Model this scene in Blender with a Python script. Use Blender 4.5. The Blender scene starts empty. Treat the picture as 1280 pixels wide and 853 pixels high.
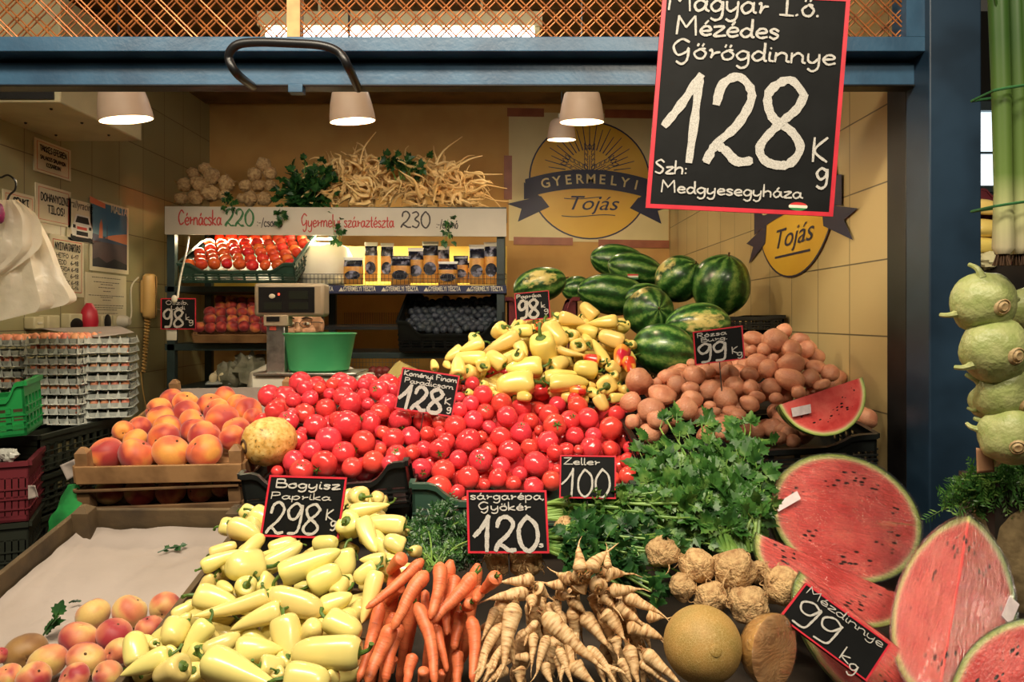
import bpy, bmesh, math, random
import numpy as np
from mathutils import Vector, Matrix, Quaternion, noise as mnoise
R = random.Random(7)
SC = bpy.context.scene
COL = SC.collection
F = 960.0; CX = 640.0; H0 = 398.0; EYE = 1.6

def P(px, py, y):
    return Vector(((px - CX) * y / F, y, EYE - (py - H0) * y / F))

def proj(v):
    return (CX + F * v.x / v.y, H0 - F * (v.z - EYE) / v.y)

def interp(knots, t):
    if t <= knots[0][0]: return knots[0][1]
    for (a, b), (c, d) in zip(knots, knots[1:]):
        if t <= c: return b + (d - b) * (t - a) / (c - a)
    return knots[-1][1]

def srgb(r, g, b):
    f = lambda c: (c / 255 / 12.92) if c <= 10 else ((c / 255 + .055) / 1.055) ** 2.4
    return (f(r), f(g), f(b), 1.0)

# ---------------------------------------------------------------- materials
class NT:
    def __init__(s, name):
        s.m = bpy.data.materials.new(name); s.m.use_nodes = True
        s.t = s.m.node_tree; s.n = s.t.nodes; s.b = s.n['Principled BSDF']
        s.out = s.n['Material Output']
    def add(s, typ, **kw):
        n = s.n.new(typ)
        for k, v in kw.items():
            if hasattr(n, k): setattr(n, k, v)
            else: n.inputs[k].default_value = v
        return n
    def link(s, a, b): s.t.links.new(a, b)
    def coords(s, rand=True):
        tc = s.add('ShaderNodeTexCoord')
        if not rand: return tc.outputs['Object']
        oi = s.add('ShaderNodeObjectInfo')
        mu = s.add('ShaderNodeMath', operation='MULTIPLY'); s.link(oi.outputs['Random'], mu.inputs[0]); mu.inputs[1].default_value = 37.0
        ad = s.add('ShaderNodeVectorMath', operation='ADD'); s.link(tc.outputs['Object'], ad.inputs[0]); s.link(mu.outputs[0], ad.inputs[1])
        return ad.outputs[0]
    def noise(s, co, scale, detail=3.0, rough=.5, dist=0.0):
        n = s.add('ShaderNodeTexNoise'); s.link(co, n.inputs['Vector'])
        n.inputs['Scale'].default_value = scale; n.inputs['Detail'].default_value = detail
        n.inputs['Roughness'].default_value = rough; n.inputs['Distortion'].default_value = dist
        return n.outputs['Fac']
    def ramp(s, fac, stops, mode='LINEAR'):
        r = s.add('ShaderNodeValToRGB'); s.link(fac, r.inputs[0]); e = r.color_ramp.elements
        r.color_ramp.interpolation = mode
        e[0].position, e[0].color = stops[0]; e[1].position, e[1].color = stops[-1]
        for p, c in stops[1:-1]:
            q = e.new(p); q.color = c
        return r.outputs[0]
    def mix(s, fac, a, b, mode='MIX'):
        m = s.add('ShaderNodeMix', data_type='RGBA', blend_type=mode)
        for sock, v in ((0, fac), (6, a), (7, b)):
            if hasattr(v, 'is_output'): s.link(v, m.inputs[sock])
            else: m.inputs[sock].default_value = v
        return m.outputs[2]
    def math(s, op, a, b=0.0, clamp=False):
        m = s.add('ShaderNodeMath', operation=op); m.use_clamp = clamp
        for i, v in enumerate((a, b)):
            if hasattr(v, 'is_output'): s.link(v, m.inputs[i])
            else: m.inputs[i].default_value = v
        return m.outputs[0]
    def bump(s, fac, strength, dist=.01):
        b = s.add('ShaderNodeBump'); s.link(fac, b.inputs['Height'])
        b.inputs['Strength'].default_value = strength; b.inputs['Distance'].default_value = dist
        s.link(b.outputs[0], s.b.inputs['Normal'])
    def set(s, color=None, rough=None, metal=None, spec=None, coat=None, sss=None):
        i = s.b.inputs
        if color is not None:
            if hasattr(color, 'is_output'): s.link(color, i['Base Color'])
            else: i['Base Color'].default_value = color
        if rough is not None: i['Roughness'].default_value = rough
        if metal is not None: i['Metallic'].default_value = metal
        if spec is not None: i['Specular IOR Level'].default_value = spec
        if coat is not None: i['Coat Weight'].default_value = coat; i['Coat Roughness'].default_value = .12
        if sss is not None:
            i['Subsurface Weight'].default_value = sss; i['Subsurface Scale'].default_value = .01
        return s.m

MATS = {}
def mat(name, c, rough=.5, c2=None, scale=8, lo=.4, hi=.65, bump=0, bscale=60, bdist=.004, hue=0, val=0, metal=0, coat=None, spec=None, rand=True, detail=3):
    """plain two-tone procedural material: noise blend of c and c2, per-object hue/value jitter, bump"""
    if name in MATS: return MATS[name]
    s = NT(name); co = s.coords(rand); col = c
    if c2 is not None:
        col = s.ramp(s.noise(co, scale, detail), [(lo, c), (hi, c2)])
    if hue or val:
        h = s.add('ShaderNodeHueSaturation'); oi = s.add('ShaderNodeObjectInfo')
        if hasattr(col, 'is_output'): s.link(col, h.inputs['Color'])
        else: h.inputs['Color'].default_value = col
        s.link(s.math('ADD', s.math('MULTIPLY', oi.outputs['Random'], hue), .5 - hue / 2), h.inputs['Hue'])
        q = s.math('FRACT', s.math('MULTIPLY', oi.outputs['Random'], 17.3))
        s.link(s.math('ADD', s.math('MULTIPLY', q, val), 1 - val / 2), h.inputs['Value'])
        col = h.outputs[0]
    if bump: s.bump(s.noise(co, bscale, 4), bump, bdist)
    MATS[name] = s.set(col, rough, metal, spec, coat)
    return MATS[name]

def emis(name, c, strength):
    if name in MATS: return MATS[name]
    s = NT(name); s.set((0, 0, 0, 1), .5)
    s.b.inputs['Emission Color'].default_value = c; s.b.inputs['Emission Strength'].default_value = strength
    MATS[name] = s.m; return s.m

# ---------------------------------------------------------------- mesh builder
class MB:
    def __init__(s): s.v = []; s.f = []; s.mi = []
    def face(s, idx, m=0): s.f.append(tuple(idx)); s.mi.append(m)
    def poly(s, pts, m=0):
        b = len(s.v); s.v += [Vector(p) for p in pts]; s.face(range(b, b + len(pts)), m)
    def box(s, lo, hi, m=0, M=None):
        b = len(s.v)
        for z in (lo[2], hi[2]):
            for y in (lo[1], hi[1]):
                for x in (lo[0], hi[0]):
                    p = Vector((x, y, z)); s.v.append(M @ p if M else p)
        for q in ((0, 2, 3, 1), (4, 5, 7, 6), (0, 1, 5, 4), (2, 6, 7, 3), (0, 4, 6, 2), (1, 3, 7, 5)):
            s.face([b + i for i in q], m)
        return s
    def hexa(s, p8, m=0):
        b = len(s.v); s.v += [Vector(p) for p in p8]
        for q in ((0, 2, 3, 1), (4, 5, 7, 6), (0, 1, 5, 4), (2, 6, 7, 3), (0, 4, 6, 2), (1, 3, 7, 5)):
            s.face([b + i for i in q], m)
        return s
    def tube(s, pts, radii, n=8, m=0, cap=True, flat=1.0):
        pts = [Vector(p) for p in pts]
        if not hasattr(radii, '__len__'): radii = [radii] * len(pts)
        b = len(s.v); k = len(pts); up = None
        for i, p in enumerate(pts):
            t = (pts[min(i + 1, k - 1)] - pts[max(i - 1, 0)])
            if t.length < 1e-9: t = Vector((0, 0, 1))
            t.normalize()
            if up is None:
                up = t.orthogonal().normalized()
            else:
                up = (up - t * up.dot(t))
                up = up.normalized() if up.length > 1e-6 else t.orthogonal().normalized()
            w = t.cross(up)
            for j in range(n):
                a = 2 * math.pi * j / n
                s.v.append(p + (up * math.cos(a) + w * math.sin(a) * flat) * radii[i])
        for i in range(k - 1):
            for j in range(n):
                s.face((b + i * n + j, b + i * n + (j + 1) % n, b + (i + 1) * n + (j + 1) % n, b + (i + 1) * n + j), m)
        if cap:
            s.face([b + j for j in reversed(range(n))], m); s.face([b + (k - 1) * n + j for j in range(n)], m)
        return s
    def lathe(s, prof, n=20, m=0, M=None, rfun=None, closed=True):
        b = len(s.v); k = len(prof)
        for i, (r, z) in enumerate(prof):
            for j in range(n):
                a = 2 * math.pi * j / n
                q = r * (rfun(a, i / (k - 1)) if rfun else 1)
                p = Vector((q * math.cos(a), q * math.sin(a), z)); s.v.append(M @ p if M else p)
        for i in range(k - 1):
            for j in range(n):
                s.face((b + i * n + j, b + i * n + (j + 1) % n, b + (i + 1) * n + (j + 1) % n, b + (i + 1) * n + j), m)
        if closed:
            s.face([b + j for j in reversed(range(n))], m); s.face([b + (k - 1) * n + j for j in range(n)], m)
        return s
    def blob(s, c, r, nu=12, nv=8, m=0, M=None, amp=0, fr=3, seed=0):
        """noisy ellipsoid"""
        r = r if hasattr(r, '__len__') else (r, r, r)
        def f(a, t): return 1
        b = len(s.v); c = Vector(c)
        for i in range(1, nv):
            th = math.pi * i / nv
            for j in range(nu):
                ph = 2 * math.pi * j / nu
                d = Vector((math.sin(th) * math.cos(ph), math.sin(th) * math.sin(ph), math.cos(th)))
                k = 1 + amp * mnoise.noise(d * fr + Vector((seed * 7.1, seed * 3.3, 0))) if amp else 1
                p = Vector((d.x * r[0], d.y * r[1], d.z * r[2])) * k + c
                s.v.append(M @ p if M else p)
        for sgn in (1, -1):
            p = Vector((0, 0, sgn * r[2])) + c; s.v.append(M @ p if M else p)
        T, B = len(s.v) - 2, len(s.v) - 1
        for i in range(nv - 2):
            for j in range(nu):
                s.face((b + i * nu + j, b + (i + 1) * nu + j, b + (i + 1) * nu + (j + 1) % nu, b + i * nu + (j + 1) % nu), m)
        for j in range(nu):
            s.face((T, b + j, b + (j + 1) % nu), m)
            s.face((B, b + (nv - 2) * nu + (j + 1) % nu, b + (nv - 2) * nu + j), m)
        return s
    def mesh(s, name, mats, smooth=True):
        me = bpy.data.meshes.new(name)
        me.from_pydata([tuple(v) for v in s.v], [], s.f)
        for m in (mats if isinstance(mats, (list, tuple)) else [mats]): me.materials.append(m)
        me.polygons.foreach_set('material_index', s.mi)
        if smooth:
            me.polygons.foreach_set('use_smooth', [True] * len(s.f))
            try: me.set_sharp_from_angle(angle=math.radians(40))
            except Exception: pass
        me.update(); return me

def link(o):
    COL.objects.link(o); return o

def tag(o, label=None, cat=None, group=None, kind=None):
    if label: o['label'] = label
    if cat: o['category'] = cat
    if group: o['group'] = group
    if kind: o['kind'] = kind
    return o

def root(name, label, cat, loc, group=None):
    o = bpy.data.objects.new(name, None); o.empty_display_size = .05; o.location = loc
    link(o); return tag(o, label, cat, group)

def part(name, mb, mats, parent=None, label=None, smooth=True, kind=None, bevel=0):
    """mesh built in world coordinates, hung under parent (an Empty or mesh thing, possibly two deep)"""
    me = mb if isinstance(mb, bpy.types.Mesh) else mb.mesh(name, mats, smooth)
    o = bpy.data.objects.new(name, me)
    if parent is not None:
        o.parent = parent
        W = Matrix.Identity(4); q = parent
        while q is not None:
            W = q.matrix_basis @ W; q = q.parent
        me.transform(W.inverted())
    if bevel:
        md = o.modifiers.new('bevel', 'BEVEL'); md.width = bevel; md.segments = 2; md.limit_method = 'ANGLE'
    link(o)
    if label: o['label'] = label
    if kind: o['kind'] = kind
    return o

def solo(name, mb, mats, label, cat, loc=None, group=None, kind=None, smooth=True, bevel=0):
    """a thing that is one mesh; its origin is put at loc"""
    o = part(name, mb, mats, None, None, smooth, None, bevel)
    if loc is not None:
        loc = Vector(loc); o.data.transform(Matrix.Translation(-loc)); o.location = loc
    return tag(o, label, cat, group, kind)

def struct(name, mb, mats, smooth=False, parent=None, bevel=0):
    o = part(name, mb, mats, parent, None, smooth, None, bevel); o['kind'] = 'structure'; return o

PROTO = []
def proto(name, me, kids=()):
    """unlinked prototype: (name, mesh, [(child name, mesh), ...])"""
    o = bpy.data.objects.new(name, me); PROTO.append(o)
    o_k = []
    for n, m in kids:
        c = bpy.data.objects.new(n, m); PROTO.append(c); o_k.append(c)
    return (o, o_k)

def inst(pr, M, cat, group=None, label=None):
    o = pr[0].copy(); link(o); o.matrix_basis = M
    for k in pr[1]:
        c = k.copy(); link(c); c.parent = o
    return tag(o, label, cat, group)

def catmull(pts, n=6):
    pts = [Vector(p) for p in pts]; out = []
    if len(pts) < 3: 
        return pts
    for i in range(len(pts) - 1):
        p0 = pts[max(i - 1, 0)]; p1 = pts[i]; p2 = pts[i + 1]; p3 = pts[min(i + 2, len(pts) - 1)]
        for j in range(n):
            t = j / n
            out.append(.5 * ((2 * p1) + (p2 - p0) * t + (2 * p0 - 5 * p1 + 4 * p2 - p3) * t * t + (3 * p1 - p0 - 3 * p2 + p3) * t ** 3))
    out.append(pts[-1]); return out

class Plane:
    """board frame: o origin bottom-left, u along the width, v up, n out of the face"""
    def __init__(s, o, u, v):
        s.o = Vector(o); s.u = Vector(u); s.v = Vector(v); s.n = s.u.cross(s.v).normalized()
        s.W = s.u.length; s.Hh = s.v.length
    def at(s, a, b, c=0): return s.o + s.u * a + s.v * b + s.n * c
    def slab(s, mb, a0, b0, a1, b1, c0, c1, m=0):
        p = [s.at(a, b, c) for c in (c0, c1) for b in (b0, b1) for a in (a0, a1)]
        return mb.hexa(p, m)

# ---------------------------------------------------------------- hand lettering (single strokes)
G = {
 'a': (.55, [[(.42,.4),(.22,.5),(.04,.26),(.16,.0),(.36,.14),(.43,.48),(.43,.12),(.54,.02)]]),
 'b': (.5, [[(.05,1),(.05,.02)],[(.05,.35),(.25,.5),(.43,.28),(.27,.0),(.05,.1)]]),
 'c': (.45, [[(.4,.42),(.22,.5),(.04,.25),(.2,.0),(.42,.08)]]),
 'd': (.55, [[(.42,.4),(.22,.5),(.04,.25),(.18,.0),(.38,.15),(.44,.5),(.44,1),(.44,.12),(.52,.02)]]),
 'e': (.48, [[(.05,.24),(.4,.3),(.34,.48),(.16,.46),(.05,.22),(.2,.0),(.44,.08)]]),
 'f': (.36, [[(.36,.92),(.2,.98),(.16,.6),(.15,.0)],[(.02,.5),(.32,.52)]]),
 'g': (.52, [[(.42,.4),(.22,.5),(.04,.27),(.18,.03),(.38,.16),(.43,.48),(.42,-.2),(.24,-.4),(.06,-.3)]]),
 'h': (.52, [[(.05,1),(.05,.0)],[(.05,.3),(.22,.5),(.4,.4),(.42,.0)]]),
 'i': (.22, [[(.08,.5),(.08,.1),(.2,.02)],[(.08,.7),(.1,.74)]]),
 'j': (.25, [[(.14,.5),(.14,-.25),(.0,-.36)],[(.14,.7),(.16,.74)]]),
 'k': (.46, [[(.05,1),(.05,.0)],[(.38,.5),(.07,.22),(.42,.0)]]),
 'l': (.2, [[(.08,1),(.08,.08),(.18,.02)]]),
 'm': (.78, [[(.05,.5),(.05,.0)],[(.05,.3),(.2,.5),(.33,.4),(.34,.0)],[(.34,.3),(.5,.5),(.64,.4),(.66,.08),(.76,.02)]]),
 'n': (.54, [[(.05,.5),(.05,.0)],[(.05,.3),(.24,.5),(.4,.38),(.42,.08),(.52,.02)]]),
 'o': (.5, [[(.24,.5),(.05,.3),(.14,.03),(.34,.03),(.43,.3),(.26,.5),(.4,.5)]]),
 'p': (.5, [[(.05,.5),(.05,-.4)],[(.05,.3),(.25,.5),(.43,.28),(.27,.0),(.05,.1)]]),
 'r': (.42, [[(.05,.42),(.12,.5),(.14,.3),(.1,.05),(.2,.3),(.38,.36)]]),
 's': (.42, [[(.36,.42),(.2,.5),(.07,.38),(.34,.16),(.22,.0),(.04,.08)]]),
 't': (.36, [[(.16,.8),(.15,.1),(.3,.02)],[(.0,.5),(.32,.52)]]),
 'u': (.54, [[(.05,.5),(.06,.1),(.22,.0),(.4,.2)],[(.42,.5),(.42,.1),(.52,.02)]]),
 'v': (.46, [[(.03,.5),(.2,.0),(.42,.5)]]),
 'y': (.52, [[(.05,.5),(.06,.14),(.22,.04),(.4,.25)],[(.43,.5),(.4,-.2),(.22,-.4),(.06,-.3)]]),
 'z': (.48, [[(.05,.48),(.4,.48),(.04,.02),(.46,.04)]]),
 'A': (.7, [[(.02,.0),(.3,1),(.6,.0)],[(.14,.4),(.5,.4)]]),
 'B': (.62, [[(.06,1),(.06,.0)],[(.06,.98),(.4,.95),(.42,.6),(.08,.54)],[(.08,.54),(.52,.46),(.5,.06),(.04,.02)]]),
 'C': (.66, [[(.58,.82),(.32,1),(.04,.55),(.22,.05),(.58,.14)]]),
 'D': (.68, [[(.06,1),(.06,.0)],[(.04,.98),(.46,.86),(.58,.4),(.3,.02),(.04,.02)]]),
 'E': (.56, [[(.5,1),(.06,.98),(.06,.02),(.52,.02)],[(.06,.52),(.42,.52)]]),
 'F': (.56, [[(.5,1),(.06,.98),(.06,.0)],[(.06,.52),(.42,.52)]]),
 'G': (.72, [[(.58,.84),(.32,1),(.05,.6),(.2,.12),(.5,.3),(.56,.5),(.54,-.1),(.36,-.36),(.18,-.2)]]),
 'H': (.68, [[(.06,1),(.06,.0)],[(.56,1),(.56,.0)],[(.06,.5),(.56,.5)]]),
 'J': (.5, [[(.36,1),(.36,.2),(.2,.0),(.04,.1)]]),
 '6': (.56, [[(.44,.96),(.2,.7),(.07,.3),(.2,.02),(.42,.12),(.44,.38),(.24,.48),(.08,.3)]]),
 '7': (.54, [[(.04,.98),(.5,.98)],[(.5,.98),(.3,.5),(.2,.0)]]),
 'I': (.5, [[(.24,1),(.24,.02)],[(.04,1),(.46,1)],[(.02,.02),(.48,.0)]]),
 'K': (.62, [[(.06,1),(.06,.0)],[(.54,1),(.08,.45),(.56,.0)]]),
 'L': (.54, [[(.06,1),(.06,.02),(.5,.02)]]),
 'M': (.86, [[(.06,.0),(.1,1)],[(.1,1),(.38,.4)],[(.38,.4),(.68,1)],[(.68,1),(.76,.0)]]),
 'N': (.72, [[(.06,.0),(.08,1)],[(.08,1),(.56,.0)],[(.56,.0),(.6,1)]]),
 'O': (.74, [[(.36,1),(.05,.6),(.2,.04),(.54,.08),(.66,.6),(.36,1)]]),
 'P': (.58, [[(.06,1),(.06,.0)],[(.04,.96),(.42,.95),(.46,.6),(.08,.46)]]),
 'R': (.62, [[(.06,1),(.06,.0)],[(.04,.96),(.42,.95),(.46,.6),(.08,.48)],[(.2,.48),(.54,.0)]]),
 'S': (.58, [[(.5,.86),(.3,1),(.08,.78),(.46,.34),(.3,.0),(.04,.12)]]),
 'T': (.6, [[(.3,1),(.3,.0)],[(.02,.98),(.58,1)]]),
 'U': (.66, [[(.06,1),(.08,.25),(.3,.0),(.54,.25),(.56,1)]]),
 'V': (.64, [[(.03,1),(.3,.0)],[(.3,.0),(.58,1)]]),
 'Y': (.6, [[(.02,1),(.3,.5)],[(.56,1),(.3,.5),(.28,.0)]]),
 'Z': (.62, [[(.04,.96),(.54,.98)],[(.54,.98),(.04,.03)],[(.04,.03),(.6,.04)]]),
 '0': (.62, [[(.3,1),(.07,.65),(.1,.2),(.32,.0),(.54,.3),(.52,.75),(.3,1)]]),
 '1': (.52, [[(.0,.42),(.2,.66),(.4,1)],[(.4,1),(.36,.5),(.34,.0)]]),
 '2': (.62, [[(.1,.68),(.16,.92),(.36,1),(.52,.78),(.38,.45),(.14,.2),(.04,.0)],[(.04,.02),(.12,.18),(.24,.16),(.4,.02),(.58,.04)]]),
 '3': (.5, [[(.06,.9),(.3,1),(.42,.8),(.2,.54),(.44,.3),(.3,.02),(.04,.08)]]),
 '4': (.56, [[(.34,1),(.04,.36),(.5,.36)],[(.38,.6),(.36,.0)]]),
 '8': (.6, [[(.56,.8),(.36,1),(.1,.84),(.18,.58),(.42,.4),(.54,.2),(.4,.02),(.16,.02),(.06,.2),(.24,.46),(.46,.66),(.54,.84)]]),
 '9': (.56, [[(.48,.88),(.28,1),(.06,.78),(.14,.5),(.36,.54),(.5,.92)],[(.5,.92),(.48,.4),(.4,.06),(.12,.0)]]),
 '.': (.2, [[(.06,.0),(.1,.03)]]), ',': (.2, [[(.1,.05),(.02,-.14)]]), ':': (.22, [[(.08,.08),(.1,.11)],[(.08,.4),(.1,.43)]]),
 '-': (.4, [[(.04,.35),(.34,.35)]]), '/': (.36, [[(.32,.9),(.02,-.1)]]), '!': (.22, [[(.12,1),(.1,.3)],[(.08,.02),(.1,.05)]]), ' ': (.34, []),
}
ACC = {'á': ('a', "'"), 'é': ('e', "'"), 'ó': ('o', "'"), 'ö': ('o', '"'), 'ő': ('o', '"'), 'É': ('E', "'"), 'í': ('i', "'"), 'ü': ('u', '"'), 'Á': ('A', "'")}

def letter(mb, pl, text, a0, b0, hgt, width=None, sw=.006, slant=.0, rise=0.0, m=0, lift=.0016, jitter=.02, rnd=None, gap=.0, rough=0):
    """chalk strokes as flat ribbons on a Plane. a0,b0: baseline start as fractions; hgt metres of a capital; width: fit the line to this many metres"""
    rnd = rnd or R; pen = 0.0; strokes = []
    for ch in text:
        acc = None
        if ch in ACC: ch, acc = ACC[ch]
        w, st = G.get(ch) or G.get(ch.upper()) or (.4, [])
        for s_ in st: strokes.append([(pen + x + rnd.uniform(-jitter, jitter) * .6, y + rnd.uniform(-jitter, jitter)) for x, y in s_])
        if acc == "'": strokes.append([(pen + .2, .62 if ch.islower() else 1.05), (pen + .3, .8 if ch.islower() else 1.2)])
        if acc == '"': strokes += [[(pen + .14, .66), (pen + .17, .78)], [(pen + .3, .66), (pen + .34, .78)]]
        pen += w + gap
    sx = (width / pen) if width else hgt
    uu = pl.u.normalized(); vv = pl.v.normalized(); o = pl.at(a0, b0)
    for st in strokes:
        q = catmull([Vector((x, y, 0)) for x, y in st], 6) if len(st) > 2 else [Vector((st[0][0], st[0][1], 0)).lerp(Vector((st[1][0], st[1][1], 0)), t) for t in (0, .5, 1)]
        pts = [Vector((p.x * sx + slant * p.y * hgt, p.y * hgt + rise * p.x * sx, 0)) for p in q]
        b = len(mb.v); k = len(pts)
        lf = lift + rnd.uniform(0, .0004)
        for i, p in enumerate(pts):
            t = pts[min(i + 1, k - 1)] - pts[max(i - 1, 0)]
            if t.length < 1e-7: t = Vector((1, 0, 0))
            t.normalize(); nn = Vector((-t.y, t.x, 0))
            lf2 = lf + .0007 * i / k
            ww = sw * .5 * (1 + rnd.uniform(-.18, .18)) * (.75 if i in (0, k - 1) else 1)
            for sg in (1, -1):
                r2 = p + nn * ww * sg + (t * ww * .5 * (-1 if i == 0 else 1) if i in (0, k - 1) else Vector((0, 0, 0)))
                mb.v.append(o + uu * r2.x + vv * r2.y + pl.n * lf2)
        for i in range(k - 1):
            mb.face((b + 2 * i, b + 2 * i + 1, b + 2 * i + 3, b + 2 * i + 2), m)
    return mb

def printed(mb, pl, text, a, b, size, m=0, lift=.0015, align='CENTER', shear=0.0, width=None, bend=0.0, bold=0.0):
    """printed type: Blender's built-in font turned into flat mesh on a Plane (a,b fractions of the text's anchor)"""
    cu = bpy.data.curves.new('t', 'FONT'); cu.body = text; cu.size = size; cu.align_x = align; cu.shear = shear; cu.offset = bold
    cu.resolution_u = 3
    ob = bpy.data.objects.new('t', cu); COL.objects.link(ob)
    me = bpy.data.meshes.new_from_object(ob.evaluated_get(bpy.context.evaluated_depsgraph_get()))
    xs = [v.co.x for v in me.vertices] or [0]; k = (width / (max(xs) - min(xs) + 1e-9)) if width else 1
    uu = pl.u.normalized(); vv = pl.v.normalized(); o = pl.at(a, b); base = len(mb.v)
    for v in me.vertices:
        x = v.co.x * k; mb.v.append(o + uu * x + vv * (v.co.y - bend * x * x) + pl.n * lift)
    for p in me.polygons: mb.face([base + i for i in p.vertices], m)
    bpy.data.objects.remove(ob); bpy.data.curves.remove(cu); bpy.data.meshes.remove(me)
    return mb
# ---------------------------------------------------------------- camera, lights, room
cam = bpy.data.cameras.new('camera'); cam.sensor_width = 36; cam.lens = 27; cam.shift_y = -28.5 / 1280
cam.clip_start = .05
co = link(bpy.data.objects.new('camera', cam)); co.location = (0, 0, EYE); co.rotation_euler = (math.pi / 2, 0, 0)
SC.camera = co
SC.view_settings.view_transform = 'Standard'; SC.view_settings.look = 'None'; SC.view_settings.gamma = 1
SC.view_settings.exposure = 0.0
try: SC.view_settings.use_curve_mapping = False
except Exception: pass
w = bpy.data.worlds.new('hall'); SC.world = w; w.use_nodes = True
w.node_tree.nodes['Background'].inputs[0].default_value = (1, .86, .66, 1)
w.node_tree.nodes['Background'].inputs[1].default_value = .05

XR, XL, YB, ZC = 1.026, -1.969, 5.0, 3.0
def light(name, kind, loc, e, col, target=None, **kw):
    l = bpy.data.lights.new(name, kind); l.energy = e; l.color = col
    for k, v in kw.items(): setattr(l, k, v)
    o = link(bpy.data.objects.new(name, l)); o.location = loc
    if target is not None: o.rotation_euler = (Vector(target) - Vector(loc)).to_track_quat('-Z', 'Y').to_euler()
    return o
WARM = (1, .80, .52); HALL = (1, .86, .66)
light('hall_lamp', 'AREA', (-.35, .35, 3.3), 31, HALL, (-.1, 1.9, 1.1), shape='RECTANGLE', size=1.2, size_y=.3, spread=math.radians(105))
light('hall_lamp', 'AREA', (.9, -.5, 3.2), 13, HALL, (.1, 1.8, 1.2), shape='RECTANGLE', size=.5, size_y=.3, spread=math.radians(110))
light('hall_lamp', 'AREA', (-1.5, .5, 3.1), 15, HALL, (-1.0, 2.2, 1.5), shape='RECTANGLE', size=.5, size_y=.3)

def tile_mat(name, axis, c, c2, off, bw=.2413, bh=.212, mortar=(.12, .09, .05, 1)):
    s = NT(name); tc = s.add('ShaderNodeTexCoord'); sp = s.add('ShaderNodeSeparateXYZ'); s.link(tc.outputs['Object'], sp.inputs[0])
    cb = s.add('ShaderNodeCombineXYZ'); s.link(s.math('SUBTRACT', sp.outputs[axis], off[0]), cb.inputs[0]); s.link(s.math('SUBTRACT', sp.outputs[2], off[1]), cb.inputs[1])
    b = s.add('ShaderNodeTexBrick'); b.offset = 0; s.link(cb.outputs[0], b.inputs['Vector'])
    b.inputs['Scale'].default_value = 1; b.inputs['Brick Width'].default_value = bw; b.inputs['Row Height'].default_value = bh
    b.inputs['Mortar Size'].default_value = .0022; b.inputs['Color1'].default_value = c; b.inputs['Color2'].default_value = c2; b.inputs['Mortar'].default_value = mortar
    col = s.mix(s.ramp(s.noise(tc.outputs['Object'], 2.2, 5), [(.45, (0, 0, 0, 1)), (.8, (.35, .35, .35, 1))]), b.outputs['Color'], tuple(x * .7 for x in c[:3]) + (1,))
    bp = s.add('ShaderNodeBump'); bp.inputs['Strength'].default_value = .4; bp.inputs['Distance'].default_value = .002; bp.invert = True
    s.link(b.outputs['Fac'], bp.inputs['Height']); s.link(bp.outputs[0], s.b.inputs['Normal'])
    return s.set(col, .38)

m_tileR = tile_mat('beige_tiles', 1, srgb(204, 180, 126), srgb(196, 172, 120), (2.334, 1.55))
m_tileL = tile_mat('olive_tiles', 1, srgb(164, 158, 118), srgb(156, 150, 112), (2.6, 1.55), .25, .24)  # same tiles as the right wall, the duller light here put into their colour
m_back = mat('ochre_plaster', srgb(214, 168, 98), .75, srgb(200, 150, 84), scale=3, bump=.15, bscale=40, rand=False)
m_ceil = mat('ceiling_paint', srgb(150, 128, 84), .8, srgb(120, 100, 62), scale=4, rand=False)
m_floor = mat('stone_floor', srgb(90, 82, 70), .6, srgb(70, 62, 52), scale=6, rand=False)
m_blue = mat('blue_enamel', srgb(60, 98, 128), .35, srgb(48, 80, 108), scale=9, bump=.12, bscale=90, rand=False)
m_bluedk = mat('dark_blue_enamel', srgb(28, 44, 60), .4, srgb(20, 34, 48), scale=8, bump=.1, bscale=70, rand=False)
m_black = mat('black_steel', srgb(18, 18, 20), .4, srgb(26, 26, 28), scale=12, rand=False)
m_grey = mat('grey_metal', srgb(150, 146, 136), .4, srgb(120, 116, 108), scale=10, metal=.4, rand=False)
m_steel = mat('brushed_steel', srgb(190, 185, 175), .3, srgb(150, 146, 138), scale=30, metal=.9, rand=False)
m_white = mat('white_plastic', srgb(226, 220, 200), .4, srgb(210, 204, 186), scale=6, rand=False)
m_cream = mat('cream_enamel', srgb(214, 204, 164), .45, srgb(196, 186, 148), scale=5, rand=False)
m_copper = mat('copper_wire', srgb(196, 122, 66), .38, srgb(150, 88, 48), scale=30, metal=.35, rand=False)
m_pine = mat('pine_wood', srgb(214, 168, 106), .55, srgb(180, 130, 76), scale=14, rand=False)

S = lambda n, m, *bx: struct(n, [mb.box(*b) for mb in [MB()] for b in bx][-1], m)
def boxes(*bx):
    mb = MB()
    for b in bx: mb.box(*b)
    return mb
struct('floor', boxes(((-4, -3, -.1), (5, 8, 0))), m_floor)
struct('wall_back', boxes(((XL - .1, YB, 0), (XR + .1, YB + .1, ZC))), m_back)
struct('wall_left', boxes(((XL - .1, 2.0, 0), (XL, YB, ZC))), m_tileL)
struct('wall_right', boxes(((XR, 2.085, 0), (XR + .06, YB, ZC))), m_tileR)
struct('ceiling', boxes(((XL - .1, 2.2, ZC), (XR + .1, YB + .1, ZC + .1))), m_ceil)
# planks of the loft seen through the lattice
pk = MB()
for i in range(9): pk.box((XL, 2.25 + i * .3, ZC - .02), (XR, 2.25 + i * .3 + .285, ZC - .002))
struct('trim_ceiling_boards', pk, mat('loft_boards', srgb(126, 98, 60), .7, srgb(98, 74, 44), scale=6, rand=False))

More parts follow.
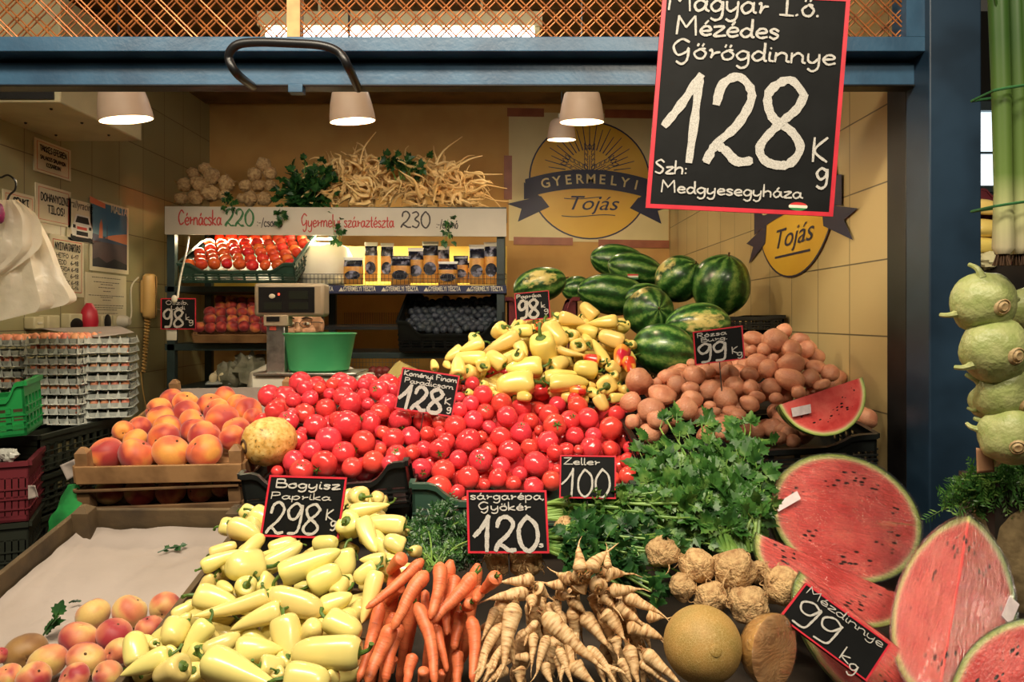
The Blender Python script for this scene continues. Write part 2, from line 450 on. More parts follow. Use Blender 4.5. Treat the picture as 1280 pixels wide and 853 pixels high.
# steel front: beam, jambs, post
bm_ = MB()
bm_.box((-2.3, 1.86, 2.247), (1.005, 2.02, 2.283)); bm_.box((-2.3, 1.91, 2.181), (1.005, 1.955, 2.236))
bm_.box((-2.3, 1.93, 2.236), (1.005, 2.02, 2.247), 1); bm_.box((-2.3, 1.905, 2.176), (1.005, 1.955, 2.181), 1)
struct('trim_front_beam', bm_, [m_blue, m_black], bevel=.002)
jb = MB()
jb.box((1.018, 1.985, 0), (1.024, 2.085, 2.24), 0); jb.box((1.022, 1.97, 0), (1.032, 2.085, 2.24), 0)
jb.box((1.032, 1.955, 0), (1.09, 2.08, 2.24), 1)
struct('trim_jamb', jb, [m_black, m_bluedk], bevel=.002)
ps = MB(); ps.box((1.0, 1.84, 0), (1.125, 1.95, 2.9))
struct('trim_post', ps, mat('post_enamel', srgb(40, 64, 86), .4, srgb(26, 46, 64), scale=5, rand=False), bevel=.004)
lj = MB(); lj.box((XL - .06, 1.9, 0), (XL - .012, 2.0, 2.9)); struct('trim_post_left', lj, m_grey)
up = MB(); up.box((.955, 1.86, 2.283), (1.0, 1.93, 2.9)); up.box((-.55, 1.875, 2.283), (-.518, 1.91, 2.9), 1)
struct('trim_lattice_posts', up, [m_blue, m_pine])

# wire lattice above the beam
lw = MB(); pitch = .049; zb, zt = 2.287, 2.62
x = -2.3
while x < 1.3:
    for d in (1, -1):
        x0, x1 = x, x + d * (zt - zb)
        a, b = Vector((x0, 1.885 + .002 * d, zb)), Vector((x1, 1.885 + .002 * d, zt))
        if max(a.x, b.x) > .955:
            if min(a.x, b.x) >= .955: continue
            t = (.955 - a.x) / (b.x - a.x)
            if d > 0: b = a.lerp(b, t)
            else: a = a.lerp(b, t)
        if min(a.x, b.x) < -2.3:
            continue
        for off in (0, .0125):
            lw.tube([a + Vector((off, 0, 0)), b + Vector((off, 0, 0))], .0021, 5)
    x += pitch
solo('wire_lattice', lw, m_copper, 'coppery diamond wire lattice above the blue beam across the stall top', 'lattice', (-.6, 1.885, zb))

# curved awning handle in front of the beam
hp = [P(316, 108, 1.914), P(296, 92, 1.78), P(286, 72, 1.77), P(295, 57, 1.76), P(318, 53, 1.76), P(360, 54, 1.76), P(402, 57, 1.76), P(424, 66, 1.765), P(436, 85, 1.775), P(448, 111, 1.914)]
solo('bent_tube_bracket', MB().tube(catmull(hp, 6), 0.0102, 10), m_black, 'dark bent tube bracket looping in front of the blue beam', 'bracket', hp[0])
cl = MB(); cl.box(tuple(P(360, 115, 1.9)), (P(378, 115, 1.9).x, 1.93, P(0, 105, 1.9).z)); solo('clamp_plate', cl, m_blue, 'small blue clamp plate under the beam beside the bent tube', 'clamp', P(369, 110, 1.9), bevel=.001)

# fluorescent lamp behind the lattice
a, b = P(334, 45, 3.0), P(668, 45, 3.0)
fl = root('fluorescent_lamp', 'long bright fluorescent tube lamp glowing behind the wire lattice', 'lamp', a)
part('fluorescent_tube', MB().tube([a, b], .021, 12), emis('tube_glow', (1, .93, .86, 1), 13), fl)
hb = MB(); hb.box((a.x - .03, 2.97, a.z + .03), (b.x + .03, 3.05, a.z + .085)); hb.box((a.x - .02, 2.98, a.z - .02), (a.x, 3.02, a.z + .03)); hb.box((b.x, 2.98, a.z - .02), (b.x + .02, 3.02, a.z + .03))
hb.box((a.x + .2, 2.995, a.z + .085), (a.x + .21, 3.005, ZC - .01)); hb.box((b.x - .21, 2.995, a.z + .085), (b.x - .2, 3.005, ZC - .01))
part('lamp_housing', hb, m_cream, fl)

# air duct box on the left wall
bx = MB(); bx.box((XL, 2.72, 2.365), (-1.60, 3.32, 2.75))
dk = root('air_conditioner', 'beige air conditioner box mounted high on the left wall', 'air conditioner', (XL, 3.0, 2.365))
part('casing', bx, m_cream, dk, bevel=.006)
gr = MB(); gr.box((XL + .03, 2.712, 2.375), (-1.62, 2.72, 2.42)); 
part('grille', gr, m_black, dk)
sc = MB()
for px, py, y in ((0, 0, 0),):
    for x in (-1.9, -1.68):
        for y in (2.8, 3.0, 3.2): part('screw_head', MB().blob((x, y, 2.364), .006, 8, 4), m_black, dk)


# pendant lamps
m_shade = mat('white_shade', srgb(228, 200, 176), .5, srgb(214, 186, 160), scale=5, rand=False)
m_bulb = emis('bulb_glow', (1, .88, .62, 1), 34)
def pendant(px, py, y, wpx, label, ceil=ZC, e=8, tilt=0, back=0):
    rr = wpx / 2 * y / F; c = P(px, py, y); Hs = rr * 1.42
    T = Matrix.Translation(c) @ Matrix.Rotation(tilt, 4, 'Y') @ Matrix.Rotation(back, 4, 'X')
    t = root('pendant_lamp', label, 'lamp', c, 'white pendant lamps under the beam')
    prof = [(rr, 0), (rr * .98, Hs * .2), (rr * .9, Hs * .55), (rr * .78, Hs * .88), (rr * .55, Hs), (.02, Hs * 1.04), (.016, Hs * 1.02), (rr * .5, Hs * .95), (rr * .72, Hs * .84), (rr * .85, Hs * .52), (rr * .93, Hs * .18), (rr * .955, 0)]
    mb = MB().lathe(prof + [prof[0]], 28, 0, T, closed=False); part('lamp_shade', mb, m_shade, t)
    part('bulb', MB().blob((0, 0, Hs * .50), (rr * .50, rr * .50, Hs * .34), 14, 10, 0, T), m_bulb, t)
    top = T @ Vector((0, 0, Hs)); part('socket', MB().lathe([(.018, Hs * 1.0), (.018, Hs * 1.25)], 12, 0, T), m_white, t)
    part('cable', MB().tube([T @ Vector((0, 0, Hs * 1.25)), Vector((top.x, top.y, ceil - .02))], .004, 6), m_black, t)
    light('pendant_bulb', 'POINT', T @ Vector((0, 0, Hs * .22)), e * 2.3, WARM, None, shadow_soft_size=.018)
pendant(158, 150, 2.45, 64, 'white cone pendant lamp nearest the air conditioner on the left wall', e=12, tilt=-.12, back=.12)
pendant(441, 152, 2.45, 57, 'white cone pendant lamp hanging above the scale and pale root heap', e=17, tilt=-.08, back=.1)
pendant(727, 153, 2.45, 56, 'white cone pendant lamp in front of the round yellow poster', e=9, back=.1)
pendant(702, 175, 3.9, 36, 'small farther pendant lamp just left of the lamp before the poster', e=9, back=.1)
pendant(1046, 178, 2.9, 40, 'pendant lamp mostly hidden by the right edge of the big hanging chalkboard', e=9, back=.1)

# far right: hall window and far wall behind the post
struct('wall_far', boxes(((1.4, 6.0, 0), (5, 6.1, 4))), mat('far_wall', srgb(60, 58, 54), .8, rand=False))
a, b = P(1222, 232, 5.9), P(1262, 138, 5.9)
wf = MB(); wf.box((a.x - .05, 5.9, b.z), (b.x + .3, 5.96, b.z + .07)); wf.box((a.x - .05, 5.9, a.z - .05), (b.x + .3, 5.96, a.z)); wf.box((a.x - .05, 5.9, a.z), (a.x, 5.96, b.z)); wf.box((a.x + .0, 5.92, a.z + .25), (b.x + .3, 5.95, a.z + .265))
wo = struct('window_1', wf, mat('window_frame_paint', srgb(110, 130, 140), .5, rand=False))
o = part('pane', boxes(((a.x, 5.955, a.z), (b.x + .3, 5.965, b.z))), emis('daylight_glass', (.80, .93, 1, 1), 1.5), wo); o['kind'] = 'structure'

# display counter under the produce and the serving table behind
def support(y): return interp([(1.0, .88), (1.5, .96), (1.9, 1.0), (2.1, 1.08), (2.5, 1.22), (2.7, 1.28), (3.6, 1.36)], y)
ct = MB(); ys = [1.0, 1.25, 1.5, 1.7, 1.9, 2.1, 2.3, 2.5]
top = []
for x in (-1.0, XR - .045):
    for y in ys: top.append(Vector((x, y, support(y))))
b0 = len(ct.v); ct.v += top; n = len(ys)
for i in range(n - 1): ct.face((b0 + i, b0 + n + i, b0 + n + i + 1, b0 + i + 1))
b1 = len(ct.v); ct.v += [Vector((v.x, v.y, 0)) for v in top]
for i in range(n - 1):
    ct.face((b0 + i, b0 + i + 1, b1 + i + 1, b1 + i)); ct.face((b0 + n + i, b1 + n + i, b1 + n + i + 1, b0 + n + i + 1))
ct.face((b0, b1, b1 + n, b0 + n)); ct.face((b0 + n - 1, b0 + 2 * n - 1, b1 + 2 * n - 1, b1 + n - 1))
m_darkwood = mat('dark_counter_wood', srgb(44, 34, 24), .7, srgb(30, 24, 18), scale=8, rand=False)
solo('display_counter', ct, m_darkwood, 'dark sloping display counter beneath all the heaped produce', 'counter', (0, 1.5, 0), smooth=False)
tb = MB(); tb.box((-.35, 2.52, 0), (XR - .005, 3.7, 1.30))
solo('rear_bench', tb, m_darkwood, 'dark bench behind the pepper heap carrying the whole watermelons', 'bench', (.3, 3.1, 0), smooth=False)
# ---------------------------------------------------------------- produce prototypes
def T2(px0, py0, k, pts):
    out = []
    for p in pts:
        q = [px0 + p[0] / k, py0 + p[1] / k, p[2] / k]
        if len(p) > 3: q += list(p[3:]) if p[3] == 'c' else [p[3] / k] + list(p[4:])
        out.append(tuple(q))
    return out

# tomatoes -----------------------------------------------------------
s = NT('tomato_skin'); co_ = s.coords(); c_ = s.ramp(s.noise(co_, 1.1, 2), [(.3, srgb(230, 70, 66)), (.7, srgb(218, 60, 58))])
oi = s.add('ShaderNodeObjectInfo'); h = s.add('ShaderNodeHueSaturation'); s.link(c_, h.inputs['Color'])
s.link(s.math('ADD', s.math('MULTIPLY', oi.outputs['Random'], .012), .493), h.inputs['Hue']); s.link(s.math('ADD', s.math('MULTIPLY', s.math('FRACT', s.math('MULTIPLY', oi.outputs['Random'], 13.7)), .22), .9), h.inputs['Value'])
m_tom = s.set(h.outputs[0], .2, coat=.25, sss=.0)
m_stem = mat('green_stem', srgb(88, 118, 40), .55, srgb(58, 88, 30), scale=40, hue=.03, val=.3)
def fruit_mesh(name, m, lob=0, nl=5, dimple=.1, sq=.88, seed=0, nu=22, nv=14, amp=.03, crease=0):
    mb = MB(); b = 0; rr = random.Random(seed); ph = rr.random() * 6
    rows = []
    for i in range(nv + 1):
        th = math.pi * i / nv; row = []
        for j in range(nu):
            a = 2 * math.pi * j / nu
            r = math.sin(th) * (1 + lob * math.cos(nl * a + ph) * (.4 + .6 * abs(math.cos(th))))
            z = math.cos(th) * sq
            z -= dimple * math.exp(-(math.sin(th) / .32) ** 2) * (1 if z > 0 else -.3)
            d = Vector((r * math.cos(a), r * math.sin(a), z))
            if crease:
                da = (a - ph + math.pi) % (2 * math.pi) - math.pi
                d *= 1 - crease * math.exp(-(da / .16) ** 2) * (.4 + .6 * max(0, math.cos(th) + .4))
            d *= 1 + amp * mnoise.noise(d * 1.4 + Vector((seed * 3.7, 0, 0)))
            row.append(d)
        rows.append(row)
    mb.v.append(rows[0][0]); 
    for i in range(1, nv): mb.v += rows[i]
    mb.v.append(rows[nv][0]); L = len(mb.v) - 1
    for j in range(nu):
        mb.face((0, 1 + j, 1 + (j + 1) % nu)); mb.face((L, 1 + (nv - 2) * nu + (j + 1) % nu, 1 + (nv - 2) * nu + j))
    for i in range(nv - 2):
        for j in range(nu):
            p = 1 + i * nu; mb.face((p + j, p + nu + j, p + nu + (j + 1) % nu, p + (j + 1) % nu))
    return mb.mesh(name, m)
def calyx_mesh(name, m, seed=0, r=.42, n=5, z0=.78):
    mb = MB(); rr = random.Random(seed)
    mb.tube([(0, 0, z0 - .08), (.01, .01, z0 + .1), (.05, .02, z0 + .2)], [.06, .05, .06], 6)
    for k in range(n):
        a = 2 * math.pi * k / n + rr.uniform(-.3, .3); l = r * rr.uniform(.8, 1.15); d = Vector((math.cos(a), math.sin(a), 0)); w = Vector((-d.y, d.x, 0)) * .07
        p0 = Vector((0, 0, z0 - .02)); p1 = d * l * .5 + Vector((0, 0, z0 + .10)); p2 = d * l + Vector((0, 0, z0 + rr.uniform(.06, .22)))
        b = len(mb.v); mb.v += [p0 - w * .6, p0 + w * .6, p1 + w, p1 - w, p2]
        mb.face((b, b + 1, b + 2, b + 3)); mb.face((b + 3, b + 2, b + 4))
    return mb.mesh(name, m)
TOMP = [proto('tomato', fruit_mesh('tomato', m_tom, lo, nl, di, sq, i), [('calyx', calyx_mesh('calyx', m_stem, i))])
        for i, (lo, nl, di, sq) in enumerate([(.0, 5, .07, .93), (.025, 5, .1, .9), (.015, 4, .08, .96), (.06, 6, .14, .84), (.03, 3, .1, .92)])]

# peaches ------------------------------------------------------------
def peach_mat(name, a, b, c, lo=.40, hi=.62):
    s = NT(name); co = s.coords(); f = s.noise(co, .55, 2.0, .45, .3)
    col = s.ramp(f, [(lo, a), ((lo + hi) / 2, b), (hi, c)])
    col = s.mix(s.math('MULTIPLY', s.noise(co, 9, 4), .22), col, tuple(x * .72 for x in c[:3]) + (1,))
    s.bump(s.noise(co, 60, 2), .06, .004)
    s.b.inputs['Sheen Weight'].default_value = .25; s.b.inputs['Sheen Roughness'].default_value = .5
    return s.set(col, .55)
m_peach = peach_mat('peach_skin', srgb(244, 170, 78), srgb(232, 116, 66), srgb(170, 50, 48), .38, .62)
m_pale = peach_mat('pale_peach_skin', srgb(214, 184, 108), srgb(210, 130, 88), srgb(160, 42, 50), .38, .64)
m_nect = peach_mat('nectarine_skin', srgb(236, 150, 70), srgb(206, 70, 60), srgb(140, 30, 36), .34, .58)
m_brown = mat('woody_stem', srgb(96, 66, 36), .8, srgb(60, 40, 22), scale=20)
def dot_mesh(name, m): return MB().lathe([(.04, .68), (.08, .76), (.04, .80), (.02, .81)], 7, 0).mesh(name, m)
mkp = lambda kind, m, k: [proto(kind, fruit_mesh(kind, m, .02, 2, .2, sq, 40 + k + i, crease=.09), [('stem_scar', dot_mesh('stem_scar', m_brown))]) for i, sq in enumerate((.9, .95, 1.0))]
m_brownp = peach_mat('brown_peach_skin', srgb(150, 112, 58), srgb(128, 88, 46), srgb(96, 62, 36))
BRNP = mkp('peach', m_brownp, 5); PEAP = mkp('peach', m_peach, 0); PALP = mkp('peach', m_pale, 9); NECP = mkp('nectarine', m_nect, 20)

# peppers: unit width (radius 1), z from stem (0) to tip (len) ---------
def pepper_mat(name, a, b, c=None):
    s = NT(name); co = s.coords(); col = s.ramp(s.noise(co, .55, 2), [(.35, a), (.65, b)])
    if c is not None: col = s.mix(s.ramp(s.noise(co, .5, 1.5), [(.46, (0, 0, 0, 1)), (.56, (1, 1, 1, 1))]), col, c)
    oi = s.add('ShaderNodeObjectInfo'); h = s.add('ShaderNodeHueSaturation'); s.link(col, h.inputs['Color'])
    s.link(s.math('ADD', s.math('MULTIPLY', oi.outputs['Random'], .024), .488), h.inputs['Hue']); s.link(s.math('ADD', s.math('MULTIPLY', s.math('FRACT', s.math('MULTIPLY', oi.outputs['Random'], 29.7)), .16), .92), h.inputs['Value'])
    return s.set(h.outputs[0], .27, coat=.2)
m_wpep = pepper_mat('pale_pepper_skin', srgb(230, 212, 128), srgb(220, 206, 124))
m_ypep = pepper_mat('yellow_pepper_skin', srgb(246, 218, 124), srgb(240, 210, 112))
m_bpep = pepper_mat('blushed_pepper_skin', srgb(240, 176, 70), srgb(232, 150, 60), srgb(208, 40, 36))
def pepper_mesh(name, m, L, shape, bend, lob, seed, nu=20):
    prof = {'bell': [(0, .3), (-.02, .75), (.06, .96), (.2, 1), (.45, .93), (.7, .74), (.88, .48), (.97, .24), (1, .04)],
            'long': [(0, .3), (-.015, .72), (.05, .95), (.18, 1), (.4, .86), (.62, .66), (.82, .43), (.95, .22), (1, .04)],
            'cone': [(0, .25), (.0, .6), (.06, .92), (.2, 1), (.4, .9), (.6, .72), (.8, .45), (.94, .2), (1, .04)],
            'stub': [(0, .3), (-.03, .7), (.08, .98), (.3, 1), (.6, .95), (.82, .8), (.94, .55), (.99, .3), (.985, .05)],
            'thin': [(0, .4), (.0, .8), (.06, 1), (.3, .95), (.6, .75), (.85, .42), (.96, .2), (1, .04)]}[shape]
    mb = MB(); rr = random.Random(seed); ph = rr.random() * 6; nl = rr.choice((3, 4))
    P2 = catmull([Vector((r, z * L, 0)) for z, r in prof], 2); k = len(P2)
    for i, p in enumerate(P2):
        t = max(0, p.y / L); cx = bend * L * (t * t); cy = .25 * bend * L * math.sin(t * 3)
        for j in range(nu):
            a = 2 * math.pi * j / nu
            r = p.x * (1 + lob * math.cos(nl * a + ph + t * .6) * math.exp(-t * 1.1) + .05 * mnoise.noise(Vector((math.cos(a), math.sin(a), t * 3 + seed * 5))))
            mb.v.append(Vector((r * math.cos(a) + cx, r * math.sin(a) + cy, p.y - .16 * lob / .1 * math.cos(nl * a + ph) * .2 * (1 if t < .06 else 0))))
    for i in range(k - 1):
        for j in range(nu): mb.face((i * nu + j, i * nu + (j + 1) % nu, (i + 1) * nu + (j + 1) % nu, (i + 1) * nu + j))
    mb.face([j for j in reversed(range(nu))]); mb.face([(k - 1) * nu + j for j in range(nu)])
    return mb.mesh(name, m)
def pstem_mesh(name, seed):
    rr = random.Random(seed); mb = MB(); a = rr.random() * 6; d = Vector((math.cos(a), math.sin(a), 0)); l = rr.uniform(.7, 1.15)
    mb.lathe([(.1, -.02), (.36, .03), (.48, .07), (.4, -.07), (.22, -.14), (.14, -.2)], 8)
    mb.tube(catmull([Vector((0, 0, -.1)), Vector((0, 0, -.35)) + d * .08, Vector((0, 0, -.35 - l * .35)) + d * .3, Vector((0, 0, -.35 - l * .5)) + d * .7], 3), [.17, .16, .15, .14, .13, .13, .12, .13, .15, .17][:10], 7)
    return mb.mesh(name, m_stem)
PEPV = []  # (aspect L/r, shape, bend, lobes)
for i, (L, sh, be, lo) in enumerate([(2.6, 'stub', .03, .07), (3.2, 'bell', .05, .07), (3.6, 'cone', -.06, .05), (4.3, 'bell', .08, .06), (4.6, 'long', -.08, .05), (5.4, 'long', .1, .04), (6.2, 'thin', .09, .03), (7.0, 'thin', .22, .03), (2.2, 'stub', 0, .09), (3.9, 'stub', .06, .05)]):
    PEPV.append((L, [proto('pepper', pepper_mesh('pepper', m, L, sh, be, lo, 60 + i + 3 * q), [('stem', pstem_mesh('stem', i))]) for q, m in enumerate((m_wpep, m_ypep, m_bpep))]))

# potatoes -------------------------------------------------------------
s = NT('potato_skin'); co_ = s.coords(); c_ = s.ramp(s.noise(co_, 1.2, 4), [(.35, srgb(218, 154, 118)), (.65, srgb(196, 126, 94))])
c_ = s.mix(s.ramp(s.noise(co_, 11, 2), [(.66, (0, 0, 0, 1)), (.74, (.6, .6, .6, 1))]), c_, srgb(120, 66, 44)); s.bump(s.noise(co_, 9, 5), .25, .03)
oi = s.add('ShaderNodeObjectInfo'); h = s.add('ShaderNodeHueSaturation'); s.link(c_, h.inputs['Color']); s.link(s.math('ADD', s.math('MULTIPLY', oi.outputs['Random'], .36), .84), h.inputs['Value'])
m_pot = s.set(h.outputs[0], .42, coat=.12)
def potato_mesh(seed):
    mb = MB().blob((0, 0, 0), (1, 1, 1), 20, 14, 0, None, .13, 1.1, seed)
    return mb.mesh('potato', m_pot)
POTP = [proto('potato', potato_mesh(i)) for i in range(5)]

# roots: carrots and parsley roots grown along a chord, radius 1, length L --------
s = NT('carrot_skin'); tc = s.coords(); c_ = s.ramp(s.noise(tc, .8, 3), [(.35, srgb(232, 130, 84)), (.65, srgb(220, 110, 68))])
wv = s.add('ShaderNodeTexNoise'); mp = s.add('ShaderNodeMapping'); s.link(tc, mp.inputs[0]); mp.inputs['Scale'].default_value = (.5, .5, 3.2); s.link(mp.outputs[0], wv.inputs['Vector']); wv.inputs['Scale'].default_value = 1.4; wv.inputs['Detail'].default_value = 4
c_ = s.mix(s.ramp(wv.outputs[0], [(.56, (0, 0, 0, 1)), (.68, (.45, .45, .45, 1))]), c_, srgb(150, 66, 36)); s.bump(wv.outputs[0], .10, .05)
m_car = s.set(c_, .45)
s = NT('parsley_root_skin'); tc = s.coords(); mp = s.add('ShaderNodeMapping'); s.link(tc, mp.inputs[0]); mp.inputs['Scale'].default_value = (.6, .6, 2.4)
nf = s.noise(mp.outputs[0], 1.3, 5); c_ = s.ramp(nf, [(.4, srgb(224, 190, 142)), (.55, srgb(204, 164, 114)), (.68, srgb(144, 100, 60))]); s.bump(nf, .15, .06)
m_par = s.set(c_, .55)
m_crown = mat('brown_crown', srgb(150, 96, 52), .7, srgb(96, 84, 40), scale=6)
def root_mesh(name, m, L, seed, carrot=True, fork=False):
    rr = random.Random(seed); mb = MB(); k = 14; pts = []; rad = []; be = rr.uniform(-.06, .06) * L; b2 = rr.uniform(-.05, .05) * L
    for i in range(k):
        t = i / (k - 1)
        if carrot: r = .34 if i == 0 else (.86 if i == 1 else (1 - .52 * t ** 1.15))
        else: r = .32 if i == 0 else (.82 if i == 1 else 1.02 * (1 - t) ** .82 + .10)
        if i == k - 1: r *= .35 if carrot else .5
        r *= 1 + .03 * mnoise.noise(Vector((t * 9, seed, 0)))
        pts.append(Vector((be * math.sin(t * 3.1), b2 * math.sin(t * 4.4) + .12 * mnoise.noise(Vector((t * 5, seed * 2, 1))), t * L))); rad.append(r)
    mb.tube(catmull(pts, 2), [rad[i // 2] if i % 2 == 0 else (rad[i // 2] + rad[min(i // 2 + 1, k - 1)]) / 2 for i in range(2 * k - 1)][:len(catmull(pts, 2))] if False else [interp([(q, rad[q]) for q in range(k)], i / 2) for i in range(2 * (k - 1) + 1)], 12)
    if not carrot:
        p = pts[-1]; mb.tube([p - Vector((0, 0, .3)), p + Vector((.2, .1, .8)), p + Vector((.1 + rr.uniform(-.5, .5), .5, 1.8))], [.16, .09, .03], 5)
    if fork:
        for q in range(rr.choice((1, 2))):
            j = rr.randint(4, 8); p = pts[j]; a = rr.random() * 6.3; d = Vector((math.cos(a), math.sin(a), 0))
            ll = L * rr.uniform(.3, .55)
            mb.tube(catmull([p, p + d * .7 + Vector((0, 0, ll * .3)), p + d * 1.5 + Vector((0, 0, ll * .7)), p + d * 1.6 + Vector((rr.uniform(-.4, .4), rr.uniform(-.4, .4), ll))], 3), [.55, .5, .48, .44, .4, .36, .3, .24, .16, .07], 8)
    return mb.mesh(name, m)
def crown_mesh(name, m, r=.5):
    mb = MB(); mb.lathe([(.9 * r, .06), (.8 * r, -.12), (.45 * r, -.25), (.1, -.3)], 9)
    for k in range(4):
        a = k * 1.6; mb.tube([(math.cos(a) * .2, math.sin(a) * .2, -.2), (math.cos(a) * .32, math.sin(a) * .32, -.6 - .1 * k)], [.12, .08], 5)
    return mb.mesh(name, m)
CARP = [(L, proto('carrot', root_mesh('carrot', m_car, L, 5 + i, True), [('crown', crown_mesh('crown', m_stem, .36))])) for i, L in enumerate((5, 7, 9, 11, 12.5, 14))]
PARP = [(L, proto('parsley_root', root_mesh('parsley_root', m_par, L, 31 + i, False, fk), [('crown', crown_mesh('crown', m_crown))])) for i, (L, fk) in enumerate(((2.4, 0), (3.2, 0), (4.5, 0), (6, 0), (7, 1), (9, 1), (11, 1), (13, 0)))]

# ---------------------------------------------------------------- heap data, read off the photograph
YG = [(330, 2.92), (370, 2.80), (400, 2.66), (450, 2.47), (500, 2.32), (560, 2.10), (620, 1.90), (660, 1.70), (700, 1.50), (780, 1.28), (853, 1.15), (900, 1.08)]
YW = [(600, 1.60), (660, 1.48), (700, 1.38), (780, 1.25), (853, 1.14), (900, 1.08)]
YR = [(660, 1.50), (700, 1.40), (760, 1.28), (853, 1.14), (900, 1.09)]
YP = [(400, 2.36), (430, 2.30), (480, 2.18), (530, 2.03), (570, 1.95)]
yg = lambda t: interp(YG, t); yw = lambda t: interp(YW, t); yr = lambda t: interp(YR, t); yp = lambda t: interp(YP, t)

TOM = T2(320, 460, 6.4, [(395,165,70),(615,135,58),(735,140,80),(700,225,85),(510,165,50),(300,260,65),(430,245,72),(590,210,52),(865,140,58),(985,180,82,'c',-.3,-.3),(1090,180,55),(860,220,56),(760,285,92),(560,325,86),(1060,285,80),(895,290,52),(990,360,82),(155,345,85),(255,430,85,'c',0,-.6),(290,365,48),(385,365,85),(475,465,95),(650,420,72),(730,455,110),(905,440,98,'c',-.65,-.4),(1155,420,95,'c',.3,.6),(860,600,105,'c',-.6,.4),(580,575,105),(335,575,75,'c',.1,-.5),(1020,520,55),(1100,570,90,'c',.1,-.9),(1235,550,80),(440,660,85),(700,680,92,'c',-.2,-.6),(545,770,110,'c',-.4,.3),(770,800,85),(940,755,92),(1125,700,85,'c',0,-.6),(1075,770,70),(1000,640,48),(300,750,90),(365,825,95,'c',.2,-.6),(1240,680,60),(170,830,50),(370,510,42)])
TOM += T2(440, 500, 6.4, [(565,170,80),(700,185,60),(825,210,90),(970,165,80),(860,80,62),(1065,100,72,'c',.1,-.5),(1100,220,60),(930,330,105),(1030,300,55),(755,335,75),(600,270,60),(700,260,52),(700,400,88,'c',.1,.2),(575,395,70),(485,420,65,'c',0,-.9),(850,480,80),(1100,400,65),(1030,485,98,'c',-.1,-.35),(1190,300,85),(1195,530,75),(1165,630,85),(930,625,95),(730,570,95),(555,555,88,'c',.3,.2),(690,715,112),(845,740,65),(1060,680,50),(910,810,38),(950,30,65),(1195,30,85),(230,255,50),(230,400,50)])
TOM += T2(620, 500, 6.4, [(90,135,85),(205,60,85),(355,75,52),(425,120,85),(490,40,70),(655,50,80),(735,150,88),(590,165,80,'c',.3,-.6),(470,205,92,'c',.2,-.2),(280,170,65),(200,260,90,'c',0,-.8),(345,245,42),(415,335,88),(265,380,70),(110,410,92),(320,515,105),(190,595,65),(140,670,65),(300,700,85),(445,650,82),(470,420,65),(560,400,65),(760,380,92),(630,290,75),(780,290,70),(660,400,40),(920,230,95),(965,115,70),(915,395,70),(1070,385,55),(1060,490,72),(1060,610,80),(945,640,40),(490,560,45)])
TOM += T2(460, 430, 6.4, [(990,240,75),(835,320,60),(920,410,78),(735,430,48),(1010,340,50),(1100,225,50),(200,370,50),(730,350,28)])
TOM += T2(660, 380, 6.4, [(112,705,75),(370,765,55)])

# peppers: stem end x,y, tip end x,y, width, options (s = stem end shown towards the viewer, b = lies behind its neighbours)
def PP(px0, py0, k, pts): return [(px0 + a / k, py0 + b / k, px0 + c / k, py0 + d / k, w / k) + tuple(o) for a, b, c, d, w, *o in pts]
WPEP = PP(140, 600, 6.4, [(1050,240,1180,310,120,'b'),(960,370,1190,450,180),(790,590,1000,520,100,'b'),(730,700,1040,545,130),(860,720,1000,640,140,'b'),(1185,700,915,690,260),(1040,600,1200,470,120,'b')])
WPEP += PP(300, 600, 5.805, [(180,640,455,465,150),(440,470,30,550,70,'b'),(305,690,725,500,185),(510,770,735,660,195),(760,510,770,710,165,'b'),(690,830,770,720,120,'b'),(985,680,920,1050,140),(1060,590,870,580,110),(985,640,830,730,140,'b'),(1180,490,1045,430,130),(1110,580,985,400,115,'b'),(890,300,990,540,140),(1190,340,880,290,150),(800,240,1085,195,115),(885,125,800,110,145,'s'),(995,125,1000,150,100,'b'),(770,300,850,370,180,'b'),(770,220,830,290,120,'b'),(560,470,700,460,130,'b'),(835,530,720,460,110,'b'),(1220,385,1150,360,60,'b'),(1290,520,1240,520,90,'b'),(40,330,150,420,170,'b')])
WPEP += PP(130, 706, 5.805, [(685,225,970,290,185),(845,150,930,200,90,'b'),(1035,150,990,200,150,'s'),(1110,110,1230,190,160,'b'),(1190,230,690,470,135),(1280,330,915,445,160),(500,390,690,260,110,'b'),(530,430,480,580,190,'t'),(760,420,550,690,160,'b'),(750,650,990,520,160,'b'),(970,640,1290,590,210),(760,700,1290,870,240),(570,740,350,850,200,'s'),(640,770,700,850,160,'b'),(470,660,130,800,160),(240,720,220,490,170,'b'),(370,570,350,600,80,'b'),(470,640,500,680,110,'b')])
WPEP += PP(300, 706, 5.805, [(240,235,600,335,200),(320,400,385,740,215),(500,520,540,430,160,'b'),(640,400,870,510,180),(850,640,385,615,235),(600,310,820,230,150,'b'),(150,740,320,750,150,'b'),(350,830,650,860,240),(620,770,700,860,130,'b'),(270,780,310,830,100,'b'),(380,690,490,700,90,'b')])
WPEP += [(318, 640, 345, 660, 24, 'b'), (300, 700, 330, 668, 20, 'b'), (338, 690, 372, 676, 24, 'b'), (466, 668, 486, 690, 20, 'b')]
YPEP = PP(540, 370, 6.4, [(570,250,500,320,130),(340,320,330,390,100),(405,370,225,450,120),(680,320,390,450,140),(240,430,110,520,110,'b'),(420,500,180,490,120),(575,555,440,460,130),(405,560,420,510,120,'s'),(870,570,590,590,175),(680,470,720,520,110,'b'),(870,340,930,570,215,'s'),(700,400,740,490,110,'b'),(920,240,1060,400,160),(800,280,640,280,110,'b'),(690,225,750,240,80,'b'),(790,270,860,280,90,'b'),(840,235,900,270,80,'r'),(800,690,515,715,200),(210,640,205,495,130),(25,590,10,510,70),(280,600,370,640,120,'b'),(490,800,560,810,80,'b'),(700,800,790,810,90,'b'),(400,700,450,720,60,'b'),(280,770,330,790,60,'b'),(110,540,140,580,60,'b')])
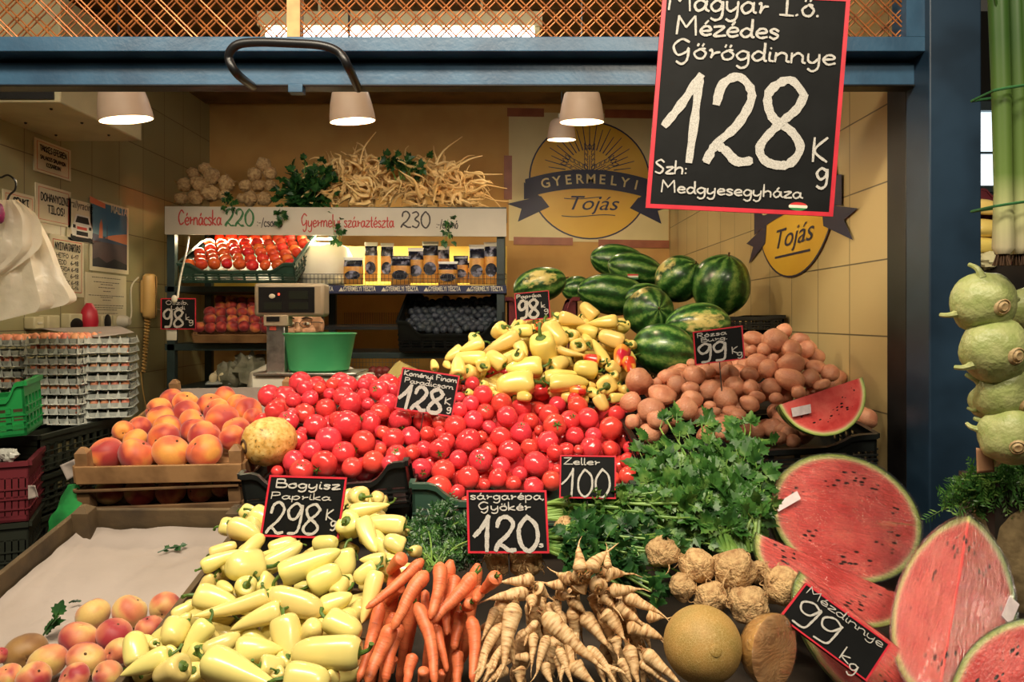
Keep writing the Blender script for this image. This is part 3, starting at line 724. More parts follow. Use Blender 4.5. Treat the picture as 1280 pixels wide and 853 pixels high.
YPEP += PP(660, 380, 6.4, [(540,110,425,0,110),(710,140,485,150,115),(250,110,460,140,120),(200,140,400,170,150,'b'),(345,250,390,270,110,'s'),(550,240,390,190,110,'b'),(480,320,440,250,100,'b'),(760,310,565,250,140),(620,490,520,290,110),(790,320,750,300,70,'b'),(620,300,680,350,100,'b'),(410,330,370,390,130,'s'),(240,360,450,460,65),(190,520,310,450,140),(540,540,370,500,145),(140,590,420,560,115),(180,640,490,640,150),(480,650,545,665,60,'b'),(630,660,640,620,160,'s'),(800,690,740,690,90,'b'),(660,760,800,740,90,'b'),(560,740,620,860,110),(500,700,560,740,90,'b'),(570,460,440,420,90,'r'),(760,370,720,490,130,'r'),(800,450,840,560,110,'r'),(650,490,730,550,100,'b'),(460,700,330,690,90,'r'),(780,190,700,200,90,'b'),(770,150,690,150,70,'b'),(790,150,810,200,50,'b'),(820,320,860,340,70,'b'),(680,560,710,600,80,'b'),(540,590,600,590,80,'b'),(180,380,240,370,110,'b'),(270,210,330,240,90,'b'),(720,640,700,700,70,'b')])

POT = T2(760, 400, 6.4, [(250,490,125,90,-20),(490,460,100,60,0),(550,520,80,70,0),(400,500,42,36,0),(430,600,130,75,10),(180,655,95,75,-20),(345,725,110,100,0),(195,815,65,60,0),(660,550,70,55,0),(690,450,90,80,0),(790,420,70,60,0),(670,640,100,65,15),(620,710,100,80,10),(820,570,110,80,-35),(940,630,105,78,0),(1010,535,105,60,20),(970,430,85,60,0),(815,690,50,40,0),(840,740,65,35,0),(995,745,85,50,0),(1130,440,85,50,10),(1140,540,70,60,0),(1190,340,90,70,-15),(1170,150,95,55,0),(670,350,40,40,0),(880,380,100,50,0),(1245,240,60,45,0),(1190,620,80,35,0),(1130,670,90,55,0),(1010,805,60,40,0),(1265,160,40,50,0),(1150,240,45,40,0)])
POT += T2(900, 400, 6.4, [(435,170,115,80,-20),(510,90,65,60,0),(385,395,80,75,0),(570,235,90,65,-10),(640,170,80,60,30),(690,240,50,80,0),(430,305,45,35,0),(560,355,125,70,10),(670,350,50,50,0),(560,480,125,75,50),(770,380,90,55,0),(720,470,80,75,0),(880,430,75,70,0),(815,520,75,40,-20),(625,580,65,45,0),(410,540,85,70,0),(450,630,75,35,0),(1165,785,100,75,0),(1005,835,32,22,0)])
POT += [(922, 520, 12, 9, 0), (975, 548, 9, 8, 0), (985, 541, 10, 8, 0), (992, 552, 10, 8, 0), (820, 525, 12, 10, 0), (900, 540, 12, 10, 0)]

PEA = T2(90, 470, 4.923, [(215,480,105),(395,485,110),(610,470,115),(815,465,110),(390,395,75),(410,325,80),(315,340,65),(545,265,85),(580,330,95),(565,385,100),(535,215,85),(615,150,75),(700,170,80),(705,230,85),(740,285,85),(755,340,85),(815,375,100),(850,180,80),(890,220,85),(925,275,105),(935,135,75),(1025,175,70),(1085,215,85),(1115,260,65),(1010,330,85),(985,380,80)])
PEA2 = T2(90, 470, 4.923, [(230,715,88),(420,715,95),(610,710,95),(790,705,85),(920,690,60)])
PEA3 = T2(0, 700, 5.333, [(620,365,125,95),(865,345,118,105),(1100,315,105,95),(525,525,130,105),(760,500,125,100),(995,455,95,85),(170,610,150,105),(315,680,135,105),(575,660,130,95),(790,610,95,85),(225,790,135,85),(495,795,125,80),(720,770,115,90),(55,780,95,80),(0,640,45,60),(900,560,70,60)])

CAR = PP(420, 680, 4.932, [(530,105,190,390,78),(555,185,345,515,100),(640,130,590,450,95),(855,190,600,490,100),(985,205,915,290,95),(890,290,860,350,85),(835,360,790,400,90),(735,200,690,400,80,'b'),(410,90,330,170,90,'b'),(280,360,125,860,92,'b'),(350,500,195,870,115,'b'),(490,370,630,870,98),(615,500,680,790,68,'b'),(775,410,725,660,98),(835,450,860,860,95,'b'),(745,650,750,900,95,'b'),(480,680,430,880,85,'b'),(540,770,520,880,75,'b'),(550,290,575,520,60,'b'),(655,320,690,560,70,'b'),(400,260,310,360,90,'b'),(400,500,290,860,110,'b'),(700,470,720,560,70,'b'),(660,780,640,880,60,'b'),(360,700,340,800,60,'b')])
PAR = PP(580, 660, 4.421, [(640,240,632,105,75),(700,235,790,130,85),(795,220,790,120,45),(640,280,620,200,80),(775,255,890,250,90),(590,280,510,255,75),(560,310,450,310,78),(400,330,470,380,82),(370,385,375,440,68),(385,285,210,300,75,'b'),(355,350,135,395,90),(620,350,695,255,115),(745,330,765,270,105),(805,345,960,340,80),(530,355,590,385,80),(755,370,835,440,82),(880,370,1085,470,82,'b'),(840,410,980,525,105),(770,450,890,610,115),(590,395,670,475,72),(700,365,745,465,62),(650,470,805,670,100),(445,480,745,770,115),(285,420,210,780,110),(215,530,40,870,72),(505,400,540,500,70),(410,520,280,630,50,'b'),(385,580,375,770,60,'b'),(465,600,395,810,64,'b'),(520,660,600,870,60),(905,650,965,870,88),(990,680,1200,870,84),(970,740,1140,870,64,'b'),(830,600,855,710,80,'b'),(980,560,1100,620,80,'b'),(1010,490,1100,500,70,'b'),(365,720,240,720,60,'b'),(600,740,720,870,100,'b'),(300,770,315,880,80,'b'),(560,560,640,690,65,'b'),(680,660,860,880,62,'b'),(240,770,130,860,70,'b'),(240,650,90,870,60),(590,680,610,740,60,'b'),(440,740,490,870,70,'b'),(860,720,930,870,66,'b'),(740,720,780,870,60,'b'),(520,700,540,850,60,'b'),(180,440,100,620,60,'b'),(900,540,1050,600,90,'b')])

# ---------------------------------------------------------------- items -> spheres, pushed apart along their sight lines
class It: pass
ITEMS = []
def ball(kind, px, py, rx, ry, ang, y, heap, cal=None, back=0, fill=False):
    i = It(); i.kind = kind; i.heap = heap; i.cal = cal; i.ang = ang; i.fill = fill; i.fix = False
    i.px, i.py = px, py; i.y = y + back; c = P(px, py, i.y); i.r = (rx * i.y / F, ry * i.y / F); i.dy = 0
    i.c = [c]; i.rad = [min(i.r) * .96 if rx / max(ry, 1) < 1.25 else (i.r[0] * i.r[1]) ** .5 * .9]
    ITEMS.append(i); return i
def rod(kind, ax, ay, bx, by, w, yf, heap, opts=(), minasp=2.4, back=0, fill=False, taper=.55):
    i = It(); i.kind = kind; i.heap = heap; i.opts = opts; i.fill = fill; i.fix = False; i.cal = None
    i.px, i.py = (ax + bx) / 2, (ay + by) / 2
    ym = yf(i.py) + (.022 if 'b' in opts else 0) + back
    r = w / 2 * ym / F; A0, B0 = P(ax, ay, ym), P(bx, by, ym)
    lp = (B0 - A0).length; Lt = max(lp, minasp * r)
    dep = math.sqrt(max(0, Lt * Lt - lp * lp))
    # depth follows the heap's own slope a little, and foreshortened pieces dive into the heap
    ya = yf(ay) * .5 + ym * .5 if not back else ym; yb = yf(by) * .5 + ym * .5 if not back else ym
    sgn = 1 if 's' in opts else (-1 if 't' in opts else R.choice((1, 1, -1)))
    if 's' in opts: yb, ya = ym + dep, ym - .01
    elif 't' in opts: yb, ya = ym - dep * .6, ym + dep * .4
    else: ya -= sgn * dep * .5; yb += sgn * dep * .5
    i.A, i.B = P(ax, ay, ya), P(bx, by, yb)
    if 's' in opts: i.B = i.A + (i.B - i.A).normalized() * Lt
    i.w = r; n = 4; i.c = []; i.rad = []
    for k in range(n):
        t = (k + .35) / (n - .3); i.c.append(i.A.lerp(i.B, t)); i.rad.append(r * (1 - taper * t) * .92)
    i.dy = 0; ITEMS.append(i); return i

def relax(items, it=80, lim=.11):
    C = []; RR = []; own = []
    for q, i in enumerate(items):
        for c, r in zip(i.c, i.rad): C.append(c); RR.append(r); own.append(q)
    C = np.array(C); RR = np.array(RR); own = np.array(own); n = len(items)
    prio = np.array([i.py + (-30 if i.fill else 0) - (12 if 'b' in getattr(i, 'opts', ()) else 0) for i in items])
    cen = np.array([np.mean([tuple(c) for c in i.c], axis=0) for i in items]); ray = cen - np.array([0, 0, EYE]); ray /= np.linalg.norm(ray, axis=1)[:, None]
    fx = np.array([0.0 if i.fix else 1.0 for i in items]); off = np.zeros(n)
    rank = {'carrots': 0, 'parsley roots': 0}; hp = np.array([{'carrots': 1, 'parsley roots': 2}.get(i.heap, 0) for i in items])
    for q, i in enumerate(items):
        if i.heap in rank: prio[q] = 3000 - q
    # neighbour pairs
    D = np.linalg.norm(C[:, None, :] - C[None, :, :], axis=2)
    a, b = np.where((D < RR[:, None] + RR[None, :] + .05)); k = (a < b) & (own[a] != own[b]); a, b = a[k], b[k]; oa, ob = own[a], own[b]; ordered = (hp[oa] == hp[ob]) & (hp[oa] > 0)
    for _ in range(it):
        pos = C + ray[own] * off[own][:, None]
        d = pos[b] - pos[a]; rm = (ray[oa] + ray[ob]) / 2; al = (d * rm).sum(1); lat = np.sqrt(np.maximum((d * d).sum(1) - al * al, 0))
        R_ = (RR[a] + RR[b]) * .97; need = np.sqrt(np.maximum(R_ * R_ - lat * lat, 0))
        # the lower one in the picture comes forward
        sg = np.where((np.abs(al) > .012) & ~ordered, np.sign(al), np.where(prio[oa] >= prio[ob], 1.0, -1.0))
        gap = sg * al; hit = (lat < R_) & (gap < need)
        if not hit.any(): break
        push = (need - gap) * .28 * hit * sg
        mv = np.zeros(n); cnt = np.zeros(n) + 1e-6
        np.add.at(mv, oa, -push); np.add.at(cnt, oa, hit * 1.0); np.add.at(mv, ob, push); np.add.at(cnt, ob, hit * 1.0)
        off = np.clip(off + fx * mv / np.sqrt(cnt), -lim, lim * 2)
    for q, i in enumerate(items):
        v = Vector(ray[q]) * off[q]; i.off = v
        i.c = [c + v for c in i.c]
        if hasattr(i, 'A'): i.A += v; i.B += v

def inside(poly, x, y):
    c = False; j = len(poly) - 1
    for i in range(len(poly)):
        (x1, y1), (x2, y2) = poly[i], poly[j]
        if (y1 > y) != (y2 > y) and x < (x2 - x1) * (y - y1) / (y2 - y1) + x1: c = not c
        j = i
    return c

for t in TOM:
    ball('tomato', t[0], t[1], t[2], t[2], 0, yg(t[1]), 'tomatoes', t[3:] if len(t) > 3 else None)
for p in YPEP: rod('pepper', *p[:5], lambda q: interp([(370, 2.62), (400, 2.55), (450, 2.38), (500, 2.24), (540, 2.12)], q), 'yellow peppers', p[5:], 2.5)
for p in WPEP: rod('pepper', *p[:5], yw, 'pale peppers', p[5:], 2.5)
for t in POT: ball('potato', t[0], t[1], t[2], t[3], t[4], yp(t[1]), 'potatoes')
ypc = lambda q: interp([(480, 2.55), (520, 2.32), (570, 2.08)], q)
for t in PEA: ball('peach', t[0], t[1], t[2], t[2] * .95, 0, ypc(t[1]), 'crate peaches')
for t in PEA2:
    i = ball('peach', t[0], t[1], t[2], t[2] * .92, 0, 2.10, 'lower crate peaches'); i.fix = True
for t in PEA3: ball('peach', t[0], t[1], t[2], t[3], R.uniform(-15, 25), interp([(755, 1.42), (853, 1.17), (880, 1.12)], t[1]), 'paper crate peaches')
for p in CAR: rod('carrot', *p[:5], yr, 'carrots', p[5:], 4.5, taper=.3)
for p in PAR: rod('parsley_root', *p[:5], lambda q: yr(q) - .012, 'parsley roots', p[5:], 2.6, taper=.7)
# solid neighbours that stay put
def obstacle(px, py, r, y):
    i = ball('obstacle', px, py, r, r, 0, y, None); i.fix = True
obstacle(335, 552, 31, 2.06); obstacle(828, 436, 42, 2.50); obstacle(817, 393, 30, 2.72)
N_SEEN = len(ITEMS)
rf = random.Random(3)
TPOLY = [(318, 500), (370, 478), (470, 478), (560, 470), (640, 480), (790, 520), (800, 608), (560, 618), (520, 585), (440, 596), (345, 590)]
yy = 482
while yy < 615:
    xx = 320 + (int(yy) % 2) * 13
    while xx < 800:
        x, y = xx + rf.uniform(-5, 5), yy + rf.uniform(-4, 4)
        if inside(TPOLY, x, y): ball('tomato', x, y, 15, 15, 0, yg(y), 'tomatoes', None, .062, True)
        xx += 27
    yy += 17
WPOLY = [(300, 640), (460, 612), (500, 640), (520, 680), (455, 760), (440, 853), (150, 853), (235, 760), (285, 680)]
for q in range(120):
    x, y = rf.uniform(150, 510), rf.uniform(620, 860)
    if inside(WPOLY, x, y):
        a = rf.uniform(0, 6.28); l = rf.uniform(22, 36) * (1.1 if y > 740 else .8)
        rod('pepper', x - l * math.cos(a), y - l * .6 * math.sin(a), x + l * math.cos(a), y + l * .6 * math.sin(a), 28 if y > 740 else 23, yw, 'pale peppers', (), 2.5, .055, True)
UPOLY = [(560, 470), (600, 425), (690, 395), (780, 410), (790, 480), (760, 500), (600, 500)]
for q in range(85):
    x, y = rf.uniform(560, 790), rf.uniform(395, 500)
    if inside(UPOLY, x, y):
        a = rf.uniform(0, 6.28); l = rf.uniform(14, 22)
        rod('pepper', x - l * math.cos(a), y - l * .6 * math.sin(a), x + l * math.cos(a), y + l * .6 * math.sin(a), 18, lambda q: interp([(370, 2.62), (400, 2.55), (450, 2.38), (500, 2.24), (540, 2.12)], q), 'yellow peppers', (), 2.5, .06, True)
OPOLY = [(790, 500), (840, 460), (930, 430), (990, 415), (1045, 470), (1060, 520), (1000, 560), (900, 575), (800, 560)]
for q in range(150):
    x, y = rf.uniform(790, 1050), rf.uniform(420, 545)
    if inside(OPOLY, x, y): ball('potato', x, y, 15, 11, rf.uniform(-40, 40), yp(y), 'potatoes', None, rf.choice((.05, .075, .11)), True)
for q in range(16):
    x, y = rf.uniform(455, 590), rf.uniform(720, 800)
    rod('carrot', x + 10, y - 25, x - 8, y + 95, 19, yr, 'carrots', (), 5, .085, True, .3)
for q in range(30):
    x, y = rf.uniform(620, 790), rf.uniform(730, 800); dx = (x - 700) * .35
    rod('parsley_root', x, y, x + dx + rf.uniform(-12, 12), y + rf.uniform(55, 85), 19, yr, 'parsley roots', (), 4, .085, True, .7)

relax([i for i in ITEMS])
Z = Vector((0, 0, 1))
def zto(d, roll): return Z.rotation_difference(d).to_matrix().to_4x4() @ Matrix.Rotation(roll, 4, 'Z')
CATS = {'tomato': 'tomato', 'peach': 'peach', 'pepper': 'pepper', 'potato': 'potato', 'carrot': 'carrot', 'parsley_root': 'parsley root'}
for n, i in enumerate(ITEMS):
    if i.kind == 'obstacle': continue
    rr = random.Random(n * 13 + 5)
    if hasattr(i, 'A'):
        d = i.B - i.A; L = d.length; asp = L / i.w
        if i.kind == 'pepper':
            k = 0 if i.heap == 'pale peppers' else (2 if 'r' in i.opts else 1)
            best = sorted(PEPV, key=lambda v: abs(v[0] - asp) + rr.uniform(0, .5))[0]; L0, pr = best[0], best[1][k]
        else:
            L0, pr = sorted(CARP if i.kind == 'carrot' else PARP, key=lambda v: abs(v[0] - asp) + rr.uniform(0, .6))[0]
        M = Matrix.Translation(i.A) @ zto(d.normalized(), rr.uniform(0, 6.28)) @ Matrix.Diagonal((i.w, i.w, L / L0, 1))
    else:
        pr = rr.choice({'tomato': TOMP, 'potato': POTP, 'peach': PALP if i.heap in ('paper crate peaches', 'lower crate peaches') else PEAP}[i.kind])
        if i.heap == 'paper crate peaches' and abs(i.px - 32) < 4 and abs(i.py - 814) < 6: pr = BRNP[0]
        rx, rz = i.r; ry = (rx * rz) ** .5
        if i.cal:
            dx, dy = i.cal[1], i.cal[2]; d = Vector((dx, -math.sqrt(max(.05, 1 - dx * dx - dy * dy)), -dy))
        elif i.kind == 'tomato': d = Vector((rr.uniform(-.8, .8), rr.uniform(.15, 1), rr.uniform(-1, .2)))
        elif i.kind == 'peach': d = Vector((rr.uniform(-.7, .7), rr.uniform(-.8, .2), rr.uniform(-.1, 1)))
        else: d = Vector((rr.uniform(-1, 1), rr.uniform(-1, 1), rr.uniform(-1, 1)))
        M = Matrix.Translation(i.c[0]) @ Matrix.Rotation(math.radians(i.ang), 4, 'Y') @ Matrix.Diagonal((rx, ry, rz, 1)) @ zto(d.normalized(), rr.uniform(0, 6.28))
    if i.kind in ('carrot', 'parsley_root') and (i.fill or 'b' in i.opts): pr = (pr[0], [])
    i.obj = inst(pr, M, CATS[i.kind]); i.obj.name = i.kind
# ---------------------------------------------------------------- chalk price boards
m_board = mat('chalkboard', srgb(7, 9, 10), .6, srgb(14, 16, 17), scale=14, rand=False, bump=.05, spec=.2)
m_redb = mat('red_tape', srgb(206, 44, 60), .4, srgb(186, 36, 52), scale=20, rand=False)
s = NT('chalk'); tc = s.coords(False); s.m = s.set(s.ramp(s.noise(tc, 700, 3, .7), [(.34, srgb(140, 138, 132)), (.55, srgb(196, 193, 186))]), .9); m_chalk = s.m
m_wire = mat('stake_wire', srgb(40, 36, 32), .5, rand=False)
PRICE_GROUP = 'chalk price boards'
def sign(TL, TR, BL, y, label, lines, tilt=.0, yaw=0.0, border=.05, stake=None, group=PRICE_GROUP, nails=None):
    """board facing the camera; tilt pushes the top edge back, yaw pushes the right edge back (metres)"""
    o = P(*BL, y); tl = P(*TL, y + tilt); tr = P(*TR, y + tilt + yaw)
    pl = Plane(o, tr - tl, tl - o)
    t = root('price_sign' if group else 'hanging_sign', label, 'sign', pl.at(.5, 0), group)
    bd = pl.W * border / 2; fa, fb = bd / pl.W, bd / pl.Hh
    part('panel', pl.slab(MB(), 0, 0, 1, 1, -.004, 0), m_board, t, smooth=False)
    fr = MB()
    for q in ((0, 0, 1, fb), (0, 1 - fb, 1, 1), (0, fb, fa, 1 - fb), (1 - fa, fb, 1, 1 - fb)): pl.slab(fr, *q, -.0045, .0012)
    part('border', fr, m_redb, t, smooth=False)
    small, big = MB(), MB(); rs = random.Random(len(label))
    for txt, a0, b0, hf, wf, sw in lines:
        letter(big if txt.strip().isdigit() else small, pl, txt, a0, b0, hf * pl.Hh, wf * pl.W, sw * pl.W, rnd=rs)
    part('lettering', small, m_chalk, t); part('price', big, m_chalk, t)
    if stake:
        part('stake', MB().tube([pl.at(.5, .1, -.006), pl.at(.5, -stake / pl.Hh, -.006)], .0016, 6), m_wire, t)
    return t, pl

sign((337, 594), (434, 597), (325, 671), 1.46, 'black chalk board priced 298 standing in the pale peppers', [('Bogyisz', .1, .80, .14, .84, .020), ('Paprika', .06, .615, .11, .78, .014), ('298', .06, .06, .49, .68, .034), ('K', .8, .3, .17, .1, .018), ('g', .87, .2, .17, .08, .018)], tilt=.02, stake=.1)
sign((583, 613), (683, 613), (585, 692), 1.50, 'black chalk board priced 120 between the carrots and pale roots', [('sárgarépa,', .04, .85, .13, .94, .015), ('Gyökér', .14, .68, .13, .66, .016), ('120', .08, .04, .54, .82, .052), ('s', .87, .1, .1, .07, .014)], tilt=.025, stake=.09)
sign((700, 569), (770, 570), (699, 623), 1.56, 'small chalk board priced 100 leaning on the tomatoes above the celery', [('Zeller', .06, .78, .16, .66, .018), ('100', .04, .04, .64, .88, .036)], tilt=.02, stake=.08)
sign((503, 459), (575, 470), (493, 511), 2.16, 'tilted chalk board priced 128 standing in the middle of the tomatoes', [('Koményi Finom', .05, .82, .12, .92, .018), ('Paradicsom', .08, .65, .12, .85, .016), ('128', .04, .04, .56, .76, .062), ('K', .82, .28, .16, .11, .02), ('g', .88, .14, .16, .08, .02)], tilt=.02, stake=.12)
sign((643, 367), (686, 363), (645, 402), 2.56, 'chalk board priced 98 on a wire at the top of the yellow peppers', [('Paprika', .05, .80, .13, .72, .026), ('98', .08, .08, .64, .6, .08), ('k', .74, .4, .2, .14, .026), ('g', .82, .24, .2, .14, .026)], tilt=.01, stake=.1)
sign((866, 415), (928, 407), (869, 457), 2.07, 'chalk board priced 99 on a wire in front of the potatoes and melons', [('Rózsa', .07, .80, .13, .6, .016), ('Burg.', .14, .655, .12, .55, .016), ('99', .06, .06, .54, .6, .046), ('K', .74, .2, .2, .14, .02), ('g', .84, .12, .2, .12, .02)], tilt=.01, stake=.12)
sign((1007, 729), (1113, 806), (974, 772), 1.22, 'slanted chalk board priced 99 lying against the cut watermelon wedge', [('Mézdinnye', .05, .80, .20, .90, .010), ('99', .06, .10, .62, .5, .022), ('k', .66, .06, .3, .12, .014), ('g', .78, .0, .3, .1, .014)], tilt=.04, yaw=-.03, border=.035)
t, pl = sign((201, 373), (245, 373), (201, 412), 3.0, 'chalk board priced 98 hanging at the left end of the rear shelf', [('Őszib.'.replace('Ő', 'O'), .14, .8, .13, .66, .02), ('Lédi', .3, .64, .12, .4, .02), ('98', .06, .08, .56, .6, .06), ('k', .7, .3, .2, .14, .022), ('g', .8, .2, .2, .14, .022)])
hang = catmull([P(222, 373, 3.0), P(226, 345, 3.2), P(233, 315, 3.6), P(236, 296, 3.86)], 5)
part('hanging_cord', MB().tube(hang, .004, 6), m_white, t, 'white cord')
part('clip', MB().blob(P(218, 374, 2.99), (.012, .008, .016), 10, 6), m_white, t)
rag = MB(); rag.hexa([P(a_, b_, c_) for c_ in (3.005, 3.03) for b_ in (426, 411) for a_ in (208, 221)]); part('paper_tab', rag, m_white, t, bevel=.003)

# the big hanging board
t, pl = sign((829, -14), (1063, -3), (807, 260), 1.5, 'big hanging chalkboard priced 128 in front of the blue beam at top', [
    ('Magyar I.ő.', .03, .905, .10, .82, .013), ('Mézédes', .08, .795, .085, .56, .013), ('Görögdinnye', .07, .69, .085, .88, .012),
    ('128', .06, .225, .385, .76, .046), ('K', .86, .245, .11, .09, .014), ('g', .89, .165, .1, .07, .014),
    ('Szh:', .03, .16, .06, .18, .010), ('Medgyesegyháza', .07, .075, .055, .76, .009)], tilt=0, border=.045, group=None)
st = MB()
for k, (m_, b0_, b1_) in enumerate(((0, .045, .058), (1, .032, .045), (2, .019, .032))):
    n = 14; pts = []
    for i in range(n + 1):
        b_ = b0_ + (b1_ - b0_) * i / n; q = (b_ - .0385) / .0195; hw = .05 * math.sqrt(max(0, 1 - q * q)); pts.append((b_, hw))
    for (b1, h1), (b2, h2) in zip(pts, pts[1:]):
        st.poly([pl.at(.81 - h1, b1, .001), pl.at(.81 + h1, b1, .001), pl.at(.81 + h2, b2, .001), pl.at(.81 - h2, b2, .001)], m_)
part('flag_sticker', st, [mat('flag_red', srgb(200, 50, 50), .4), m_white, mat('flag_green', srgb(40, 120, 66), .4)], t)
hk = MB()
for a_ in (.15, .85): hk.tube([pl.at(a_, .98, -.003), pl.at(a_, 1.0, -.003) + Vector((0, .1, .25)), Vector((pl.at(a_, 1).x, 1.9, 2.75))], .0018, 6)
part('hanging_wires', hk, m_wire, t)

# ---------------------------------------------------------------- printed emblem posters
m_paper = mat('cream_paper', srgb(232, 214, 158), .45, srgb(222, 202, 144), scale=3, rand=False, bump=.25, bscale=5, bdist=.01)
m_yel = mat('poster_yellow', srgb(234, 186, 56), .4, srgb(226, 172, 44), scale=3, rand=False)
m_navy = mat('poster_navy', srgb(28, 30, 66), .45, rand=False)
m_tape = mat('brown_tape', srgb(168, 96, 58), .4, srgb(150, 82, 48), scale=10, rand=False)
def emblem(mbs, pl, cx, cy, rx, ry, sx, sy, scale, bottom_only=False):
    """mbs: yellow, navy, cream builders; metres in the plane: centre (cx,cy), radii rx,ry"""
    ye, na, cr = mbs
    uu, vv = pl.u.normalized(), pl.v.normalized(); o = pl.o
    at = lambda x, y, c=0: o + uu * (cx + x * sx) + vv * (cy + y * sy) + pl.n * c
    n = 56
    ye.poly([at(rx * math.cos(2 * math.pi * i / n), ry * math.sin(2 * math.pi * i / n), .0010) for i in range(n)])
    for i in range(n):
        a1, a2 = 2 * math.pi * i / n, 2 * math.pi * (i + 1) / n
        na.poly([at(k * rx * math.cos(a), k * ry * math.sin(a), .0016) for a, k in ((a1, 1), (a2, 1), (a2, .975), (a1, .975))])
    return at
def band(na, at, x0, x1, yf, h, c=.002, n=18):
    for i in range(n):
        xa, xb = x0 + (x1 - x0) * i / n, x0 + (x1 - x0) * (i + 1) / n
        na.poly([at(xa, yf(xa) - h / 2, c), at(xb, yf(xb) - h / 2, c), at(xb, yf(xb) + h / 2, c), at(xa, yf(xa) + h / 2, c)])
def wheat(na, at):
    for k in range(21):
        a = math.radians(8 + 164 * k / 20); r0, r1 = .40, (.78 if k % 2 else .70) - .12 * abs(math.cos(a)) + .1
        d, nn = Vector((math.cos(a), math.sin(a))), Vector((-math.sin(a), math.cos(a))) * .009
        na.poly([at(d.x * r0 + nn.x, .12 + d.y * r0 + nn.y, .002), at(d.x * r0 - nn.x, .12 + d.y * r0 - nn.y, .002), at(d.x * r1 - nn.x * .6, .12 + d.y * r1 - nn.y * .6, .002), at(d.x * r1 + nn.x * .6, .12 + d.y * r1 + nn.y * .6, .002)])
    for a0 in (28, 90, 152):
        a = math.radians(a0); d = Vector((math.cos(a), math.sin(a))); nn = Vector((-d.y, d.x))
        for k in range(5):
            for sg in (1, -1, 0):
                if sg == 0 and k < 4: continue
                c = d * (.10 + .085 * k) + nn * .055 * sg + Vector((0, .12)); dd = (d + nn * .55 * sg).normalized(); n2 = Vector((-dd.y, dd.x)); pts = []
                outer = [c - dd * .06, c + n2 * .036, c + dd * .075, c - n2 * .036]; inner = [c - dd * .042, c + n2 * .023, c + dd * .054, c - n2 * .023]
                for q in range(4):
                    w_ = (outer[q], outer[(q + 1) % 4], inner[(q + 1) % 4], inner[q]); na.poly([at(v.x, v.y, .0022) for v in w_])
        na.poly([at(*(d * r + nn * w_ + Vector((0, .12))), .002) for r, w_ in ((-.12, .008), (-.12, -.008), (.3, -.006), (.3, .006))])
# wall poster
yw_ = YB - .006
pl = Plane(P(636, 301, yw_), P(836, 304, yw_) - P(636, 301, yw_), P(636, 140, yw_) - P(636, 301, yw_))
t = root('poster', 'cream wall poster with round yellow wheat emblem behind the pendant lamps', 'poster', pl.at(.5, 0))
part('sheet', pl.slab(MB(), 0, 0, 1, 1, -.003, 0), m_paper, t, smooth=False)
ye, na, cr = MB(), MB(), MB(); k_ = pl.W / 200
at = emblem((ye, na, cr), pl, 101 * k_, 77 * k_, 1, 1, 76 * k_, 74 * k_, 1)
wheat(na, at)
yb = lambda x: .02 - .16 * x * x
band(na, at, -1.06, 1.1, yb, .32, .003)
for sg in (1, -1):
    na.poly([at(sg * .80, -.28, .0026), at(sg * 1.36, -.42, .0026), at(sg * 1.12, -.5, .0026), at(sg * 1.18, -.72, .0026), at(sg * .66, -.46, .0026)])
    na.poly([at(sg * 1.08, -.05, .0028), at(sg * 1.08, -.34, .0028), at(sg * .8, -.30, .0028)])
def arc_text(mb, at_, pl_, text, x0, x1, yf, size):
    n = len(text)
    for i, ch in enumerate(text):
        x = x0 + (x1 - x0) * (i + .5) / n; o = at_(x, yf(x) - size * .36, .0036); sl = (yf(x + .05) - yf(x - .05)) / .1
        u_ = (pl_.u.normalized() + pl_.v.normalized() * sl).normalized(); v_ = (pl_.v.normalized() - pl_.u.normalized() * sl).normalized()
        printed(mb, Plane(o, u_, v_), ch, 0, 0, size * 74 * k_ * 1.12, lift=0, bold=.0016)
arc_text(cr, at, pl, 'GYERMELYI', -.80, .84, yb, .2)
bl = MB(); printed(bl, Plane(at(.03, -.50, .002), pl.u.normalized(), pl.v.normalized()), 'Tojás', 0, 0, .34 * 74 * k_, lift=.001, shear=.35, width=.82 * 74 * k_)
for yy_, x0_, x1_ in ((-.30, -.42, .2), (-.60, -.46, .42)): band(bl, at, x0_, x1_, lambda x, q=yy_: q + .02 * math.sin(x * 6), .014, .0025)
part('emblem_disc', ye, m_yel, t, smooth=False); part('emblem_print', na, m_navy, t, smooth=False); part('brand_lettering', cr, m_paper, t, smooth=False); part('script_lettering', bl, m_navy, t, smooth=False)
for q in ((-.01, .965, .22, 1.03), (.6, .965, .95, 1.03), (-.03, .32, .02, .66), (.03, -.03, .40, .03), (.56, -.04, 1.0, .02)): part('tape_strip', pl.slab(MB(), *q, -.002, .0035), m_tape, t, smooth=False)

# cut-out emblem on the tiled side wall
xw = XR - .004
def PW(px, py):
    y = xw * F / (px - CX); return P(px, py, y)
a_, b_ = PW(925, 346), PW(1066, 346)
pl2 = Plane(Vector((xw, a_.y, 1.0)), Vector((0, b_.y - a_.y, 0)), Vector((0, 0, 1)))
pl2.n = Vector((-1, 0, 0))
t = root('wall_emblem', 'cut out yellow oval emblem with navy ribbon on the tiled right wall', 'poster', (xw, (a_.y + b_.y) / 2, 1.7))
cy = (1040 - CX); yc = xw * F / (990 - CX); zc = PW(990, 250).z; zb_ = PW(990, 347).z
ye, na, bl = MB(), MB(), MB(); sy_ = zc - zb_; sx_ = abs(PW(945, 300).y - PW(1040, 300).y) / 2 * 1.02
ucx = (yc - a_.y) / (b_.y - a_.y) * pl2.W
at = emblem((ye, na, None), pl2, ucx, zc - 1.0, 1, 1, sx_, sy_, 1)
wheat(na, at); band(na, at, -1.1, 1.1, lambda x: .02 - .12 * x * x, .34, .003)
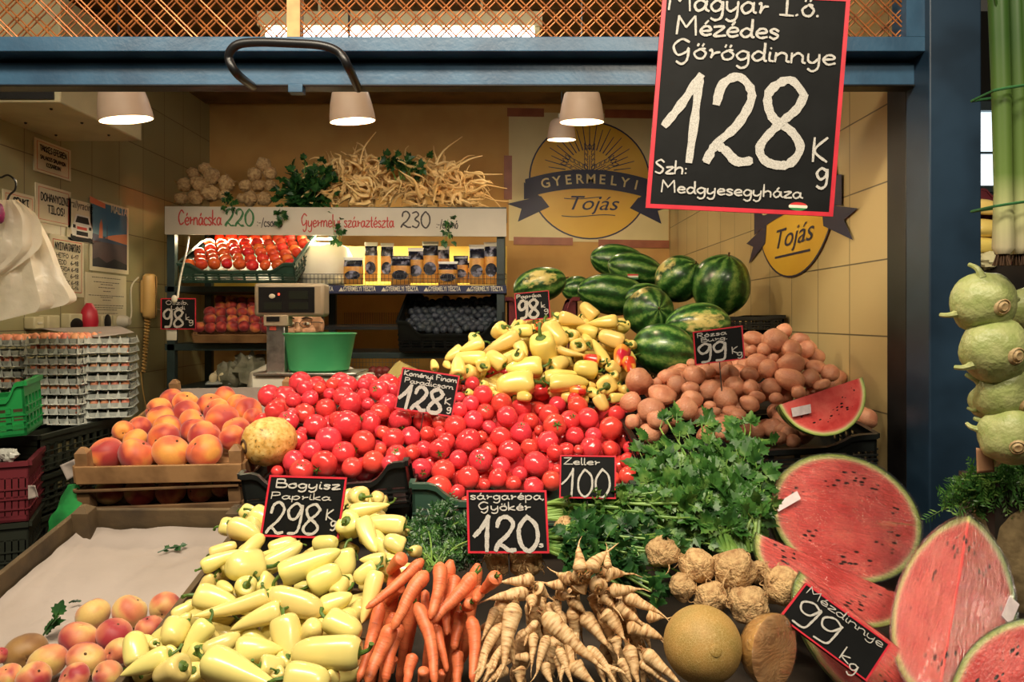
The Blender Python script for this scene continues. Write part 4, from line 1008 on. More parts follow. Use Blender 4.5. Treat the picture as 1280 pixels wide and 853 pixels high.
for sg in (1, -1): na.poly([at(sg * .7, -.2, .0026), at(sg * 1.38, -.38, .0026), at(sg * 1.14, -.46, .0026), at(sg * 1.3, -.7, .0026), at(sg * .74, -.46, .0026)])
k2 = Plane(at(0, -.58, .002), -pl2.u.normalized() * -1, pl2.v.normalized())
k2.u = Vector((0, -1, 0)); k2.n = Vector((-1, 0, 0))
printed(bl, k2, 'Tojás', 0, 0, .36 * sy_, lift=.001, shear=.35, width=.95 * sx_)
cr = MB(); k3 = Plane(at(0, -.06, .003), Vector((0, -1, 0)), Vector((0, 0, 1))); k3.n = Vector((-1, 0, 0)); printed(cr, k3, 'GYERMELYI', 0, 0, .2 * sy_, lift=.001, width=1.7 * sx_)
band(bl, at, -.45, .45, lambda x: -.70, .03, .0025)
part('emblem_disc', ye, m_yel, t, smooth=False); part('emblem_print', na, m_navy, t, smooth=False); part('script_lettering', bl, m_navy, t, smooth=False); part('brand_lettering', cr, m_paper, t, smooth=False)
# ---------------------------------------------------------------- crates
m_wood = mat('old_crate_wood', srgb(118, 88, 56), .7, srgb(80, 58, 36), scale=11, bump=.3, bscale=40, rand=True)
m_woodl = mat('light_crate_wood', srgb(160, 120, 78), .65, srgb(122, 88, 54), scale=12, bump=.25, bscale=40, rand=True)
m_wdark = mat('weathered_crate_wood', srgb(92, 74, 48), .8, srgb(58, 46, 30), scale=9, bump=.4, bscale=40, rand=True)
m_blk = mat('black_crate_plastic', srgb(22, 24, 24), .38, srgb(30, 34, 32), scale=10)
m_grn = mat('green_crate_plastic', srgb(30, 146, 70), .4, srgb(24, 126, 60), scale=6)
m_dgrn = mat('dark_green_crate_plastic', srgb(54, 84, 70), .4, srgb(44, 70, 58), scale=6)
m_olive = mat('olive_crate_plastic', srgb(44, 48, 38), .45, srgb(34, 38, 30), scale=6)
m_mar = mat('maroon_crate_plastic', srgb(112, 38, 46), .45, srgb(90, 30, 38), scale=6)
m_whitepaper = mat('white_paper', srgb(168, 156, 148), .8, srgb(152, 140, 130), scale=3, bump=.4, bscale=9, bdist=.02, rand=False)

class Frame:
    """o front-left-bottom corner, u to the right, v to the back, n up (all vectors with real lengths W, D, H)"""
    def __init__(s, o, u, v, H):
        s.o, s.u, s.v = Vector(o), Vector(u), Vector(v); s.W, s.D, s.H = s.u.length, s.v.length, H
        s.n = s.u.cross(s.v).normalized(); s.uu, s.vv = s.u.normalized(), s.v.normalized()
    def at(s, x, y, z): return s.o + s.uu * x + s.vv * y + s.n * z
    def box(s, mb, x0, y0, z0, x1, y1, z1, m=0):
        return mb.hexa([s.at(x, y, z) for z in (z0, z1) for y in (y0, y1) for x in (x0, x1)], m)

def wooden_crate(fr, label, m, slats=((.0, .45),), post=.03, th=.009, extra=.035, tilt_tops=True, group=None):
    t = root('wooden_crate', label, 'crate', fr.at(fr.W / 2, fr.D / 2, 0), group)
    W, D, H = fr.W, fr.D, fr.H
    fl = MB()
    for k in range(6):
        y0 = D * k / 6 + .004; fr.box(fl, 0, y0, .0, W, y0 + D / 6 - .008, .008)
    part('floor_boards', fl, m, t, smooth=False)
    for nm, (x0, y0, x1, y1) in (('front_slat', (0, -th, W, 0)), ('back_slat', (0, D, W, D + th)), ('side_slat', (-th, 0, 0, D)), ('side_slat', (W, 0, W + th, D))):
        for a, b in slats: part(nm, fr.box(MB(), x0, y0, H * a, x1, y1, H * b), m, t, smooth=False, bevel=.0015)
    for sx in (0, 1):
        for sy in (0, 1):
            mb = MB(); x0 = 0 if sx == 0 else W - post; y0 = 0 if sy == 0 else D - post; hh = H + extra
            b = len(mb.v)
            q = [(x0, y0), (x0 + post, y0), (x0 + post, y0 + post), (x0, y0 + post)]
            mb.v += [fr.at(x, y, 0) for x, y in q] + [fr.at(x, y, hh - .012) for x, y in q] + [fr.at(x0 + post / 2 + dx, y0 + post / 2 + dy, hh) for dx, dy in ((-.006, -.006), (.006, -.006), (.006, .006), (-.006, .006))]
            for l in (0, 4):
                for j in range(4): mb.face((b + l + j, b + l + (j + 1) % 4, b + l + 4 + (j + 1) % 4, b + l + 4 + j))
            mb.face((b + 8, b + 9, b + 10, b + 11)); part('corner_post', mb, m, t, smooth=False)
    return t

def plastic_crate(fr, label, m, dip=.35, group=None, name='plastic_crate', slots=9, rim_m=None, open_floor=True, ribs=3, sdip=0):
    t = root(name, label, 'crate', fr.at(fr.W / 2, fr.D / 2, 0), group)
    W, D, H = fr.W, fr.D, fr.H; th = .006
    def wall(p, q, inw, dipf, nm):
        """slotted wall from p to q (x,y), scooped top"""
        mb = MB(); L = math.hypot(q[0] - p[0], q[1] - p[1]); dx, dy = (q[0] - p[0]) / L, (q[1] - p[1]) / L; n = 28
        top = lambda s_: H - dipf * H * (0 if s_ < .10 or s_ > .90 else min(1, (s_ - .10) / .1, (.90 - s_) / .1) ** .8)
        def seg(s0, s1, z0, z1, o0=0, o1=th):
            pts = []
            for zz in (0, 1):
                for oo in (o0, o1):
                    for s_ in (s0, s1):
                        z = (z0, z1)[zz]; z = z(s_) if callable(z) else z
                        pts.append(fr.at(p[0] + dx * L * s_ + inw[0] * oo, p[1] + dy * L * s_ + inw[1] * oo, z))
            mb.hexa(pts)
        zr = H * (1 - dipf)
        seg(0, 1, 0, H * .10); seg(0, 1, H * .36, H * .42); seg(0, 1, H * .40, zr * .62) if False else None
        for i in range(n):                           # top band follows the scoop, with a rim lip outside
            s0, s1 = i / n, (i + 1) / n
            seg(s0, s1, lambda s_: zr * .72, lambda s_: top(s_)); seg(s0, s1, lambda s_: top(s_) - .012, lambda s_: top(s_) + .001, -.008, th)
        for i in range(slots + 1):
            s_ = i / slots; w_ = .008 / L
            seg(max(0, s_ - w_ * .8), min(1, s_ + w_ * .8), H * .08, zr * .74)
        for k in range(ribs): seg(0, 1, zr * (.2 + .5 * k / max(1, ribs)), zr * (.2 + .5 * k / max(1, ribs)) + .004, -.004, 0)
        return part(nm, mb, m, t, smooth=False)
    wall((0, 0), (W, 0), (0, 1), dip, 'front_wall'); wall((0, D), (W, D), (0, -1), dip, 'back_wall')
    wall((0, 0), (0, D), (1, 0), sdip, 'side_wall'); wall((W, 0), (W, D), (-1, 0), sdip, 'side_wall')
    part('crate_floor', fr.box(MB(), 0, 0, 0, W, D, .006), m, t, smooth=False)
    return t

def frame_px(bl, br, yf, D, rise, H):
    """crate whose bottom front edge runs between two photo points at depth yf; it goes back D metres and climbs rise"""
    o, r = P(*bl, yf), P(*br, yf); return Frame(o, r - o, Vector((0, D, rise)), H)

# peach crate on top, peach crate below
fr = frame_px((97, 607), (304, 603), 2.0, .75, .125, .052); fr = Frame(fr.o, fr.u, fr.v + Vector((-.08, 0, 0)), fr.H)
wooden_crate(fr, 'upper wooden crate of orange peaches beside the round yellow melon', m_woodl, ((.1, 1.0),), .032, .009, .045)
pp = MB(); fr.box(pp, .01, .50, .012, fr.W - .01, fr.D - .004, .016); fr.box(pp, .01, fr.D - .006, .012, fr.W - .01, fr.D - .002, .06)
solo('lining_paper', pp, m_whitepaper, 'white paper lining the empty back of the upper peach crate', 'paper', fr.at(fr.W / 2, .5, .012), smooth=False)
fr2 = frame_px((100, 652), (303, 644), 2.02, .55, .085, .088)
wooden_crate(fr2, 'lower wooden crate with peaches showing through the gap between slats', m_wood, ((.02, .44), (.92, 1.0)), .032, .009, .0)
# the emptied crate lined with paper, lower left
W0 = P(112, 668, 1.74); fr3 = Frame(P(106, 676, 1.74) + Vector((-.02, -.78, -.175)), Vector((.375, -.0, .0)), Vector((.02, .78, .175)), .075)
wooden_crate(fr3, 'nearly empty weathered crate lined with white paper at the lower left', m_wdark, ((.0, 1.0),), .036, .012, .02)
g = MB(); nu, nv = 26, 40; bb = len(g.v)
for j in range(nv + 1):
    for i in range(nu + 1):
        x, y = fr3.W * (.015 + .97 * i / nu), fr3.D * (.01 + .98 * j / nv)
        z = .016 + .012 * mnoise.noise(Vector((x * 9, y * 7, 3))) + .006 * mnoise.noise(Vector((x * 26, y * 18, 8))) + .004 * abs(mnoise.noise(Vector((x * 16, y * 34, 2))))
        e = max(0, 1 - min(i, nu - i) / 2.2); e2 = max(0, 1 - (nv - j) / 2.5); z += .022 * max(e, e2) ** 1.5
        g.v.append(fr3.at(x, y, z))
for j in range(nv):
    for i in range(nu): q = bb + j * (nu + 1) + i; g.face((q, q + 1, q + nu + 2, q + nu + 1))
pap = solo('lining_paper', g, m_whitepaper, 'crumpled white paper covering the floor of the nearly empty crate', 'paper', fr3.at(fr3.W / 2, fr3.D / 2, .01))
md = pap.modifiers.new('thickness', 'SOLIDIFY'); md.thickness = .001
# crate holding the pale peppers
fr4 = Frame(fr3.at(fr3.W + .022, .0, -.03), Vector((.30, -.0, -.02)), Vector((.06, .66, .10)), .06)
wooden_crate(fr4, 'wooden crate under the heap of pale peppers', m_wood, ((.0, .8),), .03, .01, .0)

# tomato crates: black on the left, dark green on the right
fr = frame_px((308, 650), (512, 634), 1.86, .40, .06, .115)
plastic_crate(fr, 'black plastic crate under the left half of the tomatoes', m_blk, .38, sdip=.7)
fr = frame_px((516, 662), (790, 664), 1.84, .42, .06, .115)
plastic_crate(fr, 'dark green plastic crate under the right half of the tomatoes', m_dgrn, .38, sdip=.7)
# black crate under the potatoes, by the wall
fr = frame_px((800, 602), (1096, 586), 1.93, .34, .04, .09)
plastic_crate(fr, 'black plastic crate under the potatoes against the tiled wall', m_blk, .3)
# yellow pepper crate and maroon crate behind
fr = Frame(Vector((-.17, 2.24, 1.22)), Vector((.52, 0, 0)), Vector((0, .26, .10)), .08)
plastic_crate(fr, 'black crate under the heap of yellow peppers', m_blk, .3)
fr = Frame(P(634, 0, 2.72) * Vector((1, 1, 0)) if False else Vector((P(634, 0, 2.72).x, 2.72, 1.302)), Vector((P(722, 0, 2.72).x - P(634, 0, 2.72).x, 0, 0)), Vector((0, .06 + .2, .0)), .372)
plastic_crate(fr, 'maroon plastic crate behind the top of the yellow peppers', m_mar, .2)

# crates stacked at the far left
CG = 'plastic crates stacked at the left'
def stack_crate(px0, px1, py_t, py_b, y, D, m, label, yaw=0):
    zt, zb_ = P(0, py_t, y).z, P(0, py_b, y).z; o = Vector((P(px0, 0, y).x, y, zb_)); W = P(px1, 0, y).x - o.x
    fr = Frame(o, Matrix.Rotation(yaw, 3, 'Z') @ Vector((W, 0, 0)), Matrix.Rotation(yaw, 3, 'Z') @ Vector((0, D, 0)), zt - zb_)
    return plastic_crate(fr, label, m, 0, CG, ribs=3, slots=11), fr
zz = 545
for k, (m_, lb) in enumerate(((m_olive, 'top dark crate under the stacked egg trays'), (m_olive, 'second dark crate down below the egg trays'), (m_olive, 'third dark crate down in the stack below the egg trays'), (m_mar, 'maroon crate low in the stack behind the empty crate'))):
    stack_crate(-8, 49, zz + k * 52, zz + 50 + k * 52, 2.36, .50, m_, lb, 0)
stack_crate(-60, 22, 583, 660, 2.08, .30, m_mar, 'maroon crate with open slots at the far left edge', .42)
stack_crate(-60, 22, 662, 742, 2.08, .30, m_olive, 'dark crate under the maroon crate at the far left edge', .42)
stack_crate(-60, 22, 744, 840, 2.08, .30, m_olive, 'lowest dark crate at the far left, mostly out of frame', .42)
o_ = P(-78, 556, 2.06); w_ = P(18, 550, 2.06) - o_; RZ = Matrix.Rotation(.40, 3, 'Z')
fr = Frame(o_, RZ @ w_, RZ @ Vector((0, .26, 0)), .15)
plastic_crate(fr, 'bright green plastic crate at the left edge before the egg trays', m_grn, .3, CG, slots=5)
bk = MB()
for a_ in range(3): bk.box((P(-60, 0, 2.08).x - .05, 2.12 , 0), (P(10, 0, 2.08).x - .05, 2.34, P(0, 841, 2.08).z))
solo('pallet', bk, m_wdark, 'dark pallet block under the crates at the far left', 'pallet', (P(-20, 0, 2.1).x, 2.3, 0), smooth=False)
bk = MB(); bk.box((P(-8, 0, 2.36).x, 2.37, 0), (P(49, 0, 2.36).x, 2.85, P(0, zz + 50 + 3 * 52, 2.36).z))
solo('pallet', bk, m_wdark, 'dark pallet block under the crates that carry the egg trays', 'pallet', (P(90, 0, 2.7).x, 2.85, 0), smooth=False)
fl_ = MB()
for k in range(12):
    c = P(-8 + k * 2.2, 572 + R.uniform(-3, 3), 2.14); fl_.blob(c + Vector((0, 0, .005)), (.016, .014, .014), 8, 6, 0, None, .4, 3, k)
bag_m = mat('clear_bag', srgb(190, 190, 180), .2, rand=False)
solo('crumpled_bag', fl_, bag_m, 'crumpled pale plastic bag on the maroon crate at the left edge', 'bag', P(4, 580, 2.14))
# papers and the green cloth hanging by the crates
def sheet(name, px, y, label, cat, m, curl=.01, dep=None):
    (a, b, c, d) = [P(*q, y + (dep[i] if dep else 0)) for i, q in enumerate(px)]; mb = MB(); n = 8
    for j in range(n + 1):
        for i in range(n + 1):
            p = a.lerp(b, i / n).lerp(d.lerp(c, i / n), j / n); p.y += curl * math.sin(i / n * 3.14) * math.sin(j / n * 2.2); mb.v.append(p)
    for j in range(n):
        for i in range(n): q = j * (n + 1) + i; mb.face((q, q + 1, q + n + 2, q + n + 1))
    o = solo(name, mb, m, label, cat, (a + c) / 2); md = o.modifiers.new('thickness', 'SOLIDIFY'); md.thickness = .0012; return o
sheet('paper_note', [(75, 582), (93, 574), (97, 592), (84, 601)], 2.06, 'white paper note stuck at the left post of the peach crate', 'note', m_whitepaper)
sheet('paper_note', [(35, 607), (44, 607), (48, 622), (35, 625)], 2.09, 'white paper note on the corner of the maroon crate', 'note', m_whitepaper)
m_gcloth = mat('green_cloth', srgb(28, 140, 62), .7, srgb(18, 100, 44), scale=18, rand=False)
cb = MB(); nn = 14
for k in range(9):
    t_ = k / 8; wd = .012 + .032 * min(1, t_ * 1.6); c = P(92 - 8 * t_, 606 + 60 * t_, 2.02)
    for j in range(nn):
        a = 2 * math.pi * j / nn; r = wd * (1 + .18 * math.sin(4 * a + k)); cb.v.append(c + Vector((r * math.cos(a), .5 * r * math.sin(a), 0)))
for k in range(8):
    for j in range(nn): cb.face((k * nn + j, k * nn + (j + 1) % nn, (k + 1) * nn + (j + 1) % nn, (k + 1) * nn + j))
cb.face(list(range(nn))); cb.face([8 * nn + j for j in range(nn)])
solo('green_bag', cb, m_gcloth, 'bunched green plastic bag hanging off the peach crate corner', 'bag', P(92, 606, 2.02))

# ---------------------------------------------------------------- egg trays
m_pulp = mat('grey_pulp', srgb(188, 192, 184), .9, srgb(158, 164, 158), scale=25, bump=.3, bscale=120)
m_egg = mat('brown_egg', srgb(228, 152, 116), .5, srgb(212, 130, 96), scale=4, hue=.03, val=.25)
def tray_mesh(n=5, pitch=.038, h=.026):
    """moulded tray with pointed cups along its sides, n by n"""
    mb = MB(); L = n * pitch; q = 8
    N = n * q
    def z(x, y):
        cx, cy = math.cos(2 * math.pi * x / pitch), math.cos(2 * math.pi * y / pitch)
        return h * (.5 + .5 * max(-1, min(1, .75 * (cx + cy) * .8)))
    for j in range(N + 1):
        for i in range(N + 1): mb.v.append(Vector((i * L / N - L / 2, j * L / N - L / 2, z(i * L / N, j * L / N))))
    for j in range(N):
        for i in range(N): p = j * (N + 1) + i; mb.face((p, p + 1, p + N + 2, p + N + 1))
    # slanted cup faces around the rim
    for side in range(4):
        Rm = Matrix.Rotation(side * math.pi / 2, 4, 'Z')
        for k in range(n):
            x0 = -L / 2 + k * pitch
            pts = [(x0 + .004, -L / 2 - .002, h), (x0 + pitch - .004, -L / 2 - .002, h), (x0 + pitch * .72, -L / 2 + .004, 0), (x0 + pitch * .28, -L / 2 + .004, 0)]
            mb.poly([Rm @ Vector(p) for p in pts])
            pk = [(x0 - .010, -L / 2 - .006, h * .25), (x0 + .010, -L / 2 - .006, h * .25), (x0 + .0, -L / 2 - .0, h + .012)]
            mb.poly([Rm @ Vector(p) for p in pk])
        rim = [(-L / 2 - .008, -L / 2 - .008, h * .2), (L / 2 + .008, -L / 2 - .008, h * .2), (L / 2 + .006, -L / 2, h * .32), (-L / 2 - .006, -L / 2, h * .32)]
        mb.poly([Rm @ Vector(p) for p in rim])
    return mb.mesh('egg_tray', m_pulp, smooth=True)
trayP = proto('egg_tray', tray_mesh())
eggP = proto('egg', MB().lathe([(.001, -.021), (.0105, -.018), (.0155, -.008), (.0162, .0), (.0145, .010), (.009, .018), (.001, .0225)], 14, closed=False).mesh('egg', m_egg))
def egg_stack(px_l, px_r, py_top, py_bot, y, yaw, nt, who, ntop):
    zb_, zt = P(0, py_bot, y).z, P(0, py_top, y).z; W = (px_r - px_l) * y / F
    sc_ = W / .198; cx = (px_l + px_r) / 2; dz = (zt - zb_) / nt
    base = P(cx, 0, y); C0 = Vector((base.x, y, zb_)) + Matrix.Rotation(yaw, 3, 'Z') @ Vector((0, W / 2, 0))
    for k in range(nt):
        M = Matrix.Translation(C0 + Vector((R.uniform(-.003, .003), R.uniform(-.003, .003), k * dz))) @ Matrix.Rotation(yaw + R.uniform(-.02, .02), 4, 'Z') @ Matrix.Scale(sc_, 4)
        if k % 2: M = M @ Matrix.Rotation(math.pi / 2, 4, 'Z')
        nth = ('lowest', 'second', 'third', 'fourth', 'fifth', 'sixth', 'seventh', 'eighth', 'ninth', 'tenth', 'eleventh')[k]
        lab = f'grey egg tray, {nth} up from the crate in {who}' if k else f'grey egg tray resting on the crate, bottom of {who}'
        if k == nt - 1: lab = f'grey egg tray on top of {who}'
        inst(trayP, M, 'egg tray', 'grey egg trays stacked at the left', lab)
        if k == nt - 1 or k % 2 == 1:
            for i in range(5):
                for j in range(5 if k == nt - 1 else 1):
                    if k == nt - 1 and ntop <= 0: continue
                    for face in ((0,) if k == nt - 1 else (0,)):
                        q = Matrix.Translation(C0 + Vector((0, 0, k * dz))) @ Matrix.Rotation(yaw, 4, 'Z') @ Matrix.Scale(sc_, 4) @ Matrix.Translation(((i - 2) * .038, (j - 2) * .038, .026)) 
                        row = ('front', 'second', 'third', 'fourth', 'back')[j]; col_ = ('leftmost', 'second', 'third', 'fourth', 'rightmost')[i]
                        lab = f'brown egg, {col_} in the {row} row of the top tray in {who}' if k == nt - 1 else f'brown egg, {col_} at the front of the {nth} tray up in {who}'
                        inst(eggP, q, 'egg', 'brown eggs in the grey trays', lab)
egg_stack(30, 98, 420, 533, 2.62, -.06, 9, 'the middle stack', 1)
egg_stack(99, 160, 420, 524, 2.68, .32, 9, 'the right stack', 0)
egg_stack(-40, 27, 421, 500, 2.66, -.05, 6, 'the left stack', 1)
bs = MB(); bs.box((P(-40, 0, 2.66).x, 2.68, P(0, 535, 2.66).z), (P(26, 0, 2.66).x, 2.88, P(0, 501, 2.66).z)); bs.box((P(-45, 0, 2.66).x, 2.7, 0), (P(26, 0, 2.66).x, 2.86, P(0, 536, 2.66).z))
solo('support_box', bs, m_wdark, 'dark box under the left stack of egg trays', 'box', (P(-5, 0, 2.7).x, 2.78, 0), smooth=False)
sheet('paper_sheet', [(48, 411), (150, 408), (168, 416), (122, 422)], 2.7, 'white paper sheet lying on the right stack of egg trays', 'paper', m_whitepaper, .0, (.1, .22, .12, .0))
# ---------------------------------------------------------------- rear shelf unit
m_teal = mat('teal_steel', srgb(44, 62, 62), .45, srgb(34, 50, 52), scale=9, rand=False)
m_yback = mat('yellow_back_panel', srgb(244, 206, 92), .5, srgb(236, 192, 76), scale=2, rand=False)
m_signw = mat('white_price_board', srgb(206, 196, 178), .55, srgb(190, 180, 162), scale=3, rand=False)
YS = 3.92; YSB = 4.42
x0, x1 = P(206, 0, YS).x, P(633, 0, YS).x
zf = lambda py, y=YS: P(0, py, y).z
sh = root('shelf_unit', 'tall teal steel shelf unit against the back wall, full of goods', 'shelf', ((x0 + x1) / 2, (YS + YSB) / 2, 0))
for x in (x0 + .03, P(416, 0, YSB).x, x1 - .03):
    for y in ((YSB,) if x not in (x0 + .03, x1 - .03) else (YS + .02, YSB)):
        part('upright', MB().box((x - .02, y - .02, 0), (x + .02, y + .02, zf(262))), m_teal, sh, smooth=False, bevel=.002)
def deck(py, th=.02, xa=x0, xb=x1, m=m_teal, nm='shelf_board'): return part(nm, MB().box((xa, YS, zf(py) - th), (xb, YSB, zf(py))), m, sh, smooth=False, bevel=.002)
deck(259); deck(358, .03); deck(430, .035, x0, P(342, 0, YS).x); deck(441, .03, P(340, 0, YS).x, x1); deck(486, .03)
part('back_panel', MB().box((P(375, 0, YSB).x, YSB + .02, zf(357)), (x1, YSB + .03, zf(296))), m_yback, sh, smooth=False)
part('back_panel', MB().box((x0 + .02, YSB + .02, zf(357)), (P(372, 0, YSB).x, YSB + .03, zf(285))), m_yback, sh, smooth=False)
# wire rack front and wire shelves
wr = MB()
for k in range(56):
    x = P(364, 0, YS).x + (x1 - P(364, 0, YS).x) * k / 55; wr.tube([(x, YS - .01, zf(356)), (x, YS - .01, zf(343))], .0016, 4)
for py in (343, 349, 356): wr.tube([(P(364, 0, YS).x, YS - .01, zf(py)), (x1, YS - .01, zf(py))], .0022, 4)
part('wire_front', wr, m_black, sh)
ws = MB()
for py in (407,):
    for k in range(40):
        x = P(404, 0, YS).x + (P(500, 0, YS).x - P(404, 0, YS).x) * k / 39; ws.tube([(x, YS, zf(py)), (x, YSB, zf(py)), (x, YSB, zf(py) + .07)], .0016, 4)
    for k in range(7): y = YS + (YSB - YS) * k / 6; ws.tube([(P(404, 0, YS).x, y, zf(py)), (P(500, 0, YS).x, y, zf(py))], .002, 4)
    ws.box((P(404, 0, YS).x, YS - .01, zf(py) - .022), (P(500, 0, YS).x, YS + .005, zf(py) - .004))
part('wire_shelf', ws, m_black, sh)
wb = MB()
for k in range(30): x = P(404, 0, YSB).x + .55 * k / 29; wb.tube([(x, YSB, zf(486)), (x, YSB, zf(441))], .0016, 4)
for k in range(8): z = zf(486) + (zf(441) - zf(486)) * k / 7; wb.tube([(P(404, 0, YSB).x, YSB, z), (P(404, 0, YSB).x + .55, YSB, z)], .0016, 4)
part('wire_back', wb, m_grey, sh)
# blue label strip
m_strip = mat('blue_label_strip', srgb(28, 38, 84), .4, rand=False)
pl = Plane(Vector((P(362, 0, YS).x, YS - .016, zf(367))), Vector((x1 - P(362, 0, YS).x, 0, 0)), Vector((0, 0, zf(357) - zf(367))))
st = part('label_strip', pl.slab(MB(), 0, 0, 1, 1, -.003, 0), m_strip, sh, smooth=False)
tx = MB()
for k in range(5):
    printed(tx, pl, 'GYERMELYI TÉSZTA', .13 + .195 * k, .28, .034, width=.165, bold=.0006)
    tx.poly([pl.at(.035 + .195 * k, .25, .0015), pl.at(.058 + .195 * k, .25, .0015), pl.at(.0465 + .195 * k, .75, .0015)])
part('strip_lettering', tx, m_white, st, smooth=False)
# price board along the top
pl = Plane(P(206, 293, YS - .03), P(633, 296, YS - .03) - P(206, 293, YS - .03), P(206, 258, YS - .03) - P(206, 293, YS - .03))
pb = root('price_board', 'long white price board fixed along the top of the rear shelf', 'sign', pl.at(.5, 0))
part('board', pl.slab(MB(), 0, 0, 1, 1, -.012, 0), m_signw, pb, smooth=False)
m_rink = mat('red_ink', srgb(190, 66, 60), .7, rand=False); m_gink = mat('green_ink', srgb(60, 118, 70), .7, rand=False); m_kink = mat('dark_ink', srgb(70, 62, 60), .7, rand=False)
l = MB(); letter(l, pl, 'Cérnácska', .04, .34, .075, .22, .007); part('red_lettering', l, m_rink, pb)
l = MB()
letter(l, pl, '220', .175, .32, .085, .15, .007); letter(l, pl, '220', .1775, .29, .085, .15, .004); part('green_price', l, m_gink, pb)
l = MB(); letter(l, pl, ':-/csomó', .27, .3, .05, .13, .005); letter(l, pl, ':-/csomó', .795, .28, .05, .11, .005); part('dark_lettering', l, m_kink, pb)
l = MB(); letter(l, pl, 'Gyermelyi száraztészta', .40, .3, .065, .47, .006); part('red_lettering', l, m_rink, pb)
l = MB(); letter(l, pl, '230', .69, .3, .08, .155, .008); part('dark_price', l, m_kink, pb)

# things on the top shelf: celeriac heaps
m_cel = mat('celeriac_skin', srgb(212, 176, 124), .8, srgb(166, 124, 80), scale=3.0, bump=.45, bscale=6, bdist=.07, val=.2, lo=.42, hi=.72)
def celeriac_mesh(seed):
    mb = MB().blob((0, 0, 0), (1, 1, .92), 24, 16, 0, None, .2, 1.8, seed); rr = random.Random(seed)
    for v in mb.v: v *= 1 + .045 * mnoise.noise(v * 5 + Vector((seed, 0, 0)))
    return mb.mesh('celeriac', m_cel)
def rootlets_mesh(seed):
    rr = random.Random(seed); mb = MB()
    for k in range(14):
        d = Vector((rr.gauss(0, 1), rr.gauss(0, 1), rr.uniform(-1.2, .3))).normalized(); p = d * .93
        t_ = Vector((rr.gauss(0, .4), rr.gauss(0, .4), -.5)); mb.tube(catmull([p, p + d * .18 + t_ * .1, p + d * .2 + t_ * .4, p + d * .1 + t_ * .7], 2), [.05, .045, .04, .035, .03, .02, .015][:7], 4)
    return mb.mesh('rootlets', m_cel)
CELP = [proto('celeriac', celeriac_mesh(i), [('rootlets', rootlets_mesh(i))]) for i in range(4)]
def celer(px, py, r, y, label, grp, k):
    c = P(px, py, y); q = r * y / F
    o = inst(CELP[k % 4], Matrix.Translation(c) @ Matrix.Rotation(k * 1.3, 4, 'Z') @ Matrix.Rotation(k * .7, 4, 'X') @ Matrix.Scale(q, 4), 'celeriac', grp, label); return o
k = 0
KH = T2(200, 180, 5.333, [(300,165,42),(220,195,40),(345,220,58),(165,275,48),(255,268,55),(335,330,58),(440,265,54),(140,365,42),(237,362,52),(430,345,42)])
KH2 = T2(200, 180, 5.333, [(690,135,48),(632,205,48),(732,195,44),(570,280,42),(655,280,44),(735,280,40),(600,365,52),(695,365,50),(545,365,36)])
nm1 = ['topmost', 'upper left', 'upper right, largest', 'far left of the middle row', 'centre of the middle row', 'lower centre, third in the bottom row', 'right end of the middle row', 'leftmost in the bottom row', 'second in the bottom row', 'rightmost in the bottom row']
nm2 = ['topmost', 'left of the second row', 'right of the second row', 'left of the third row', 'centre of the third row', 'right of the third row', 'middle of the bottom row', 'rightmost in the bottom row', 'leftmost in the bottom row']
for (px, py, r), n_ in zip(KH, nm1): celer(px, py, r, 4.02 + .004 * (258 - py) * .35, f'small celeriac, {n_} in the left pile on the shelf', 'small celeriac on the top shelf', k); k += 1
for (px, py, r), n_ in zip(KH2, nm2): celer(px, py, r, 4.02 + .004 * (258 - py) * .35, f'small celeriac, {n_} in the second pile on the shelf', 'small celeriac on the top shelf', k); k += 1
# tangled heap of thin parsley roots
m_thin = mat('thin_root_skin', srgb(248, 214, 150), .6, srgb(226, 182, 114), scale=6, val=.2, rand=False)
rt = MB(); rr = random.Random(11)
for k in range(360):
    u = rr.random(); px = 402 + u * 190; top = interp([(400, 222), (430, 200), (480, 203), (520, 208), (560, 208), (590, 226)], px)
    py = top + (252 - top) * rr.random() ** 1.3; y = 4.0 + rr.uniform(-.06, .12) + (252 - py) * .0022
    p = P(px, py, y); side = (u - .42) * 2
    d = Vector((side * .8 + rr.gauss(0, .55), -rr.random() * .7, rr.gauss(.05, .5))).normalized(); L = rr.uniform(.08, .20); pts = [p]
    for q in range(5):
        d = (d + Vector((rr.gauss(0, .5), rr.gauss(0, .3), rr.gauss(-.16, .42)))).normalized(); n_ = pts[-1] + d * L / 5
        if n_.z < zf(257) + .01 and n_.y > YS - .05: n_.z = zf(257) + .01
        pts.append(n_)
    r0 = rr.uniform(.007, .0165); rt.tube(catmull(pts, 2), [r0 * (1 - .085 * q) for q in range(11)], 5)
for (pts) in ([(450, 205), (455, 185), (470, 165)], [(545, 205), (555, 188), (578, 171)], [(560, 215), (585, 200), (603, 195)], [(590, 228), (612, 232), (634, 236)], [(590, 240), (615, 250), (636, 252)], [(405, 225), (390, 222), (383, 240)], [(402, 240), (388, 240), (382, 262)], [(580, 215), (600, 218), (628, 218)], [(590, 240), (612, 246), (628, 262)]):
    rt.tube(catmull([P(*q, 3.98) for q in pts], 4), [.007 - .0006 * q for q in range(9)], 5)
solo('parsley_root_heap', rt, m_thin, 'tangled heap of thin pale parsley roots on the top rear shelf', 'parsley roots', P(500, 255, 4.05), kind='stuff')

